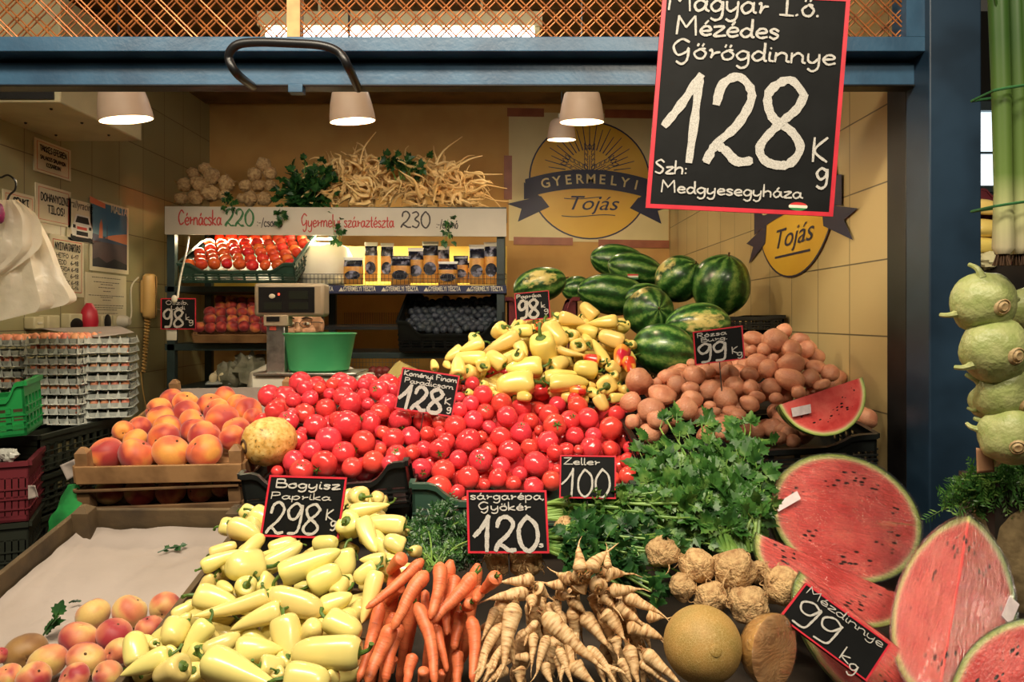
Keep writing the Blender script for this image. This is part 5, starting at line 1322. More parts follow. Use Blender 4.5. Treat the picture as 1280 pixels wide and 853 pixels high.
# crate of tomatoes on the second shelf
fr = Frame(P(227, 354, 3.80), P(370, 354, 3.80) - P(227, 354, 3.80), Vector((-.0, .42, .19)), .105)
plastic_crate(fr, 'dark green plastic crate of orange-red tomatoes on the rear shelf', m_dgrn, .38)
m_tomo = mat('orange_tomato_skin', srgb(236, 96, 52), .22, srgb(222, 70, 44), scale=1.2, hue=.03, val=.2)
tomo = proto('tomato', fruit_mesh('tomato', m_tomo, .02, 5, .1, .9, 3))
cnt = 0
ROWN = ('front', 'second', 'third', 'fourth', 'fifth', 'back')
ORD = ('first', 'second', 'third', 'fourth', 'fifth', 'sixth', 'seventh', 'eighth', 'ninth', 'tenth', 'eleventh', 'twelfth', 'thirteenth', 'fourteenth', 'fifteenth', 'sixteenth', 'seventeenth', 'eighteenth', 'nineteenth', 'twentieth')
for j in range(6):
    n_ = 9 - (j % 2)
    for i in range(n_):
        x = fr.W * (i + .5 + .5 * (j % 2)) / 9; c = fr.at(x, .05 + j * .072, .080 + .003 * j + R.uniform(-.006, .006))
        inst(tomo, Matrix.Translation(c) @ Matrix.Rotation(R.uniform(0, 6), 4, 'Z') @ Matrix.Rotation(R.uniform(-.9, .9), 4, 'X') @ Matrix.Scale(.030 * R.uniform(.9, 1.06), 4), 'tomato', 'orange-red tomatoes in the rear crate', f'orange-red tomato, {ORD[i]} from the left in the {ROWN[j]} row of the rear crate')
# wooden tray of nectarines
fr = Frame(P(243, 428, 3.86), P(345, 428, 3.86) - P(243, 428, 3.86), Vector((0, .40, .19)), .05)
wooden_crate(fr, 'shallow wooden tray of red nectarines on the middle rear shelf', m_woodl, ((.0, .9),), .02, .008, 0)
for j in range(5):
    for i in range(7):
        x = fr.W * (i + .35 + .5 * (j % 2)) / 7.2; c = fr.at(min(x, fr.W - .02), .04 + j * .08, .066 + R.uniform(-.008, .012))
        inst(R.choice(NECP), Matrix.Translation(c) @ Matrix.Rotation(R.uniform(-1, 1), 4, 'X') @ Matrix.Rotation(R.uniform(0, 6), 4, 'Z') @ Matrix.Scale(.031 * R.uniform(.9, 1.08), 4), 'nectarine', 'nectarines on the rear shelf', f'red nectarine, {ORD[i]} from the left in the {ROWN[j]} row of the wooden tray')
# crate of plums
fr = Frame(P(499, 440, 3.86), P(629, 440, 3.86) - P(499, 440, 3.86), Vector((0, .44, .17)), .16)
fr.H = .165
plastic_crate(fr, 'black plastic crate of dark blue plums at the right of the rear shelf', m_blk, .42)
m_plum = mat('plum_skin', srgb(46, 52, 64), .5, srgb(74, 82, 92), scale=1.5, val=.5, hue=.04)
plp = proto('plum', fruit_mesh('plum', m_plum, .0, 2, .08, 1.15, 8, 16, 10, crease=.06))
for j in range(8):
    n_ = 13 - (j % 2)
    for i in range(n_):
        x = .02 + (fr.W - .04) * (i + .5 + .5 * (j % 2)) / 13; c = fr.at(x, .035 + j * .055, .105 + R.uniform(-.008, .012) + j * .002)
        inst(plp, Matrix.Translation(c) @ Matrix.Rotation(R.uniform(-1.5, 1.5), 4, 'X') @ Matrix.Rotation(R.uniform(0, 6), 4, 'Y') @ Matrix.Scale(.0205 * R.uniform(.88, 1.06), 4), 'plum', 'dark plums in the black crate', f'dark blue plum, {ORD[i]} from the left in the {("front", "second", "third", "fourth", "fifth", "sixth", "seventh", "back")[j]} row of the black crate')
# pasta bags
m_pasta = mat('pasta_window', srgb(222, 160, 74), .35, srgb(200, 134, 56), scale=40, val=.15)
m_bagw = mat('white_bag_print', srgb(226, 224, 220), .3, rand=False)
m_bagb = mat('blue_bag_print', srgb(18, 20, 40), .25, srgb(150, 150, 176), scale=26, lo=.52, hi=.66)
def pasta(px, py_t, py_b, wpx, y, label, lean=0, brown=True):
    c = P(px, py_b, y); H_ = (py_b - py_t) * y / F; W_ = wpx * y / F; t = root('pasta_bag', label, 'bag', c, 'bags of dried pasta in the wire rack')
    def sect(z, k, n=16, xs=1.0):
        out = []
        for j in range(n):
            a = 2 * math.pi * j / n; cx_, sx_ = math.cos(a), math.sin(a)
            out.append(c + Vector((abs(cx_) ** .6 * math.copysign(1, cx_) * W_ / 2 * xs + lean * z, abs(sx_) ** .7 * math.copysign(1, sx_) * W_ * .30 * k, z)))
        return out
    def shell(zs, m, nm):
        mb = MB(); n = 16
        for z, k, xs in zs: mb.v += sect(z * H_, k, n, xs)
        for i in range(len(zs) - 1):
            for j in range(n): mb.face((i * n + j, i * n + (j + 1) % n, (i + 1) * n + (j + 1) % n, (i + 1) * n + j))
        mb.face(list(range(n))[::-1]); mb.face([(len(zs) - 1) * n + j for j in range(n)])
        return part(nm, mb, m, t)
    shell([(0, .8, .95), (.05, 1, 1), (.35, 1.08, 1.02), (.66, 1, 1)], m_pasta, 'bag_body')
    shell([(.655, 1.01, 1.01), (.74, .9, .99), (.84, .55, .97), (.9, .16, .98)], m_bagb, 'blue_band')
    shell([(.9, .16, .98), (.95, .1, 1.02), (1.0, .1, 1.05)], m_bagw if px % 3 else m_bagb, 'crimped_top')
    lb = MB(); n = 18; zc_ = .34 * H_; rx_, rz_ = W_ * .40, H_ * .16
    lb.poly([c + Vector((rx_ * math.cos(2 * math.pi * q / n) + lean * zc_, -W_ * .34 - .002 + abs(math.cos(2 * math.pi * q / n)) * W_ * .05, zc_ + rz_ * math.sin(2 * math.pi * q / n))) for q in range(n)])
    part('emblem_label', lb, m_bagb, t, smooth=False)
for a in ((442, 322, 356, 24, 3.98, 'slumped pasta bag with blue and white top at the left end of the rack'), (464, 303, 352, 16, 4.08, 'upright pasta bag, left one of the pair behind the slumped bag'), (484, 304, 352, 16, 4.08, 'upright pasta bag, right one of the pair behind the slumped bag'),
          (501, 320, 357, 25, 3.98, 'squat pasta bag with crumpled white top, second in the front row'), (520, 310, 354, 20, 4.04, 'pasta bag with dark top right behind the second squat bag'), (538, 302, 354, 20, 4.05, 'tall pasta bag with white crimped top near the rack centre'), (554, 308, 354, 16, 4.12, 'pasta bag half hidden right of the tall white-topped one'),
          (560, 327, 358, 24, 3.98, 'squat pasta bag with blue crumpled top, third in the front row'), (576, 320, 354, 18, 4.08, 'pasta bag with white top behind the third squat bag'), (584, 326, 354, 12, 4.10, 'narrow dark topped pasta bag in the gap before the right pair'), (596, 306, 356, 19, 4.02, 'tall pasta bag, left of the pair at the right end of the rack'), (614, 303, 356, 18, 4.03, 'tall pasta bag, right of the pair at the right end of the rack')):
    pasta(*a)
# lamp lit white bag of eggs beside the pasta
m_wbag = mat('white_bag_film', srgb(244, 236, 214), .4, srgb(232, 222, 198), scale=5, rand=False)
wbm = MB(); nn = 22; c0 = P(401, 357, 4.08)
for k, (w_, d_, z_) in enumerate(((.12, .10, 0), (.165, .13, .05), (.16, .12, .11), (.14, .10, .16), (.115, .07, .20), (.07, .03, .225))):
    for j in range(nn):
        a = 2 * math.pi * j / nn; r = 1 + .1 * mnoise.noise(Vector((math.cos(a) * 2, math.sin(a) * 2, k * .7))); wbm.v.append(c0 + Vector((w_ * r * math.cos(a) + z_ * .12, d_ * r * math.sin(a), z_)))
for k in range(5):
    for j in range(nn): wbm.face((k * nn + j, k * nn + (j + 1) % nn, (k + 1) * nn + (j + 1) % nn, (k + 1) * nn + j))
wbm.face(list(range(nn))[::-1]); wbm.face([5 * nn + j for j in range(nn)])
solo('white_bag', wbm, m_wbag, 'glaring white plastic bag beside the pasta under the shelf lamp', 'bag', c0)
m_wegg = mat('white_egg', srgb(240, 226, 186), .45, rand=False)
wegg = proto('egg', MB().lathe([(.001, -.021), (.0105, -.018), (.0155, -.008), (.0162, .0), (.0145, .010), (.009, .018), (.001, .0225)], 12, closed=False).mesh('egg', m_wegg))
for j in range(2):
    for i in range(6):
        inst(wegg, Matrix.Translation(P(386 + i * 9 + j * 4, 352, 3.99) + Vector((0, j * .05, .008))) @ Matrix.Scale(1.05, 4), 'egg', 'white eggs under the shelf lamp', f'white egg, {ORD[i]} from the left in the {("front", "back")[j]} row before the glaring bag')
sl = root('shelf_lamp', 'hidden strip lamp under the top shelf lighting the pasta and white bag', 'lamp', P(400, 300, 4.2))
part('lamp_body', MB().box(tuple(P(384, 300, 4.22)), tuple(P(420, 297, 4.22) + Vector((0, .05, .0)))), m_white, sl, smooth=False)
light('shelf_lamp_bulb', 'POINT', P(398, 303, 4.10), 24, (1, .84, .5), shadow_soft_size=.04)
light('shelf_lamp_bulb', 'AREA', P(500, 300, 4.2), 8, (1, .84, .5), P(500, 340, 4.2), shape='RECTANGLE', size=.8, size_y=.05)
light('shelf_lamp_bulb', 'AREA', P(290, 300, 4.1), 6, (1, .84, .5), P(290, 340, 4.0), shape='RECTANGLE', size=.4, size_y=.05)
# bottom shelf: tray of white eggs and clear bags of cauliflower
ft = Frame(P(256, 482, 3.9), Vector((.19, .06, .0)), Vector((-.02, .36, .06)), .03)
tr = MB(); ft.box(tr, 0, 0, 0, ft.W, ft.D, .012); 
tb_ = solo('egg_carton', tr, m_pulp, 'grey carton of white eggs low on the rear shelf by the wall', 'egg carton', ft.at(.1, .1, 0), bevel=.004)
for j in range(6):
    for i in range(4): inst(wegg, Matrix.Translation(ft.at(.03 + i * .044, .03 + j * .058, .03)) @ Matrix.Scale(1.2, 4), 'egg', 'white eggs in the low carton', f'white egg, {ORD[i]} from the left in the {ROWN[j]} row of the low carton')
m_cfilm = mat('clouded_film', srgb(176, 172, 150), .25, srgb(120, 120, 100), scale=8, bump=.6, bscale=14, bdist=.02)
for k, (px, py, r) in enumerate(((290, 474, 20), (312, 464, 22), (326, 474, 18))):
    mb = MB().blob(P(px, py, 4.0), (r * 4 / F,) * 3, 18, 12, 0, None, .5, 3, k)
    solo('bagged_cauliflower', mb, m_cfilm, ('cauliflower in cloudy film, left of the three low on the shelf', 'cauliflower in cloudy film, highest of the three low on the shelf', 'cauliflower in cloudy film, right of the three beside the scale pole')[k], 'cauliflower', P(px, py + r, 4.0), 'bagged cauliflowers on the low shelf')
# pale wax beans and onions low behind the tomatoes
m_bean = mat('pale_bean', srgb(226, 206, 128), .4, rand=False)
bn = []
for k in range(9):
    a, b = P(478 + k * 4, 486 - k, 3.3), P(500 + k * 2.5, 452 + k * 1.2, 3.42)
    solo('corn_cob', MB().tube([a.lerp(b, t_) for t_ in (0, .15, .5, .85, 1)], [.006, .016, .019, .014, .004], 10), m_bean, f'pale yellow cob behind the tomatoes left of the tilted board, {ORD[k]} from the left', 'corn cob', a, 'pale cobs behind the tomatoes')
m_onion = mat('onion_skin', srgb(140, 60, 50), .4, srgb(110, 40, 40), scale=4, val=.3)
onp = proto('onion', fruit_mesh('onion', m_onion, 0, 5, -.15, .85, 2, 14, 10))
for k in range(7):
    inst(onp, Matrix.Translation(P(466 + (k % 4) * 8, 470 - (k // 4) * 6, 3.75)) @ Matrix.Scale(.026, 4), 'onion', 'red onions low behind the scale', f'small red onion behind the scale, {ORD[k % 4]} from the left in the {("front", "back")[k // 4]} row')
bb_ = MB(); bb_.box((P(455, 0, 3.3).x, 3.25, 0), (P(560, 0, 3.3).x, 3.9, zf(480, 3.6) - .02)); solo('storage_box', bb_, m_wdark, 'dark box behind the tomatoes carrying cobs and onions', 'box', (P(500, 0, 3.5).x, 3.55, 0), smooth=False)
# ---------------------------------------------------------------- left wall: notices, posters, phone, sockets, bags
XW = XL + .003
def WL(px, py, x=XW):
    y = x * F / (px - CX); return P(px, py, y)
m_ink = mat('black_ink', srgb(30, 28, 28), .8, rand=False); m_redline = mat('red_line_ink', srgb(206, 80, 60), .7, rand=False)
m_note = mat('notice_paper', srgb(226, 214, 182), .7, srgb(214, 202, 170), scale=4, rand=False)
def wallsheet(px0, px1, t, b, name, label, cat, m=m_note, border=True, lines=(), th=.003):
    a = WL(px0, b); c = WL(px1, b); z1 = WL(px0, t).z
    pl = Plane(Vector((XW, a.y, a.z)), Vector((0, c.y - a.y, 0)), Vector((0, 0, z1 - a.z)))
    r_ = root(name, label, cat, pl.at(.5, .5)); part('sheet', pl.slab(MB(), 0, 0, 1, 1, -.002, th), m, r_, smooth=False)
    if border:
        fr = MB(); w = .012
        for q in ((.07, .07, .93, .07 + w), (.07, .93 - w, .93, .93), (.07, .07, .07 + w * .8, .93), (.93 - w * .8, .07, .93, .93)): pl.slab(fr, *q, th, th + .0006)
        part('red_border', fr, m_redline, r_, smooth=False)
    if lines:
        lt = MB()
        for txt, a0, b0, hf, wf, sw in lines: letter(lt, pl, txt, a0, b0, hf * pl.Hh, wf * pl.W, sw, lift=th + .0012)
        part('lettering', lt, m_ink, r_)
    return r_, pl
NG = None
wallsheet(42, 88, 171, 213, 'notice', 'upper framed notice on the left wall under the air conditioner', 'notice', lines=(('TAKKES EFESBEN', .13, .66, .17, .74, .0045), ('JELENLEG HASZNÁLT', .14, .42, .11, .7, .004), ('KÉRJÜK EL', .3, .22, .12, .4, .004)) if False else (('TAKKES EFESBEN', .13, .66, .17, .74, .0045), ('SALAKOS SALAMON', .14, .42, .11, .7, .004), ('KOSARKAN', .3, .22, .12, .4, .004)))
wallsheet(44, 88, 228, 276, 'notice', 'red bordered no smoking notice with big black words on the left wall', 'notice', lines=(('DOHANYOZNI', .12, .58, .2, .8, .006), ('TILOS!', .3, .28, .2, .5, .006)))
wallsheet(3, 42, 236, 290, 'notice', 'framed notice half hidden behind the hanging plastic bags', 'notice', lines=(('SENKI', .3, .7, .16, .5, .007), ('P!', .4, .48, .16, .25, .007)))
wallsheet(62, 104, 292, 370, 'notice', 'red bordered opening hours notice beside the plastic bags', 'notice', lines=(('NYITVATARTAS', .12, .76, .12, .76, .0055), ('HETFO  6-17', .16, .64, .07, .66, .0032), ('KEDD   6-18', .16, .53, .07, .66, .0032), ('SZERDA 6-18', .16, .42, .07, .66, .0032), ('CSUT.  6-18', .16, .31, .07, .66, .0032), ('PENTEK 6-18', .16, .20, .07, .66, .0032), ('SZOMB. 6-14', .16, .11, .07, .66, .0032)))
r_, pl = wallsheet(106, 157, 340, 398, 'notice', 'pale sheet of small print under the blue travel poster', 'notice', border=False)
lt = MB(); rn = random.Random(4)
for k, (b_, w_) in enumerate(((.90, .7), (.80, .62), (.75, .3), (.68, .4), (.60, .18), (.50, .86), (.46, .3), (.40, .2), (.28, .84), (.23, .8), (.18, .5), (.10, .55))):
    x = .5 - w_ / 2
    while x < .5 + w_ / 2:
        l_ = rn.uniform(.02, .07); pl.slab(lt, x, b_, min(x + l_, .5 + w_ / 2), b_ + .016, .003, .0036); x += l_ + .014
part('small_print', lt, mat('grey_ink', srgb(110, 104, 92), .8, rand=False), r_, smooth=False)
# rally car picture
r_, pl = wallsheet(84, 117, 247, 300, 'poster', 'small pale poster of a rally car on the left wall', 'poster', border=False)
printed_ = MB(); printed(printed_, pl, 'rallyracing', .5, .80, .05, width=.86 * pl.W, lift=.0042, shear=.2); part('lettering', printed_, m_ink, r_, smooth=False)
cr = MB(); pl.slab(cr, .1, .02, .95, .16, .003, .0036, 1)
q = lambda pts, m, c: cr.poly([pl.at(x, y, c) for x, y in pts], m)
q([(.16, .12), (.9, .12), (.94, .34), (.86, .46), (.78, .66), (.3, .66), (.2, .46), (.1, .34)], 0, .0040)
q([(.26, .46), (.8, .46), (.74, .62), (.33, .62)], 1, .0046); q([(.3, .16), (.74, .16), (.74, .26), (.3, .26)], 1, .0046)
q([(.32, .30), (.7, .30), (.7, .37), (.32, .37)], 2, .0046)
for x in (.17, .77): q([(x, .32), (x + .1, .32), (x + .1, .40), (x, .40)], 1, .0046); q([(x - .01, .02), (x + .1, .02), (x + .1, .13), (x - .01, .13)], 1, .0046)
part('car_picture', cr, [mat('car_white', srgb(220, 218, 210), .5, rand=False), m_ink, m_redline], r_, smooth=False)
# Malta poster
r_, pl = wallsheet(112, 160, 247, 338, 'poster', 'travel poster with deep blue sky over a dark shore on the left wall', 'poster', border=False)
mp_ = MB(); q = lambda pts, m, c: mp_.poly([pl.at(x, y, c) for x, y in pts], m)
q([(.05, .42), (.95, .42), (.95, .97), (.05, .97)], 0, .0036); q([(.05, .06), (.95, .06), (.95, .46), (.05, .46)], 1, .0038)
q([(.05, .42), (.95, .42), (.95, .46), (.05, .52)], 3, .0040); q([(.35, .48), (.95, .44), (.95, .60), (.8, .58), (.6, .55), (.45, .52)], 2, .0042)
q([(.2, .47), (.3, .47), (.29, .68), (.26, .74), (.22, .66)], 2, .0046); q([(.40, .46), (.42, .46), (.415, .66), (.405, .66)], 1, .0046)
q([(.05, .06), (.95, .06), (.95, .14), (.6, .2), (.4, .13), (.2, .2), (.05, .16)], 4, .0042); q([(-.02, .93), (.36, .90), (.36, .97), (-.02, 1.02)], 5, .0052)
part('picture', mp_, [mat('sky_print', srgb(52, 108, 148), .5, srgb(84, 132, 156), scale=3, rand=False), mat('shore_print', srgb(88, 70, 72), .6, srgb(70, 58, 62), scale=9, rand=False), mat('cliff_print', srgb(196, 120, 84), .6, rand=False), mat('sea_print', srgb(40, 64, 96), .5, rand=False), mat('dark_print', srgb(34, 32, 40), .6, rand=False), mat('orange_tape', srgb(224, 128, 96), .5, rand=False)], r_, smooth=False)
pr = MB(); printed(pr, pl, 'MALTA', .72, .87, .055, width=.44 * pl.W, lift=.006, bold=.001); part('lettering', pr, m_white, r_, smooth=False)
# wall phone
m_phone = mat('ivory_phone', srgb(226, 184, 116), .35, srgb(214, 170, 102), scale=3, rand=False)
ph = root('wall_telephone', 'ivory wall telephone with a coiled cord on the left wall', 'telephone', WL(179, 372))
c = WL(179, 371); hs = .235
mb = MB(); prof = [(.03, 0), (.046, .012), (.05, .04), (.048, .10), (.048, .15), (.05, .20), (.046, .226), (.03, .238)]
mb.lathe([(r_ * .92, z_ - hs / 2) for r_, z_ in prof], 20, 0, Matrix.Translation(c + Vector((.035, 0, 0))) @ Matrix.Diagonal((.75, 1, 1, 1))); part('handset', mb, m_phone, ph)
part('cradle', MB().box((XL, c.y - .035, c.z - .09), (XL + .03, c.y + .035, c.z + .09)), m_phone, ph, bevel=.01)
sl_ = MB().tube([c + Vector((.071, -.012, -hs * .46)), c + Vector((.074, -.012, 0)), c + Vector((.071, -.012, hs * .46))], .002, 5); part('seam', sl_, m_brown, ph)
pts = []; a_, b_ = WL(180, 398), WL(175, 465)
for k in range(170):
    t_ = k / 169; an = t_ * 34 * 2 * math.pi / 2; p = a_.lerp(b_, t_) + Vector((.02, 0, 0)); rr_ = .016 * (1 - .35 * t_); pts.append(p + Vector((rr_ * math.cos(an) * .7, rr_ * math.sin(an), 0)))
part('coiled_cord', MB().tube(pts, .0045, 5), m_phone, ph)
part('cord', MB().tube(catmull([WL(173, 347), WL(164, 360), WL(164, 395), WL(156, 408), WL(146, 408)], 5), .004, 6), m_white, ph)
part('cord', MB().tube(catmull([WL(176, 465), WL(179, 490), WL(183, 510), WL(186, 530)], 4), .003, 5), m_phone, ph)
part('cord', MB().tube(catmull([WL(190, 374), WL(195, 385), WL(202, 388)], 4), .003, 5), m_white, ph)
# sockets
def sock(px0, px1, t, b, label, extra=None):
    a = WL(px0, b); c = WL(px1, b); zt_ = WL(px0, t).z; r_ = root('wall_socket', label, 'socket', (XL, (a.y + c.y) / 2, a.z), 'boxes in a row on the left wall')
    part('box', MB().box((XL, a.y, a.z), (XL + .045, c.y, zt_)), m_cream, r_, bevel=.006)
    if extra == 'hole': part('socket_hole', MB().blob((XL + .045, (a.y + c.y) / 2, (a.z + zt_) / 2 - .005), (.004, .032, .04), 14, 8), m_black, r_)
    if extra == 'plug': part('plug', MB().lathe([(.03, 0), (.03, .03), (.018, .05)], 14, 0, Matrix.Translation((XL + .045, (a.y + c.y) / 2, (a.z + zt_) / 2)) @ Matrix.Rotation(math.pi / 2, 4, 'Y')), m_white, r_)
    if extra == 'switch': part('switch_plate', MB().box((XL + .045, a.y + .02, a.z + .03), (XL + .05, c.y - .02, zt_ - .03)), m_white, r_)
    if extra == 'dark': part('window', MB().blob((XL + .045, (a.y + c.y) / 2, a.z + .02), (.004, .05, .03), 14, 8), m_black, r_)
sock(30, 43, 396, 412, 'first cream wall box on the left, under the bag hem', 'switch'); sock(48, 63, 394, 412, 'cream switch box second from the left under the opening hours', 'switch')
sock(76, 92, 392, 412, 'cream meter box with a dark window beside the red lamp', 'dark'); sock(117, 130, 394, 410, 'cream wall box with a black round hole', 'hole'); sock(132, 145, 394, 410, 'cream wall socket with a white plug and cable', 'plug')
c = WL(106, 394); solo('red_lamp', MB().lathe([(.034, -.06), (.04, -.03), (.034, .02), (.012, .055)], 14, 0, Matrix.Translation(c + Vector((.02, 0, 0)))), mat('red_plastic', srgb(206, 44, 66), .35, rand=False), 'red bullet shaped lamp cap among the wall boxes', 'lamp cap', c)
# hanging plastic bags on a hook
s = NT('milky_film'); tc = s.coords(False); tr_ = s.add('ShaderNodeBsdfTransparent'); mx = s.add('ShaderNodeMixShader'); tl = s.add('ShaderNodeBsdfTranslucent'); mx2 = s.add('ShaderNodeMixShader')
s.set(srgb(226, 216, 196), .28); s.bump(s.noise(tc, 11, 5), .5, .03); tl.inputs[0].default_value = srgb(236, 226, 206)
mx2.inputs[0].default_value = .3; s.link(s.b.outputs[0], mx2.inputs[1]); s.link(tl.outputs[0], mx2.inputs[2])
s.link(s.math('ADD', s.math('MULTIPLY', s.noise(tc, 6, 3), .5), .55), mx.inputs[0]); s.link(tr_.outputs[0], mx.inputs[1]); s.link(mx2.outputs[0], mx.inputs[2]); s.link(mx.outputs[0], s.out.inputs['Surface']); m_film = s.m
def bag(outline, y, label, seed, dy=.03, grp='plastic bags hanging on a hook'):
    """outline: left and right edge pixel pairs from the top to the hem"""
    mb = MB(); n = 16; rws = []
    P3 = [(catmull([Vector((o[0], o[1], 0)) for o in outline], 4)), (catmull([Vector((o[2], o[3], 0)) for o in outline], 4))]
    for side in (0, 1):
        for a, b in zip(*P3):
            t_ = len(rws) / 30
            row = []
            for i in range(n + 1):
                u = i / n; q = a.lerp(b, u); puff = dy * math.sin(math.pi * u) * (1 if side else -1)
                f = .012 * mnoise.noise(Vector((u * 5, q.y * .03, seed))) + .006 * math.sin(u * 24 + seed)
                row.append(P(q.x, q.y, y + puff + f))
            rws.append(row)
    k = len(rws) // 2; base = 0
    for r in rws: mb.v += r
    for s_ in (0, 1):
        for j in range(k - 1):
            for i in range(n):
                q = (s_ * k + j) * (n + 1) + i; mb.face((q, q + 1, q + n + 2, q + n + 1))
    return solo('plastic_bag', mb, m_film, label, 'plastic bag', P(outline[0][0], outline[0][1], y), grp)
bag([(-8, 252, 12, 256), (-20, 275, 38, 262), (-30, 310, 62, 300), (-40, 350, 80, 345), (-50, 392, 96, 372), (-52, 414, 88, 380)], 2.35, 'milky plastic bag with a wide hem hanging behind, lower of the two', 1.0)
bag([(-8, 250, 22, 250), (-30, 275, 45, 268), (-45, 300, 52, 288), (-50, 330, 48, 312), (-54, 352, 6, 344)], 2.31, 'milky plastic bag with a turned up handle hanging in front', 5.0, .02)
hkp = catmull([P(2, 222, 2.34), P(10, 219, 2.34), P(19, 226, 2.34), P(19, 237, 2.34), P(12, 244, 2.34), P(8, 254, 2.33)], 5)
hk = solo('wire_hook', MB().tube([P(2, 222, 2.34) + Vector((-.6, -.1, 0)), P(-14, 221, 2.34)] + hkp, .003, 7), m_black, 'dark wire hook holding the plastic bags at the left edge', 'hook', hkp[0])
pp_ = MB().blob(P(0, 267, 2.26), (.012, .012, .03), 12, 8, 0, None, .2, 2, 3); solo('purple_tag', pp_, mat('purple_plastic', srgb(110, 20, 70), .4, rand=False), 'small purple tag hanging with the plastic bags at the left edge', 'tag', P(0, 260, 2.26))

# ---------------------------------------------------------------- serving table, scale, bowl, vendor
tb = MB(); tb.box((-1.12, 2.70, 1.27), (-.36, 3.08, 1.30)); 
t = root('serving_table', 'dark serving table behind the produce carrying the scale', 'table', (-.74, 2.9, 0))
part('tabletop', tb, m_darkwood, t, smooth=False)
for x in (-1.09, -.41):
    for y in (2.73, 3.05): part('leg', MB().box((x - .025, y - .025, 0), (x + .025, y + .025, 1.27)), m_darkwood, t, smooth=False)
YC = 2.84
sc = root('scale', 'shop weighing scale with a black price display on a steel post', 'scale', P(372, 480, YC))
m_scale = mat('scale_housing', srgb(176, 160, 136), .45, srgb(160, 146, 124), scale=5, rand=False)
def pbox(px0, py0, px1, py1, y0, y1):
    a, b = P(px0, py1, y0), P(px1, py0, y0); return MB().box((a.x, y0, a.z), (b.x, y1, b.z))
part('display_housing', pbox(317, 354, 405, 396, YC, YC + .09), m_scale, sc, bevel=.012)
pane = part('display_panel', pbox(323, 359, 393, 391, YC - .004, YC + .002), m_black, sc, bevel=.001)
lc = MB()
m_lcd = mat('lcd_window', srgb(38, 42, 34), .3, rand=False)
for q in ((361, 364, 385, 374), (361, 378, 385, 387), (330, 378, 352, 387)): part('lcd_window', pbox(*q, YC - .006, YC - .003), m_lcd, pane, smooth=False)
part('status_light', MB().blob(P(348.5, 368, YC - .006), (.004, .003, .004), 10, 6), emis('red_led', (1, .05, .02, 1), 4), pane)
part('round_badge', MB().blob(P(340, 370.5, YC - .005), (.012, .002, .009), 16, 6), m_white, pane)
part('neck_panel', pbox(329, 394, 360, 408, YC - .002, YC + .06), m_scale, sc, bevel=.004)
part('name_plate', pbox(333, 396, 349, 402, YC - .005, YC), m_black, sc, smooth=False)
part('post', pbox(333, 406, 356, 482, YC + .01, YC + .055), m_steel, sc, bevel=.003)
part('badge_dots', pbox(337, 408, 345, 413, YC + .006, YC + .012), m_redline, sc, smooth=False)
pf = MB(); a, b = P(316, 470, YC - .02), P(446, 458, YC - .02); pf.box((a.x, YC - .02, P(0, 469.5, YC).z), (b.x, YC + .22, P(0, 466, YC).z)); part('weighing_plate', pf, m_steel, sc, bevel=.003)
bs = MB(); bs.box((P(314, 0, YC).x, YC, 1.30), (P(457, 0, YC).x, YC + .20, P(0, 470, YC).z)); part('base', bs, m_white, sc, bevel=.008)
# green bowl
m_bowl = mat('green_bowl_plastic', srgb(86, 188, 124), .4, srgb(72, 170, 110), scale=4, rand=False, val=.0)
zb_ = P(0, 466, YC).z + .001; cb_ = Vector((P(399, 0, 2.93).x, 2.93, zb_)); hb_ = .142
prof = [(.02, 0), (.104, 0), (.112, .006), (.136, hb_ * .95), (.143, hb_), (.139, hb_ + .003), (.131, hb_ * .95), (.107, .01), (.02, .006)]
bw = root('bowl', 'green plastic bowl on the scale plate in front of the vendor', 'bowl', cb_)
part('bowl_shell', MB().lathe(prof, 40, 0, Matrix.Translation(cb_)), m_bowl, bw)

# vendor: one continuous body, voxel-merged
m_skin = mat('skin', srgb(222, 172, 134), .5, srgb(206, 150, 116), scale=5, rand=False)
vx, vy, ez = P(380, 0, 3.36).x, 3.36, P(0, 404, 3.36).z
V = lambda x, y, z: Vector((vx + x, vy + y, z))
bd = MB(); hc = V(0, 0, ez)
bd.blob(hc + Vector((0, .01, .02)), (.074, .094, .108), 24, 18); bd.blob(hc + Vector((0, -.02, -.055)), (.056, .066, .062), 20, 14)
bd.blob(hc + Vector((0, -.083, -.012)), (.012, .014, .03), 10, 8); bd.blob(hc + Vector((0, -.095, -.032)), (.017, .015, .012), 10, 8)
for sx in (-1, 1):
    bd.blob(hc + Vector((sx * .076, .012, -.012)), (.010, .022, .032), 10, 8); bd.blob(hc + Vector((sx * .034, -.072, .020)), (.026, .016, .010), 10, 8); bd.blob(hc + Vector((sx * .042, -.058, -.034)), (.026, .022, .024), 10, 8)
bd.blob(hc + Vector((0, -.082, -.062)), (.024, .010, .006), 10, 6); bd.blob(hc + Vector((0, -.080, -.073)), (.020, .010, .006), 10, 6)
bd.tube([V(0, .02, ez - .05), V(0, .03, ez - .13), V(0, .035, ez - .19)], [.052, .052, .075], 16)
sh_ = ez - .205
for zz_, rx_, ry_ in ((sh_ - .06, .17, .10), (sh_ - .2, .165, .115), (sh_ - .36, .145, .11), (sh_ - .5, .165, .12), (sh_ - .6, .165, .12)): bd.blob(V(0, .03, zz_), (rx_, ry_, .13), 20, 14)
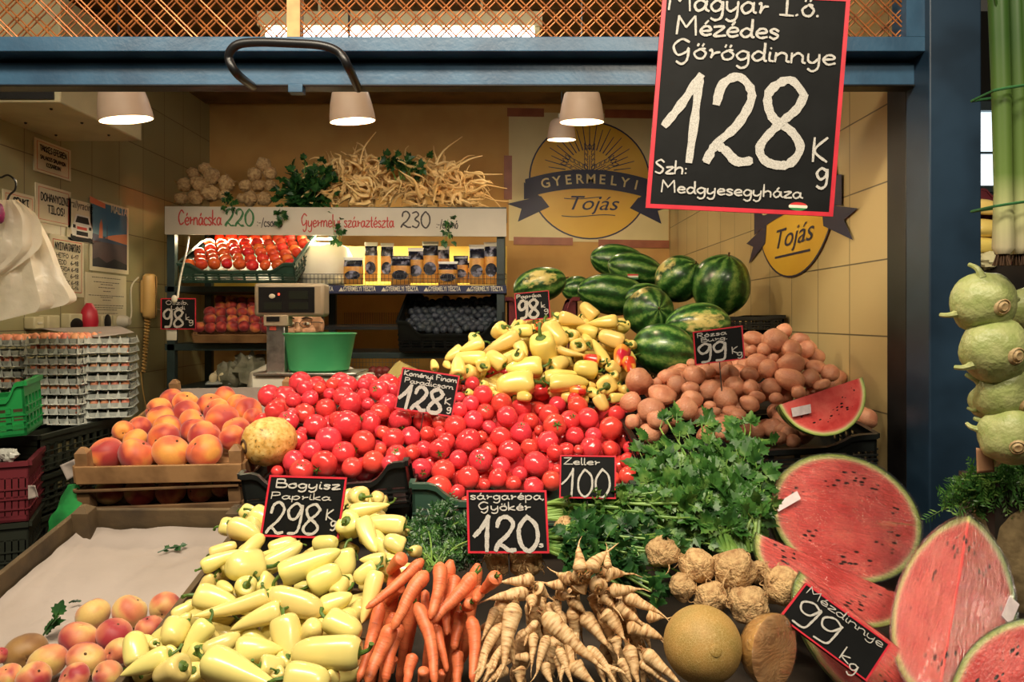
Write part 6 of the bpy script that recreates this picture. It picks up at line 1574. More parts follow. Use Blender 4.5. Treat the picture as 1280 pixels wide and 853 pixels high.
for sx in (-1, 1):
    bd.tube([V(sx * .13, .03, sh_ - .02), V(sx * .185, .03, sh_ - .05), V(sx * .215, .0, sh_ - .2), V(sx * .21, -.02, sh_ - .30), V(sx * .16, -.12, sh_ - .33), V(sx * .10, -.20, sh_ - .31)], [.05, .056, .046, .041, .034, .027], 14)
    hp_ = V(sx * .085, -.235, sh_ - .31); bd.blob(hp_, (.022, .042, .034), 12, 8)
    for f in range(4): bd.tube([hp_ + Vector((-.0, -.03, .022 - .015 * f)), hp_ + Vector((-sx * .012, -.062 + .004 * abs(f - 1.5), .020 - .015 * f)), hp_ + Vector((-sx * .034, -.076 + .004 * abs(f - 1.5), .016 - .015 * f))], [.0088, .008, .0068], 8)
    bd.tube([hp_ + Vector((-sx * .01, -.0, .028)), hp_ + Vector((-sx * .03, -.024, .04)), hp_ + Vector((-sx * .042, -.044, .036))], [.0105, .009, .0075], 8)
    bd.tube([V(sx * .085, .03, sh_ - .62), V(sx * .09, .02, sh_ - .95), V(sx * .09, .04, .09)], [.085, .062, .042], 14); bd.blob(V(sx * .09, -.03, .04), (.042, .115, .04), 14, 8)
vd = part('person', bd, m_skin, None); me = vd.data
vd.location = (vx, vy, 0); me.transform(Matrix.Translation((-vx, -vy, 0)))
rm = vd.modifiers.new('merge', 'REMESH'); rm.mode = 'VOXEL'; rm.voxel_size = .005; rm.use_smooth_shade = True
sm = vd.modifiers.new('soften', 'SMOOTH'); sm.factor = .5; sm.iterations = 4
tag(vd, 'person in glasses and a white coat behind the scale and green bowl', 'person')
m_hair = mat('dark_hair', srgb(52, 38, 28), .5, srgb(34, 24, 18), scale=40, rand=False); m_glass = mat('glasses_frame', srgb(60, 50, 44), .3, rand=False)
hr = MB(); n = 24
for i in range(9):
    th = math.pi * .5 * i / 8
    for j in range(n):
        a = 2 * math.pi * j / n; fr_ = -math.sin(a)
        lo = 1.30 if fr_ < .15 else .62
        t_ = lo * i / 8 * (math.pi / 2); d = Vector((math.sin(t_) * math.cos(a) * .083, math.sin(t_) * math.sin(a) * .103 + .014, math.cos(t_) * .117 + .022)); hr.v.append(hc + d * (1 + .03 * mnoise.noise(d * 60)))
for i in range(8):
    for j in range(n): hr.face((i * n + j, (i + 1) * n + j, (i + 1) * n + (j + 1) % n, i * n + (j + 1) % n))
h_ = part('hair', hr, m_hair, vd); md = h_.modifiers.new('thickness', 'SOLIDIFY'); md.thickness = .008
ey = MB()
for sx in (-1, 1): ey.blob(hc + Vector((sx * .033, -.082, -.002)), (.014, .008, .007), 12, 8)
part('eyes', ey, m_white, vd)
ir = MB()
for sx in (-1, 1): ir.blob(hc + Vector((sx * .033 + -.002, -.0885, -.002)), (.006, .003, .006), 10, 6)
part('irises', ir, m_brown, vd)
eb = MB()
for sx in (-1, 1): eb.tube([hc + Vector((sx * .016, -.094, .019)), hc + Vector((sx * .034, -.093, .025)), hc + Vector((sx * .054, -.080, .020))], [.003, .004, .002], 6)
part('eyebrows', eb, m_hair, vd)
gl = MB()
for sx in (-1, 1):
    gl.tube([hc + Vector((sx * .034 + .025 * math.cos(a), -.102 + abs(.025 * math.cos(a)) * .12, -.003 + .016 * math.sin(a))) for a in [2 * math.pi * q / 20 for q in range(21)]], .0010, 6)
    gl.tube([hc + Vector((sx * .059, -.098, .004)), hc + Vector((sx * .078, -.05, .004)), hc + Vector((sx * .082, .015, .0))], .0022, 6)
gl.tube([hc + Vector((-.010, -.102, .0)), hc + Vector((0, -.106, .003)), hc + Vector((.010, -.102, .0))], .0016, 6)
part('glasses', gl, m_glass, vd)
ct_ = MB()
for zz_, rx_, ry_ in ((sh_ - .055, .182, .112), (sh_ - .2, .18, .128), (sh_ - .36, .16, .124), (sh_ - .5, .18, .134), (sh_ - .66, .19, .14)): ct_.blob(V(0, .03, zz_), (rx_, ry_, .135), 20, 14)
for sx in (-1, 1): ct_.tube([V(sx * .11, .03, sh_ - .01), V(sx * .188, .03, sh_ - .045), V(sx * .217, .0, sh_ - .2), V(sx * .212, -.02, sh_ - .30), V(sx * .165, -.115, sh_ - .33), V(sx * .12, -.17, sh_ - .318)], [.06, .066, .056, .051, .044, .040], 14)
co_ = part('white_coat', ct_, mat('white_cotton', srgb(232, 226, 214), .8, srgb(218, 212, 198), scale=6, rand=False), vd); rm = co_.modifiers.new('merge', 'REMESH'); rm.mode = 'VOXEL'; rm.voxel_size = .008; rm.use_smooth_shade = True
# ---------------------------------------------------------------- whole watermelons
s = NT('watermelon_skin'); tc = s.add('ShaderNodeTexCoord').outputs['Object']; oi = s.add('ShaderNodeObjectInfo')
sp = s.add('ShaderNodeSeparateXYZ'); s.link(tc, sp.inputs[0]); rnd_co = s.coords()
ang = s.math('ARCTAN2', sp.outputs[1], sp.outputs[0])
wob = s.math('MULTIPLY', s.math('SUBTRACT', s.noise(rnd_co, 3.2, 5, .6), .5), 3.4)
wv = s.math('SINE', s.math('ADD', s.math('MULTIPLY', ang, 9.0), wob))
st_ = s.math('ADD', s.math('MULTIPLY', wv, .22), s.math('MULTIPLY', s.noise(rnd_co, 6, 5, .7), 1.1))
c_ = s.ramp(st_, [(.28, srgb(24, 56, 22)), (.52, srgb(44, 92, 38)), (.70, srgb(92, 136, 62)), (.92, srgb(140, 168, 88))])
spot = s.ramp(s.math('ADD', s.math('MULTIPLY', sp.outputs[0], .9), s.math('MULTIPLY', s.math('SUBTRACT', s.noise(rnd_co, 3, 5), .5), .9)), [(.72, (0, 0, 0, 1)), (.88, (1, 1, 1, 1))])
c_ = s.mix(s.math('MULTIPLY', spot, s.math('GREATER_THAN', oi.outputs['Random'], -.5)), c_, srgb(214, 196, 120))
m_wm = s.set(c_, .3); s.b.inputs['Coat Weight'].default_value = .15
def melon_mesh(seed, el):
    mb = MB().blob((0, 0, 0), (1, 1, 1), 36, 24, 0, None, .05, 1.2, seed); return mb.mesh('watermelon', m_wm)
wmP = [proto('watermelon', melon_mesh(i, 1), [('stem', MB().tube([(0, 0, .95), (.01, .02, 1.04), (.05, .03, 1.1)], [.05, .03, .035], 7).mesh('stem', m_brown))]) for i in range(3)]
def wm(px, py, a, b, y, axis, label, roll=0, k=0, c=None):
    """a: half length along the axis in px, b: radius in px"""
    q = y / F; M = Matrix.Translation(P(px, py, y)) @ zto(Vector(axis).normalized(), roll) @ Matrix.Diagonal((b * q, b * q, a * q, 1))
    inst(wmP[k % 3], M, 'watermelon', 'whole watermelons by the back wall', label)
WX = lambda x, y: (640 + x / 4, 290 + y / 4)
wm(*WX(140, 265), 34, 22, 3.02, (1, .15, .28), 'small mottled watermelon alone at the left behind the 98 board', 4.4, 0)
wm(*WX(530, 150), 36, 22, 3.42, (1, .2, -.15), 'watermelon at the very back, topmost of the pile', 1, 1)
wm(*WX(620, 190), 36, 21, 3.26, (1, -.1, -.2), 'watermelon with a small flag sticker below the topmost one', 2.1, 2)
wm(*WX(325, 285), 20, 16, 3.34, (1, .2, 0), 'dark watermelon half hidden left of the long one', 0.5, 0)
wm(*WX(500, 312), 44, 26, 3.05, (1, .1, -.12), 'long dark watermelon lying across above the yellow peppers', 1.6, 1)
wm(*WX(655, 325), 26, 17, 3.0, (1, .1, .2), 'pale striped watermelon showing behind the star-ended one', 2, 2)
wm(*WX(835, 235), 31, 29, 3.06, (.5, -.62, .55), 'round watermelon in the middle right of the pile with stripes meeting at its end', 3, 1)
wm(*WX(1045, 268), 40, 36.5, 2.98, (.12, -.45, .85), 'biggest round watermelon standing at the right by the tiles', 1.2, 0)
wm(*WX(685, 400), 32, 31, 2.76, (.2, -.92, .1), 'watermelon facing us end-on with a pale star of stripes', 2.2, 2)
wm(*WX(930, 455), 41, 25, 2.66, (1, .1, .05), 'watermelon with a big tan ground spot behind the 99 board', 4.75, 1)
wm(*WX(760, 590), 40, 32, 2.50, (1, -.25, -.15), 'front watermelon resting on the potatoes beside the red peppers', 1.9, 0)
fs = MB(); n = 16; c = P(791, 346, 3.18)
for m_, b0_, b1_ in ((0, .006, .018), (1, -.006, .006), (2, -.018, -.006)):
    fs.poly([c + Vector((x * .022, -.004 - .01 * (1 - x * x) + .004 * z_ * 30, z_ * .6 + .0)) for z_, xs in ((b0_, (-1, 1)), (b1_, (1, -1))) for x in xs], m_)
solo('flag_sticker', fs, [mat('flag_red', srgb(200, 50, 50)), m_white, mat('flag_green', srgb(40, 120, 66))], 'tiny red white and green sticker on a rear watermelon', 'sticker', c, smooth=False)
bt = MB()
for a in ((700, 790, 402, 2.95, 3.5, 470), (790, 935, 400, 2.9, 3.2, 470)):
    bt.box((P(a[0], 0, a[3]).x, a[3] - .1, 1.30), (P(a[1], 0, a[3]).x, a[4], P(0, a[2], a[3]).z - .02))
fr = Frame(Vector((.62, 2.84, 1.302)), Vector((.385, 0, 0)), Vector((0, .36, .0)), .145)
plastic_crate(fr, 'lower black crate under the biggest watermelon by the tiles', m_blk, .1)
fr = Frame(Vector((.62, 2.84, 1.449)), Vector((.385, 0, 0)), Vector((0, .36, .0)), .10)
plastic_crate(fr, 'middle black crate under the biggest watermelon by the tiles', m_blk, .1)
fr = Frame(Vector((.62, 2.84, 1.551)), Vector((.385, 0, 0)), Vector((0, .36, .0)), .06)
plastic_crate(fr, 'upper black crate under the biggest watermelon by the tiles', m_blk, .1)
fr = Frame(Vector((-.0, 2.80, 1.302)), Vector((.60, 0, 0)), Vector((0, .62, .0)), .16)
plastic_crate(fr, 'black crate holding the rear watermelons', m_blk, .1)

fr = Frame(Vector((.40, 2.40, 1.30)), Vector((.22, 0, 0)), Vector((0, .20, .0)), .11)
plastic_crate(fr, 'small black crate under the front watermelon', m_blk, .1)
# ---------------------------------------------------------------- cut watermelons
def flesh_mat(name):
    s = NT(name); tc = s.add('ShaderNodeTexCoord').outputs['Object']; ln = s.add('ShaderNodeVectorMath', operation='LENGTH'); s.link(tc, ln.inputs[0]); d = ln.outputs['Value']
    rc = s.coords(); dn = s.math('ADD', d, s.math('MULTIPLY', s.math('SUBTRACT', s.noise(rc, 5, 3), .5), .03))
    red = s.ramp(s.noise(rc, 2.4, 5, .6), [(.32, srgb(216, 66, 64)), (.5, srgb(234, 92, 86)), (.72, srgb(242, 118, 106))])
    vo = s.add('ShaderNodeTexVoronoi'); mp = s.add('ShaderNodeMapping'); s.link(rc, mp.inputs[0]); mp.inputs['Scale'].default_value = (8.0, 15.0, 15.0); s.link(mp.outputs[0], vo.inputs['Vector']); vo.inputs['Scale'].default_value = 1.0
    ring = s.math('MULTIPLY', s.math('GREATER_THAN', d, .48), s.math('LESS_THAN', d, .76))
    clump = s.math('GREATER_THAN', s.noise(rc, 2.2, 2), .47)
    seed = s.math('MULTIPLY', s.math('MULTIPLY', s.math('LESS_THAN', vo.outputs['Distance'], .30), ring), clump)
    body = s.mix(seed, red, srgb(48, 22, 18))
    rind = s.ramp(dn, [(.865, (0, 0, 0, 1)), (.905, (.35, .35, .35, 1)), (.94, (1, 1, 1, 1))])
    pale = s.ramp(dn, [(.90, srgb(240, 190, 160)), (.935, srgb(222, 220, 150)), (.975, srgb(168, 184, 96)), (1.0, srgb(70, 100, 44))])
    s.bump(s.noise(rc, 22, 4), .12, .02)
    return s.set(s.mix(rind, body, pale), .3)
m_flesh = flesh_mat('watermelon_flesh')
s = NT('cling_film'); tr_ = s.add('ShaderNodeBsdfTransparent'); gl_ = s.add('ShaderNodeBsdfGlossy'); gl_.inputs['Roughness'].default_value = .035; mx = s.add('ShaderNodeMixShader'); lw_ = s.add('ShaderNodeLayerWeight'); lw_.inputs[0].default_value = .22
tc = s.coords(); bp = s.add('ShaderNodeBump'); mpp = s.add('ShaderNodeMapping'); s.link(tc, mpp.inputs[0]); mpp.inputs['Scale'].default_value = (2.2, 9, 9); mpp.inputs['Rotation'].default_value = (.4, .5, .3)
s.link(s.noise(mpp.outputs[0], 2.2, 5, .6, 1.2), bp.inputs['Height']); bp.inputs['Strength'].default_value = .5; bp.inputs['Distance'].default_value = .07
s.link(bp.outputs[0], gl_.inputs['Normal']); s.link(bp.outputs[0], lw_.inputs['Normal']); s.link(s.math('ADD', s.math('MULTIPLY', lw_.outputs['Fresnel'], .7), .10), mx.inputs[0]); s.link(tr_.outputs[0], mx.inputs[1]); s.link(gl_.outputs[0], mx.inputs[2]); s.link(mx.outputs[0], s.out.inputs['Surface']); m_cling = s.m
m_stick = mat('white_sticker', srgb(226, 214, 214), .4, srgb(206, 192, 194), scale=6, rand=False)
def cut_melon(center, xdir, cdir, alpha, a, b, label, wrap=True, name='watermelon_piece', stickers=(), ridge_round=.0):
    """piece of an ellipsoid: ridge along xdir through center, rind towards cdir, half opening angle alpha"""
    X = Vector(xdir).normalized(); C_ = Vector(cdir); C_ = (C_ - X * C_.dot(X)).normalized(); Zv = -C_; Y = Zv.cross(X)
    rot = Matrix((X, Y, Zv)).transposed().to_4x4(); M = Matrix.Translation(center) @ rot @ Matrix.Diagonal((a, b, b, 1))
    r = bpy.data.objects.new(name, None); r.empty_display_size = .05; r.matrix_basis = M; link(r); tag(r, label, 'watermelon piece')
    def kid(nm, mb, m):
        me = mb.mesh(nm, m); o = bpy.data.objects.new(nm, me); o.parent = r; link(o); return o
    nu, nv = 40, 20
    def surf(k, al):
        mb = MB()
        for i in range(nu + 1):
            x = -math.cos(math.pi * i / nu); rr_ = math.sin(math.pi * i / nu)
            for j in range(nv + 1): ph = -al + 2 * al * j / nv; mb.v.append(Vector((x, rr_ * math.sin(ph), -rr_ * math.cos(ph))) * k)
        for i in range(nu):
            for j in range(nv): q = i * (nv + 1) + j; mb.face((q, q + 1, q + nv + 2, q + nv + 1))
        return mb
    def faces(k, off=0):
        mb = MB(); nr = 12
        for sg in (-1, 1):
            b0 = len(mb.v); al = alpha
            for i in range(nu + 1):
                x = -math.cos(math.pi * i / nu); rr_ = math.sin(math.pi * i / nu)
                for j in range(nr + 1):
                    q = j / nr; p = Vector((x, sg * rr_ * q * math.sin(al), -rr_ * q * math.cos(al))) * k
                    bul = .018 * mnoise.noise(Vector((x * 3, q * 3, sg * 5 + a * 40))) + off
                    p += Vector((0, sg * math.cos(al), math.sin(al))) * bul * (1 if not off else 1); mb.v.append(p)
            for i in range(nu):
                for j in range(nr): w_ = b0 + i * (nr + 1) + j; mb.face((w_, w_ + 1, w_ + nr + 2, w_ + nr + 1) if sg > 0 else (w_, w_ + nr + 1, w_ + nr + 2, w_ + 1))
        return mb
    kid('rind', surf(1.0, alpha), m_wm2); kid('flesh', faces(.999), m_flesh)
    if wrap:
        w_ = faces(1.012, .03); s2 = surf(1.014, alpha); b0 = len(w_.v); w_.v += s2.v; w_.f += [tuple(i + b0 for i in f) for f in s2.f]; w_.mi += s2.mi; kid('cling_film', w_, m_cling)
    return r, M
# rind: same stripes but around the long local X axis
def rind_mat():
    s = NT('watermelon_rind'); tc = s.add('ShaderNodeTexCoord').outputs['Object']; sp = s.add('ShaderNodeSeparateXYZ'); s.link(tc, sp.inputs[0]); rc = s.coords()
    ang = s.math('ARCTAN2', sp.outputs[1], sp.outputs[2]); wob = s.math('MULTIPLY', s.math('SUBTRACT', s.noise(rc, 3.2, 5), .5), 3.4)
    st = s.math('ADD', s.math('MULTIPLY', s.math('SINE', s.math('ADD', s.math('MULTIPLY', ang, 9), wob)), .5), s.noise(rc, 7, 5, .7))
    return s.set(s.ramp(st, [(.15, srgb(34, 76, 30)), (.5, srgb(56, 104, 44)), (.75, srgb(120, 158, 78)), (.95, srgb(168, 186, 104))]), .3)
m_wm2 = rind_mat()
def fc(f, Nf, al): return Vector(f).normalized() * math.cos(al) - Vector(Nf).normalized() * math.sin(al)
def sticker(r, M, quad, p0, nrm, label=None):
    nrm = Vector(nrm).normalized(); pts = []
    for px, py in quad:
        d = P(px, py, 1.0) - Vector((0, 0, EYE)); o = Vector((0, 0, EYE)); t_ = (Vector(p0) - o).dot(nrm) / d.dot(nrm); pts.append(o + d * t_)
    mb = MB(); Mi = M.inverted(); lo = [Mi @ (p + nrm * .0075) for p in pts]; hi = [Mi @ (p + nrm * .009) for p in pts]
    mb.hexa([lo[0], lo[1], lo[3], lo[2], hi[0], hi[1], hi[3], hi[2]]); me = mb.mesh('price_label', m_stick, smooth=False); o = bpy.data.objects.new('price_label', me); o.parent = r; link(o); o['label'] = 'white price label'
r90 = math.pi / 2 - .001
c = P(1058, 646, 1.62); nf = Vector((-.10, -.86, .42)); xm = Vector((1, .04, -.13)).normalized(); nf = (nf - xm * nf.dot(xm)).normalized()
r, M = cut_melon(c, (1, .04, -.13), -nf, r90, .163, .134, 'big wrapped half watermelon with a white label on its upper left')
sticker(r, M, [(966, 632), (994, 615), (999, 625), (971, 641)], c, nf)
c = P(1042, 708, 1.46); al = math.radians(40); Nf = Vector((.12, -.93, .34)).normalized(); X_ = (P(1138, 746, 1.43) - P(947, 664, 1.48)).normalized(); f = Nf.cross(X_); f = f if f.z < 0 else -f
cut_melon(c, X_, fc(f, Nf, al), al, .153, .098, 'long watermelon wedge lying between the celeriac and the wrapped half', True)
c = P(1122, 806, 1.28); Nf = Vector((-.25, -.80, .55)).normalized(); X_ = (P(1235, 890, 1.24) - P(1016, 722, 1.34)).normalized(); f = Nf.cross(X_); f = f if f.z < 0 else -f
cut_melon(c + Vector((0, .015, -.005)), X_, fc(f, Nf, al), al, .18, .115, 'watermelon wedge lying under the slanted 99 board', True)
tp_, bo_ = P(1212, 645, 1.36), P(1172, 876, 1.18); c = (tp_ + bo_) / 2; X_ = (tp_ - bo_).normalized()
r, M = cut_melon(c, X_, Vector((.50, .85, -.42)), math.radians(54), (tp_ - bo_).length / 2, .112, 'wrapped quarter watermelon standing with its sharp ridge towards us')
Y_ = (M.to_3x3() @ Vector((0, 1, 0))).normalized(); Zq = (M.to_3x3() @ Vector((0, 0, 1))).normalized()
sg = 1 if Y_.x > 0 else -1
nq = (Y_ * sg * math.cos(math.radians(52)) + Zq * math.sin(math.radians(52)))
sticker(r, M, [(1247, 771), (1257, 746), (1269, 757), (1258, 783)], c, nq)
c = P(1300, 884, 1.10); nf = Vector((-.2, -.8, .56)).normalized()
cut_melon(c, (.8, .2, .75), -nf, r90, .135, .105, 'wrapped watermelon half cut off by the bottom right corner')
c = P(1026, 489, 1.86); al = math.radians(42); Nf = Vector((-.05, -.97, .2)).normalized(); X_ = (P(1079, 470, 1.88) - P(968, 507, 1.84)).normalized(); f = Nf.cross(X_); f = f if f.z < 0 else -f
r, M = cut_melon(c, X_, fc(f, Nf, al), al, .115, .108, 'watermelon wedge with a white label lying on the potatoes', False)
nw = X_.cross(f).normalized(); nw = nw if nw.y < 0 else -nw
sticker(r, M, [(987, 511), (1011, 506), (1012, 517), (989, 522)], c, nw)

# ---------------------------------------------------------------- round melons
s = NT('netted_rind'); co_ = s.coords(False); vo = s.add('ShaderNodeTexVoronoi', feature='DISTANCE_TO_EDGE'); s.link(co_, vo.inputs['Vector']); vo.inputs['Scale'].default_value = 230
nz = s.noise(co_, 30, 3); c_ = s.ramp(nz, [(.35, srgb(176, 138, 74)), (.65, srgb(152, 126, 62))]); net = s.ramp(vo.outputs['Distance'], [(.0, (1, 1, 1, 1)), (.09, (0, 0, 0, 1))])
c_ = s.mix(s.math('MULTIPLY', net, .6), c_, srgb(206, 176, 116)); s.bump(net, .2, .002); m_net = s.set(c_, .6)
c = P(878, 806, 1.20); q = 48 * 1.2 / F
cm = solo('cantaloupe', MB().blob((0, 0, 0), (q, q, q * .98), 36, 24, 0, Matrix.Translation(c)), m_net, 'whole round netted cantaloupe at the bottom beside the pale roots', 'melon', c)
part('blossom_scar', MB().lathe([(.002, .001), (.005, .0015), (.009, 0), (.010, -.003)], 14, 0, Matrix.Translation(c) @ zto(Vector((.1, -.97, .25)).normalized(), 0) @ Matrix.Translation((0, 0, q))), m_net, cm)
c = P(960, 812, 1.20); qx, qz = 41 * 1.2 / F, 47 * 1.2 / F
ch = root('cantaloupe_half', 'halved cantaloupe wrapped in film beside the slanted 99 board', 'melon', c)
X_ = Vector((.15, .2, .97)).normalized(); nf = Vector((.60, -.76, .26)); nf = (nf - X_ * nf.dot(X_)).normalized(); Y_ = nf.cross(X_)
rot = Matrix.Translation(c + nf * .012) @ Matrix((X_, Y_, nf)).transposed().to_4x4()
hm = MB(); n = 36
prof = [(1, 0), (.97, -.22), (.87, -.5), (.7, -.72), (.45, -.9), (.2, -.98), (.02, -1.0)]
hm.lathe([(r_ * .056, z_ * .05) for r_, z_ in prof], n, 0, rot, closed=False); part('rind', hm, mat('smooth_melon_rind', srgb(212, 166, 98), .5, srgb(190, 140, 76), scale=20), ch)
s = NT('melon_flesh'); tcg = s.add('ShaderNodeTexCoord').outputs['Object']; m_mf = s.set(s.ramp(s.noise(tcg, 26, 4), [(.35, srgb(240, 192, 138)), (.65, srgb(230, 172, 114))]), .3)
fm = MB().lathe([(.056, 0), (.050, .0015), (.03, .001), (.0001, .0005)], n, 0, rot, closed=False); part('flesh', fm, m_mf, ch)
cf = MB().lathe([(r_ * .0572, z_ * .052 + .001) for r_, z_ in reversed(prof)] + [(.052, .004), (.03, .0045), (.0001, .004)], n, 0, rot, closed=False); part('cling_film', cf, m_cling, ch)
# yellow mottled melon between peaches and tomatoes
s = NT('mottled_melon'); co_ = s.coords(False); c_ = s.ramp(s.noise(co_, 60, 5, .6), [(.38, srgb(236, 200, 124)), (.56, srgb(220, 168, 84)), (.72, srgb(150, 116, 54))]); c_ = s.mix(s.ramp(s.noise(co_, 120, 3), [(.62, (0, 0, 0, 1)), (.7, (.8, .8, .8, 1))]), c_, srgb(96, 90, 44)); s.bump(s.noise(co_, 40, 3), .4, .006); m_mot = s.set(c_, .45)
c = P(336, 552, 2.06); ax = Vector((-.75, -.62, -.1)).normalized(); M_ = Matrix.Translation(c) @ zto(ax, 0)
mm = MB().lathe([(.001, -.072), (.03, -.068), (.055, -.045), (.065, -.01), (.064, .02), (.05, .05), (.03, .064), (.018, .067), (.001, .066)], 32, 0, M_, rfun=lambda a, t: 1 + .02 * math.cos(10 * a), closed=False)
mo = solo('yellow_melon', mm, m_mot, 'small yellow mottled melon between the peaches and the tomatoes', 'melon', c)
part('blossom_ring', MB().lathe([(.016, .064), (.020, .067), (.016, .071), (.012, .068)], 20, 0, M_), m_brown, mo); part('blossom_end', MB().blob((0, 0, .066), (.012, .012, .006), 12, 8, 0, M_), m_mot, mo)

# ---------------------------------------------------------------- big celeriac
CB = T2(660, 600, 3.657, [(175,225,60),(615,330,78),(775,390,80),(940,415,100),(705,490,62),(838,538,76),(1010,575,94),(1165,492,92),(1055,425,52)])
CBL = ['celeriac peeping out behind the 120 board among the celery stalks', 'knobbly celeriac at the upper left of the front celeriac pile', 'celeriac with hairy roots, second from left in the upper row', 'largest celeriac in the middle of the upper row under the stalks', 'shaded celeriac at the lower left of the front pile', 'shaded celeriac low in the middle above the netted cantaloupe', 'celeriac at the bottom right above the halved cantaloupe', 'pale celeriac at the right end touching the slanted board', 'small celeriac tucked behind the right end of the pile']
for (px, py, r_), lb in zip(CB, CBL):
    y = interp([(650, 1.62), (690, 1.48), (720, 1.42), (760, 1.36)], py) + (.03 if 'shaded' in lb or 'tucked' in lb else 0); celer(px, py, r_, y, lb, 'celeriac in front of the celery', k); k += 1
for px, py, r_, lb in ((622, 702, 17, 'small celeriac under the left half of the 120 board'), (657, 703, 21, 'celeriac under the right half of the 120 board')): celer(px, py, r_, 1.56, lb, 'celeriac in front of the celery', k); k += 1

# ---------------------------------------------------------------- leaf greens
def leaf_mat(name, a, b, c):
    s = NT(name); co = s.coords(); col = s.ramp(s.noise(co, 26, 3), [(.32, a), (.52, b), (.74, c)])
    s.set(col, .42); tl = s.add('ShaderNodeBsdfTranslucent'); s.link(col, tl.inputs[0]); mx = s.add('ShaderNodeMixShader'); mx.inputs[0].default_value = .22
    s.link(s.b.outputs[0], mx.inputs[1]); s.link(tl.outputs[0], mx.inputs[2]); s.link(mx.outputs[0], s.out.inputs['Surface']); return s.m
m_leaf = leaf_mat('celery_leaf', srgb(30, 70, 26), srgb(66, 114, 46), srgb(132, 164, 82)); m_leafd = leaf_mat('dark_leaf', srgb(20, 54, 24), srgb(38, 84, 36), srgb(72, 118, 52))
m_stalk = mat('celery_stalk', srgb(126, 160, 74), .45, srgb(88, 130, 54), scale=30)
LEAF = [[(0, 0), (.10, .10), (.30, .12), (.42, .30), (.34, .34), (.46, .52), (.30, .50), (.26, .60), (.32, .80), (.16, .76), (.0, 1.05)],
        [(0, 0), (.16, .16), (.38, .22), (.36, .34), (.50, .46), (.34, .52), (.36, .70), (.20, .72), (.12, .90), (.0, 1.0)],
        [(0, 0), (.08, .2), (.26, .26), (.24, .38), (.40, .54), (.25, .6), (.22, .78), (.1, .84), (.0, 1.1)]]
def leaf(mb, o, d, n, size, rr, curl=.25):
    d = d.normalized(); n = (n - d * n.dot(d)).normalized(); w = d.cross(n); sh_ = rr.choice(LEAF); wk = rr.uniform(.8, 1.15); cu = curl * rr.uniform(-.3, 1.3); fo = rr.uniform(.05, .4)
    pt = lambda x, y: o + (w * x * wk + d * y + n * (abs(x) * fo - cu * y * y)) * size
    b = len(mb.v); k = len(sh_)
    for x, y in sh_: mb.v.append(pt(x, y))
    for x, y in sh_[1:-1]: mb.v.append(pt(-x, y))
    for y in (.35, .7): mb.v.append(pt(0, y))
    mid = [b, b + 2 * k - 2, b + 2 * k - 1, b + k - 1]
    Rr = [b + i for i in range(k)]; Lr = [b] + [b + k + i for i in range(k - 2)] + [b + k - 1]
    h_ = k // 2
    for side, fl in ((Rr, False), (Lr, True)):
        f1 = [mid[0]] + side[1:h_] + [mid[1]]; f2 = [mid[1]] + side[h_ - 1:k - 3] + [mid[2]]; f3 = [mid[2]] + side[k - 4:]
        for f in (f1, f2, f3): mb.face(f[::-1] if fl else f)
def bunch(name, label, cat, base, tips, yb, yt, leafsize, seed, stalk_r=.0028, per=7, spread=.05, m=None, cols=None, root_parent=None, nrm=(0, -.75, .55), sag=.0):
    """sprigs: base/tips are pixel points, yb/yt depth as function of (px,py)"""
    rr = random.Random(seed); lv, st = MB(), MB()
    for (bx, by), (tx, ty) in zip(base, tips):
        b = P(bx, by, yb(bx, by)); t_ = P(tx, ty, yt(tx, ty) + rr.uniform(-.025, .025)); m1 = b.lerp(t_, .5) + Vector((rr.uniform(-.015, .015), -.01, rr.uniform(-.0, .02) - sag))
        cv = catmull([b, b.lerp(m1, .6) + Vector((0, 0, .004)), m1, t_], 4); st.tube(cv, [stalk_r * (1.25 - .6 * i / len(cv)) for i in range(len(cv))], 6)
        ax = (t_ - m1).normalized()
        for q in range(per):
            u = .45 + .55 * q / max(1, per - 1); o = cv[min(len(cv) - 1, int(u * (len(cv) - 1)))]
            d = (ax * .7 + Vector((rr.gauss(0, .8), rr.gauss(-.15, .4), rr.gauss(.1, .6)))).normalized(); nn = Vector(nrm) + Vector((rr.gauss(0, .45), rr.gauss(0, .3), rr.gauss(0, .4)))
            st.tube([o, o + d * spread * .5], stalk_r * .45, 4, cap=False); o2 = o + d * spread * rr.uniform(.25, .6)
            for a_ in (-.9, 0, .9):
                w_ = d.cross(nn.normalized()); leaf(lv, o2, d * math.cos(a_) + w_ * math.sin(a_), nn + Vector((rr.gauss(0, .2), 0, rr.gauss(0, .2))), leafsize * rr.uniform(.65, 1.1) * (1 if a_ == 0 else .82), rr)
    r_ = root(name, label, cat, P(*base[0], yb(*base[0])))
    part('leaves', lv, m or m_leaf, r_, smooth=False); part('stalks', st, m_stalk, r_); return r_
rg = random.Random(21)
def pts_in(poly, n):
    out = []; xs = [p[0] for p in poly]; ys = [p[1] for p in poly]
    while len(out) < n:
        p = (rg.uniform(min(xs), max(xs)), rg.uniform(min(ys), max(ys)))
        if inside(poly, *p): out.append(p)
    return out
yce = lambda x, y: interp([(505, 1.86), (560, 1.74), (620, 1.62), (690, 1.50), (760, 1.42)], y)
def fan(n, b0, b1): return [(b0[0] + (b1[0] - b0[0]) * (i + .5) / n, b0[1] + (b1[1] - b0[1]) * (i + .5) / n) for i in range(n)]
def mk(label, poly, n, b0, b1, size, seed, **kw):
    tips = sorted(pts_in(poly, n), key=lambda p: p[0]); bunch('celery_bunch', label, 'celery', fan(n, b0, b1), tips, lambda x, y: yce(x, y) + .03, kw.pop('yt', yce), size, seed, **kw)
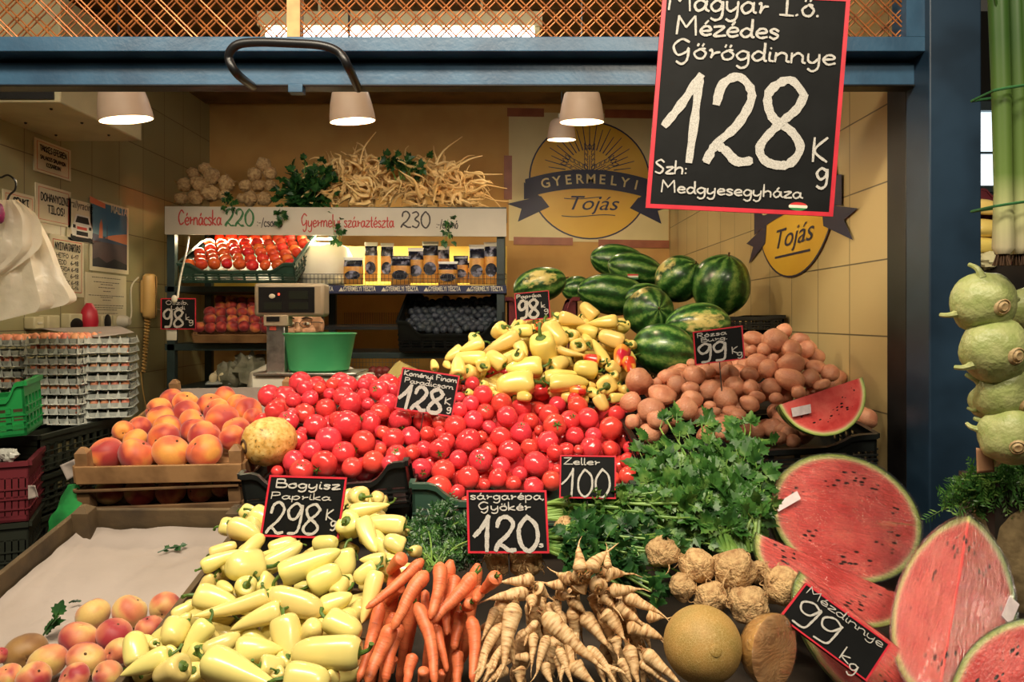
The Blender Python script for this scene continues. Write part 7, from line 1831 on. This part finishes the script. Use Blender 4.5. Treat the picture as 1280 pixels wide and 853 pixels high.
mk('leafy celery bunch heaped highest against the potatoes', [(805, 540), (830, 522), (900, 528), (955, 530), (960, 570), (900, 600), (800, 590), (795, 560)], 34, (880, 668), (925, 676), .038, 1)
mk('leafy celery bunch with pale stalks standing over the big celeriac', [(830, 590), (900, 560), (958, 580), (960, 640), (945, 670), (930, 650), (880, 640), (830, 650)], 30, (896, 690), (946, 690), .038, 2, stalk_r=.0042)
mk('celery bunch at the left of the heap touching the tomatoes', [(790, 540), (850, 560), (860, 640), (820, 660), (780, 640), (795, 600)], 22, (850, 680), (890, 680), .038, 3)
mk('celery bunch lying sideways under the 100 board with green stalks', [(760, 625), (830, 610), (900, 640), (880, 690), (800, 670)], 20, (668, 632), (676, 650), .028, 4, yt=lambda x, y: 1.56, stalk_r=.0036)
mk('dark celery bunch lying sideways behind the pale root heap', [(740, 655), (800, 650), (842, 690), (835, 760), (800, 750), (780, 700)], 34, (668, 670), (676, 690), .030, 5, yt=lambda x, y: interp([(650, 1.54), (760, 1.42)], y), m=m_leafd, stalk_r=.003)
# feathery greens
def feather(name, label, cat, bases, tips, y, yt, seed, size=.03, m=None, n=9):
    rr = random.Random(seed); lv, st = MB(), MB()
    for (bx, by), (tx, ty) in zip(bases, tips):
        b, t_ = P(bx, by, y), P(tx, ty, yt + rr.uniform(-.03, .03)); mid = b.lerp(t_, .5) + Vector((rr.uniform(-.01, .01), -.01, .012)); cv = catmull([b, mid, t_], 6); st.tube(cv, .0016, 5)
        for q in range(n):
            o = cv[int((.25 + .75 * q / (n - 1)) * (len(cv) - 1))]; d = ((t_ - mid).normalized() * .5 + Vector((rr.gauss(0, .7), rr.gauss(-.1, .4), rr.gauss(0, .6)))).normalized(); w_ = d.cross(Vector((0, -1, .3))).normalized(); L = size * rr.uniform(.7, 1.2)
            lv.tube([o, o + d * L], [.0009, .0006], 3, cap=False)
            for z_ in range(5):
                for sg in (-1, 1):
                    p = o + d * L * (.25 + .18 * z_); e = p + (w_ * sg + d * .7) * L * (.34 - .04 * z_) + Vector((0, rr.gauss(0, .004), rr.gauss(0, .003))); nrm = Vector((0, -.8, .6)); s_ = (e - p).cross(nrm).normalized() * .0016
                    lv.poly([p - s_ * .5, p.lerp(e, .5) - s_, e, p.lerp(e, .5) + s_])
    r_ = root(name, label, cat, P(*bases[0], y)); part('fronds', lv, m or m_leafd, r_, smooth=False); part('stalks', st, m_stalk, r_); return r_
tips = pts_in([(520, 650), (560, 628), (592, 640), (598, 700), (560, 712), (525, 690)], 46)
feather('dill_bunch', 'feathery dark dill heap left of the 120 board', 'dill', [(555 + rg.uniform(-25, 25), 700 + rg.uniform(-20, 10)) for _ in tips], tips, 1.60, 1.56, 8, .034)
tips = pts_in([(690, 700), (740, 690), (760, 720), (720, 740), (600, 735), (600, 705)], 10)
feather('carrot_greens', 'bright green carrot stalk tuft above the carrots', 'carrot greens', [(545 + rg.uniform(-8, 8), 708) for _ in range(9)], [(545 + rg.uniform(-40, 60), 672 + rg.uniform(-14, 14)) for _ in range(9)], 1.44, 1.52, 9, .022, m_leaf, 6)
tips = pts_in([(1168, 640), (1195, 600), (1240, 585), (1290, 570), (1290, 640), (1220, 640)], 60)
feather('carrot_greens', 'feathery carrot greens hanging at the right under the kohlrabi', 'carrot greens', [(1275 + rg.uniform(-10, 30), 600 + rg.uniform(-20, 40)) for _ in tips], tips, 1.40, 1.38, 10, .036, m_leaf, 9)
# parsley on the rear shelf
ysf = lambda x, y: 3.95
def mkp_(label, poly, n, base, size, seed, per=6): 
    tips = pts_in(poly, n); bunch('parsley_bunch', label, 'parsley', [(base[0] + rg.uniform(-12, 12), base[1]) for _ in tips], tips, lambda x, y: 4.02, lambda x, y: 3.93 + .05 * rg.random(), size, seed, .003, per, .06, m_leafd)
mkp_('dark parsley bunch between the celeriac piles and the pale root tangle', [(345, 215), (375, 202), (415, 205), (420, 262), (400, 275), (350, 262), (342, 240)], 34, (385, 252), .05, 31)
for (x_, y0_, y1_, lb) in ((422, 262, 298, 'parsley sprig hanging over the price board left of centre'), (559, 268, 300, 'parsley sprig hanging over the price board near its right end'), (352, 262, 276, 'parsley sprig drooping at the left end of the parsley bunch'), (286, 248, 256, 'small parsley sprig between the two celeriac piles')):
    bunch('parsley_sprig', lb, 'parsley', [(x_, y0_ - 8)] * 3, [(x_ + d_, y1_) for d_ in (-4, 1, 5)], lambda x, y: 3.96, lambda x, y: 3.86, .034, int(x_), .002, 5, .03, m_leafd)
mkp_('green leaves showing behind the top of the pale root tangle', [(470, 200), (520, 194), (540, 204), (500, 210)], 8, (505, 225), .045, 33, 5)
# sprigs lying on the paper
def lpap(px, py):
    d = P(px, py, 1.0) - Vector((0, 0, EYE)); o = Vector((0, 0, EYE)); t_ = (fr3.at(0, 0, .026) - o).dot(fr3.n) / d.dot(fr3.n); return o + d * t_
for (a_, b_, sz, lb, sd) in (((197, 691), (224, 683), .016, 'small leaf sprig lying in the middle of the white paper', 3), ((52, 798), (70, 772), .030, 'green leaf sprig standing up by the brown peach', 4), ((86, 754), (98, 752), .006, 'tiny dark stalk scrap on the white paper', 5)):
    rr_ = random.Random(sd); lv = MB(); pa, pb_ = lpap(*a_), lpap(*b_)
    if sd == 4: pb_ = P(b_[0], b_[1], pa.y - .01)
    lv.tube([pa, pa.lerp(pb_, .5) + Vector((0, 0, .003)), pb_], .0016, 5)
    for q in range(6):
        o = pa.lerp(pb_, .2 + .16 * q); leaf(lv, o, (pb_ - pa).normalized() + Vector((rr_.gauss(0, .6), rr_.gauss(0, .4), rr_.gauss(.1, .3))), Vector((rr_.gauss(0, .3), -.6, .8)), sz, rr_)
    solo('leaf_sprig', lv, m_leafd, lb, 'leaf sprig', pa, smooth=False)

# ---------------------------------------------------------------- right edge: kohlrabi, leeks, neighbour's stall
m_koh = mat('kohlrabi_skin', srgb(166, 172, 114), .42, srgb(146, 158, 94), scale=2.2, bump=.15, bscale=6, bdist=.05)
def kohl_mesh(seed): return MB().blob((0, 0, 0), (1, 1, .84), 28, 18, 0, None, .10, 1.6, seed).mesh('kohlrabi', m_koh)
def kohl_stems(seed):
    rr = random.Random(seed + 50); mb = MB()
    for q in range(4):
        a = q * 1.57 + rr.uniform(-.3, .3); zz_ = rr.uniform(-.3, .55); r0 = math.sqrt(max(.1, 1 - (zz_ / .84) ** 2)); d = Vector((math.cos(a), math.sin(a), 0)); p = d * r0 * .93 + Vector((0, 0, zz_)); l = rr.uniform(.25, .6)
        mb.tube(catmull([p, p + d * l * .5 + Vector((0, 0, .1)), p + d * l * .7 + Vector((0, 0, l * .8))], 3), [.17, .13, .1, .09, .08, .075, .07], 7)
    return mb.mesh('leaf_stubs', m_koh)
kroot = MB().lathe([(.30, -.80), (.22, -.88), (.20, -.84), (.12, -.92), (.03, -.9)], 14).mesh('root_scar', mat('kohlrabi_scar', srgb(188, 164, 118), .6, srgb(160, 130, 90), scale=8))
kP = [proto('kohlrabi', kohl_mesh(i), [('leaf_stubs', kohl_stems(i)), ('root_scar', kroot)]) for i in range(3)]
for i, (px, py, r_, y, ax, lb) in enumerate(((1230, 379, 39, 1.28, (-.1, .95, .15), 'topmost kohlrabi of the column at the right edge'), (1243, 438, 41, 1.27, (-.2, .95, .15), 'kohlrabi with a curled stem, second from the top of the column'), (1256, 491, 38, 1.29, (-.3, .8, .4), 'third kohlrabi down in the column at the right edge'), (1236, 500, 25, 1.33, (-.5, .5, .6), 'small kohlrabi behind the third one in the column'), (1263, 546, 36, 1.27, (.3, .9, .3), 'lowest kohlrabi above the carrot greens at the right edge'), (1284, 388, 30, 1.36, (0, .9, .3), 'kohlrabi cut off by the frame behind the topmost one'))):
    inst(kP[i % 3], Matrix.Translation(P(px, py, y)) @ zto(Vector(ax).normalized(), i * 1.1) @ Matrix.Scale(r_ * y / F, 4), 'kohlrabi', 'kohlrabi stacked at the right edge', lb)
m_leek = None
s = NT('leek_skin'); tc = s.add('ShaderNodeTexCoord').outputs['Object']; sp = s.add('ShaderNodeSeparateXYZ'); s.link(tc, sp.inputs[0]); stp = s.add('ShaderNodeMapping'); s.link(tc, stp.inputs[0]); stp.inputs['Scale'].default_value = (160, 160, 2)
g_ = s.ramp(s.math('MULTIPLY', sp.outputs[2], 2.2), [(.0, srgb(226, 212, 176)), (.12, srgb(206, 206, 150)), (.28, srgb(98, 122, 56)), (.75, srgb(46, 76, 28))]); m_leek = s.set(s.mix(s.math('MULTIPLY', s.noise(stp.outputs[0], 1, 3), .35), g_, srgb(60, 96, 36)), .4)
for i, (px, w_, lb) in enumerate(((1254, 11, 'left leek of the tied bunch at the top right edge'), (1273, 12, 'second leek of the tied bunch at the top right edge'), (1292, 12, 'leek of the tied bunch cut off by the right edge'))):
    y = 1.22 + .012 * (i % 2); b_ = P(px, 318, y); q = w_ * y / F; lk = root('leek', lb, 'leek', b_, 'leeks hanging at the top right')
    mb = MB().tube([Vector((0, 0, 0)), Vector((0, 0, .01)), Vector((0, 0, .1)), Vector((-.003, 0, .25)), Vector((-.008, 0, .40)), Vector((-.018, 0, .55))], [q * .7, q * 1.15, q * .95, q, q * 1.05, q * 1.25], 16)
    me = mb.mesh('leek_shaft', m_leek); o = bpy.data.objects.new('leek_shaft', me); o.parent = lk; link(o)
    rt_ = MB()
    for k2 in range(26):
        a = k2 * 2.4; d = Vector((math.cos(a), math.sin(a), 0)) * q * .6 * ((k2 % 5 + 1) / 5); rt_.tube([d, d * 1.3 + Vector((0, 0, -.008)), d * 1.5 + Vector((rg.uniform(-.003, .003), 0, -.018))], .0011, 4)
    o = bpy.data.objects.new('root_hairs', rt_.mesh('root_hairs', m_brown)); o.parent = lk; link(o)
    if i == 0:
        lf = MB(); 
        for k2 in range(2): lf.tube(catmull([Vector((-.01 * k2, -.004, .38)), Vector((-.02 - .004 * k2, -.01, .46)), Vector((-.03, -.012, .56))], 4), [.004, .010, .012, .012, .012, .012, .01, .008, .006], 8, flat=.3)
        o = bpy.data.objects.new('outer_leaf', lf.mesh('outer_leaf', m_leek)); o.parent = lk; link(o)
for py, lb in ((109, 'upper green tie around the leek bunch'), (254, 'lower green tie around the leek bunch')):
    a, b = P(1243, py + 4, 1.20), P(1306, py - 5, 1.20); pts = [a, a.lerp(b, .25) + Vector((0, -.006, 0)), a.lerp(b, .75) + Vector((0, -.006, 0)), b, b + Vector((0, .06, 0)), a + Vector((0, .06, 0)), a]
    solo('twine_tie', MB().tube(pts, .0022, 6), mat('green_twine', srgb(40, 96, 50), .6, rand=False), lb, 'tie', a, 'green ties on the leeks')
# hanging rail for the leeks, stand for the kohlrabi
rl = MB(); rl.tube([Vector((.60, 1.26, 2.16)), Vector((1.3, 1.26, 2.16))], .008, 8)
for px in (1254, 1273, 1292): x = P(px, 0, 1.22).x - .018; rl.tube([Vector((x, 1.24, 2.24)), Vector((x, 1.26, 2.16))], .003, 5)
bx_ = MB(); a = P(1222, 604, 1.36); bx_.box((.855, 1.36, 0), (1.2, 1.47, a.z)); bx_.box((P(1262, 0, 1.40).x, 1.36, a.z), (1.2, 1.44, P(0, 372, 1.40).z))
solo('neighbour_stand', bx_, m_darkwood, 'dark stand of the neighbouring stall behind the kohlrabi column', 'stand', (1.0, 1.5, 0), smooth=False)
sheet('paper_tag', [(1220, 560), (1241, 562), (1243, 590), (1221, 592)], 1.295, 'small brown card tag below the kohlrabi column', 'tag', mat('brown_card', srgb(170, 126, 92), .7, srgb(150, 108, 78), scale=20), .0)
sk = MB().blob(P(1268, 690, 1.40), (.075, .06, .13), 24, 16, 0, None, .15, 2, 4); solo('root_sack', sk, mat('burlap', srgb(140, 120, 84), .9, srgb(110, 92, 62), scale=50, bump=.4, bscale=90), 'dull sacking bundle under the carrot greens at the right edge', 'sack', P(1268, 740, 1.40))
# far stall seen in the gap
ft_ = MB(); ft_.box((2.2, 4.0, 0), (3.4, 4.6, P(0, 330, 4.0).z)); solo('far_stall', ft_, m_darkwood, 'dark far stall table seen through the gap at the right', 'stall', (2.6, 4.2, 0), smooth=False)
for i, (px, py, w_, ln, lb) in enumerate(((1240, 258, 20, 46, 'yellow pepper highest in the gap by the leeks'), (1242, 285, 22, 50, 'yellow pepper in the middle of the gap by the leeks'), (1240, 306, 20, 48, 'yellow pepper low in the gap by the leeks'))):
    y = 4.02 + .02 * i; a_, b_ = P(px - ln / 2, py, y), P(px + ln / 2, py + 4, y); q = w_ / 2 * y / F
    inst(PEPV[3][1][1], Matrix.Translation(a_) @ zto((b_ - a_).normalized(), 1.0 + i) @ Matrix.Diagonal((q, q, (b_ - a_).length / PEPV[3][0], 1)), 'pepper', 'yellow peppers on the far stall', lb).name = 'pepper'
mb = MB().blob(P(1234, 326, 4.0), (.05, .05, .045), 16, 12, 0, None, .4, 4, 2); solo('cauliflower', mb, mat('cauliflower_head', srgb(224, 214, 168), .8, rand=False, bump=.6, bscale=60), 'pale cauliflower low in the gap by the leeks', 'cauliflower', P(1234, 336, 4.0))
fr = Frame(P(1222, 330, 4.0) + Vector((.1, .15, 0)), Vector((.35, 0, 0)), Vector((0, .25, 0)), P(0, 236, 4.15).z - P(0, 330, 4.0).z); plastic_crate(fr, 'maroon crate rim on the far stall under the bright window', m_mar, .1)
light('far_hall_lamp', 'POINT', (2.3, 3.4, 2.3), 14, (1, .9, .7), shadow_soft_size=.2)
# ---------------------------------------------------------------- drop what the camera cannot see, then label the heaps
ORD = ORD + ('twenty-first', 'twenty-second', 'twenty-third', 'twenty-fourth', 'twenty-fifth', 'twenty-sixth', 'twenty-seventh', 'twenty-eighth', 'twenty-ninth', 'thirtieth', 'thirty-first', 'thirty-second')
def visible(step=2):
    """how many sight lines of a coarse grid reach each top-level object (one tree over all meshes)"""
    from mathutils.bvhtree import BVHTree
    bpy.context.view_layer.update()
    V_, P_, own, base = [], [], [], 0
    for ob in SC.objects:
        if ob.type != 'MESH' or ob.name.startswith(('cling_film', 'plastic_bag')): continue
        me = ob.data; n = len(me.vertices); co = np.empty(n * 3, dtype=np.float32); me.vertices.foreach_get('co', co)
        M = np.array(ob.matrix_world, dtype=np.float32); w = co.reshape(-1, 3) @ M[:3, :3].T + M[:3, 3]
        V_ += w.tolist(); r_ = ob
        while r_.parent is not None: r_ = r_.parent
        for p in me.polygons: P_.append([base + i for i in p.vertices])
        own += [r_.name] * len(me.polygons); base += n
    tree = BVHTree.FromPolygons(V_, P_); o = Vector((0, 0, EYE)); seen = {}
    for yi in range(0, 853, step):
        for xi in range(0, 1280, step):
            loc, nrm, idx, dist = tree.ray_cast(o, P(xi + .5, yi + .5, 1.0) - o)
            if idx is None: continue
            s_ = seen.setdefault(own[idx], [0, 0, 0]); s_[0] += 1; s_[1] += xi; s_[2] += yi
    return seen
def kill(o):
    for c in list(o.children): kill(c)
    bpy.data.objects.remove(o)
SEEN = visible()
live = []
for i in ITEMS:
    if i.kind == 'obstacle': continue
    s_ = SEEN.get(i.obj.name, [0, 0, 0])
    if s_[0] < (4 if i.fill else 1): kill(i.obj); continue
    i.n = s_[0]; i.vx, i.vy = s_[1] / s_[0], s_[2] / s_[0]; live.append(i)
for o in [o for o in SC.objects if o.parent is None and o.get('category') in ('egg', 'plum', 'nectarine', 'tomato', 'egg tray', 'onion') and o.get('group')]:
    if SEEN.get(o.name, [0])[0] < 1: kill(o)

for i in live:
    if i.heap == 'tomatoes': i.heap = 'tomatoes left' if i.vx < 514 else ('tomatoes mid' if i.vx < 655 else 'tomatoes right')
    if i.heap == 'potatoes': i.heap = 'potatoes left' if i.vx < 898 else 'potatoes right'
HEAPS = {'tomatoes left': ('red tomato', 11, 'the left tomato crate', 'ripe tomatoes in the front crates'),
         'tomatoes mid': ('red tomato', 11, 'tomatoes above the 120 board', 'ripe tomatoes in the front crates'),
         'tomatoes right': ('red tomato', 11, 'tomatoes around the 100 board', 'ripe tomatoes in the front crates'),
         'potatoes left': ('reddish potato', 7, 'potatoes left of the 99 board', 'potatoes heaped by the tiled wall'),
         'potatoes right': ('reddish potato', 7, 'potatoes right of the 99 board', 'potatoes heaped by the tiled wall'),
         'pale peppers': ('pale pepper', 9, 'the pale pepper heap', 'pale peppers heaped in front'),
         'yellow peppers': ('yellow pepper', 7, 'the rear pepper heap', 'yellow peppers heaped behind the tomatoes'),
         'crate peaches': ('orange peach', 5, 'the upper peach crate', 'peaches in the upper crate'),
         'lower crate peaches': ('peach', 1, 'the slatted lower crate', 'peaches in the lower crate'),
         'paper crate peaches': ('pale peach', 4, 'the paper lined crate', 'pale peaches on the white paper'),
         'carrots': ('orange carrot', 4, 'the carrot bunch', 'carrots at the bottom'),
         'parsley roots': ('pale parsley root', 7, 'the root heap', 'parsley roots at the bottom')}
def rowname(k, n):
    if n == 1: return 'row'
    if k == 0: return 'front row'
    if k == n - 1: return 'top row'
    return ORD[k] + ' row up'
for h_, (kind, nr, where, grp) in HEAPS.items():
    its = [i for i in live if i.heap == h_]
    if not its: continue
    ys_ = sorted(i.vy for i in its); lo, hi = ys_[0] - .01, ys_[-1] + .01; big = sorted(i.n for i in its)[len(its) // 2]
    rows = {}
    for i in its: rows.setdefault(min(nr - 1, int((hi - i.vy) / (hi - lo) * nr)), []).append(i)
    names = sorted(rows)
    for pos, k_ in enumerate(names):
        rw = sorted(rows[k_], key=lambda i: i.vx)
        for q, i in enumerate(rw):
            adj = ''
            if i.n < big * .35: adj = 'mostly hidden '
            elif i.n > big * 2.0: adj = 'large '
            kd = kind
            if 'r' in getattr(i, 'opts', ()): kd = 'red blushed pepper'
            if h_ == 'paper crate peaches' and abs(i.px - 32) < 4 and abs(i.py - 814) < 6: kd = 'brownish peach'
            pl_ = f'leftmost' if q == 0 else ('rightmost' if q == len(rw) - 1 else f'{ORD[q]} from left')
            i.obj['label'] = f'{adj}{kd}, {pl_}, {rowname(pos, len(names))}, {where}'
            i.obj['group'] = grp
for o in PROTO:
    if o.name in bpy.data.objects and not o.users_collection:
        bpy.data.objects.remove(o)
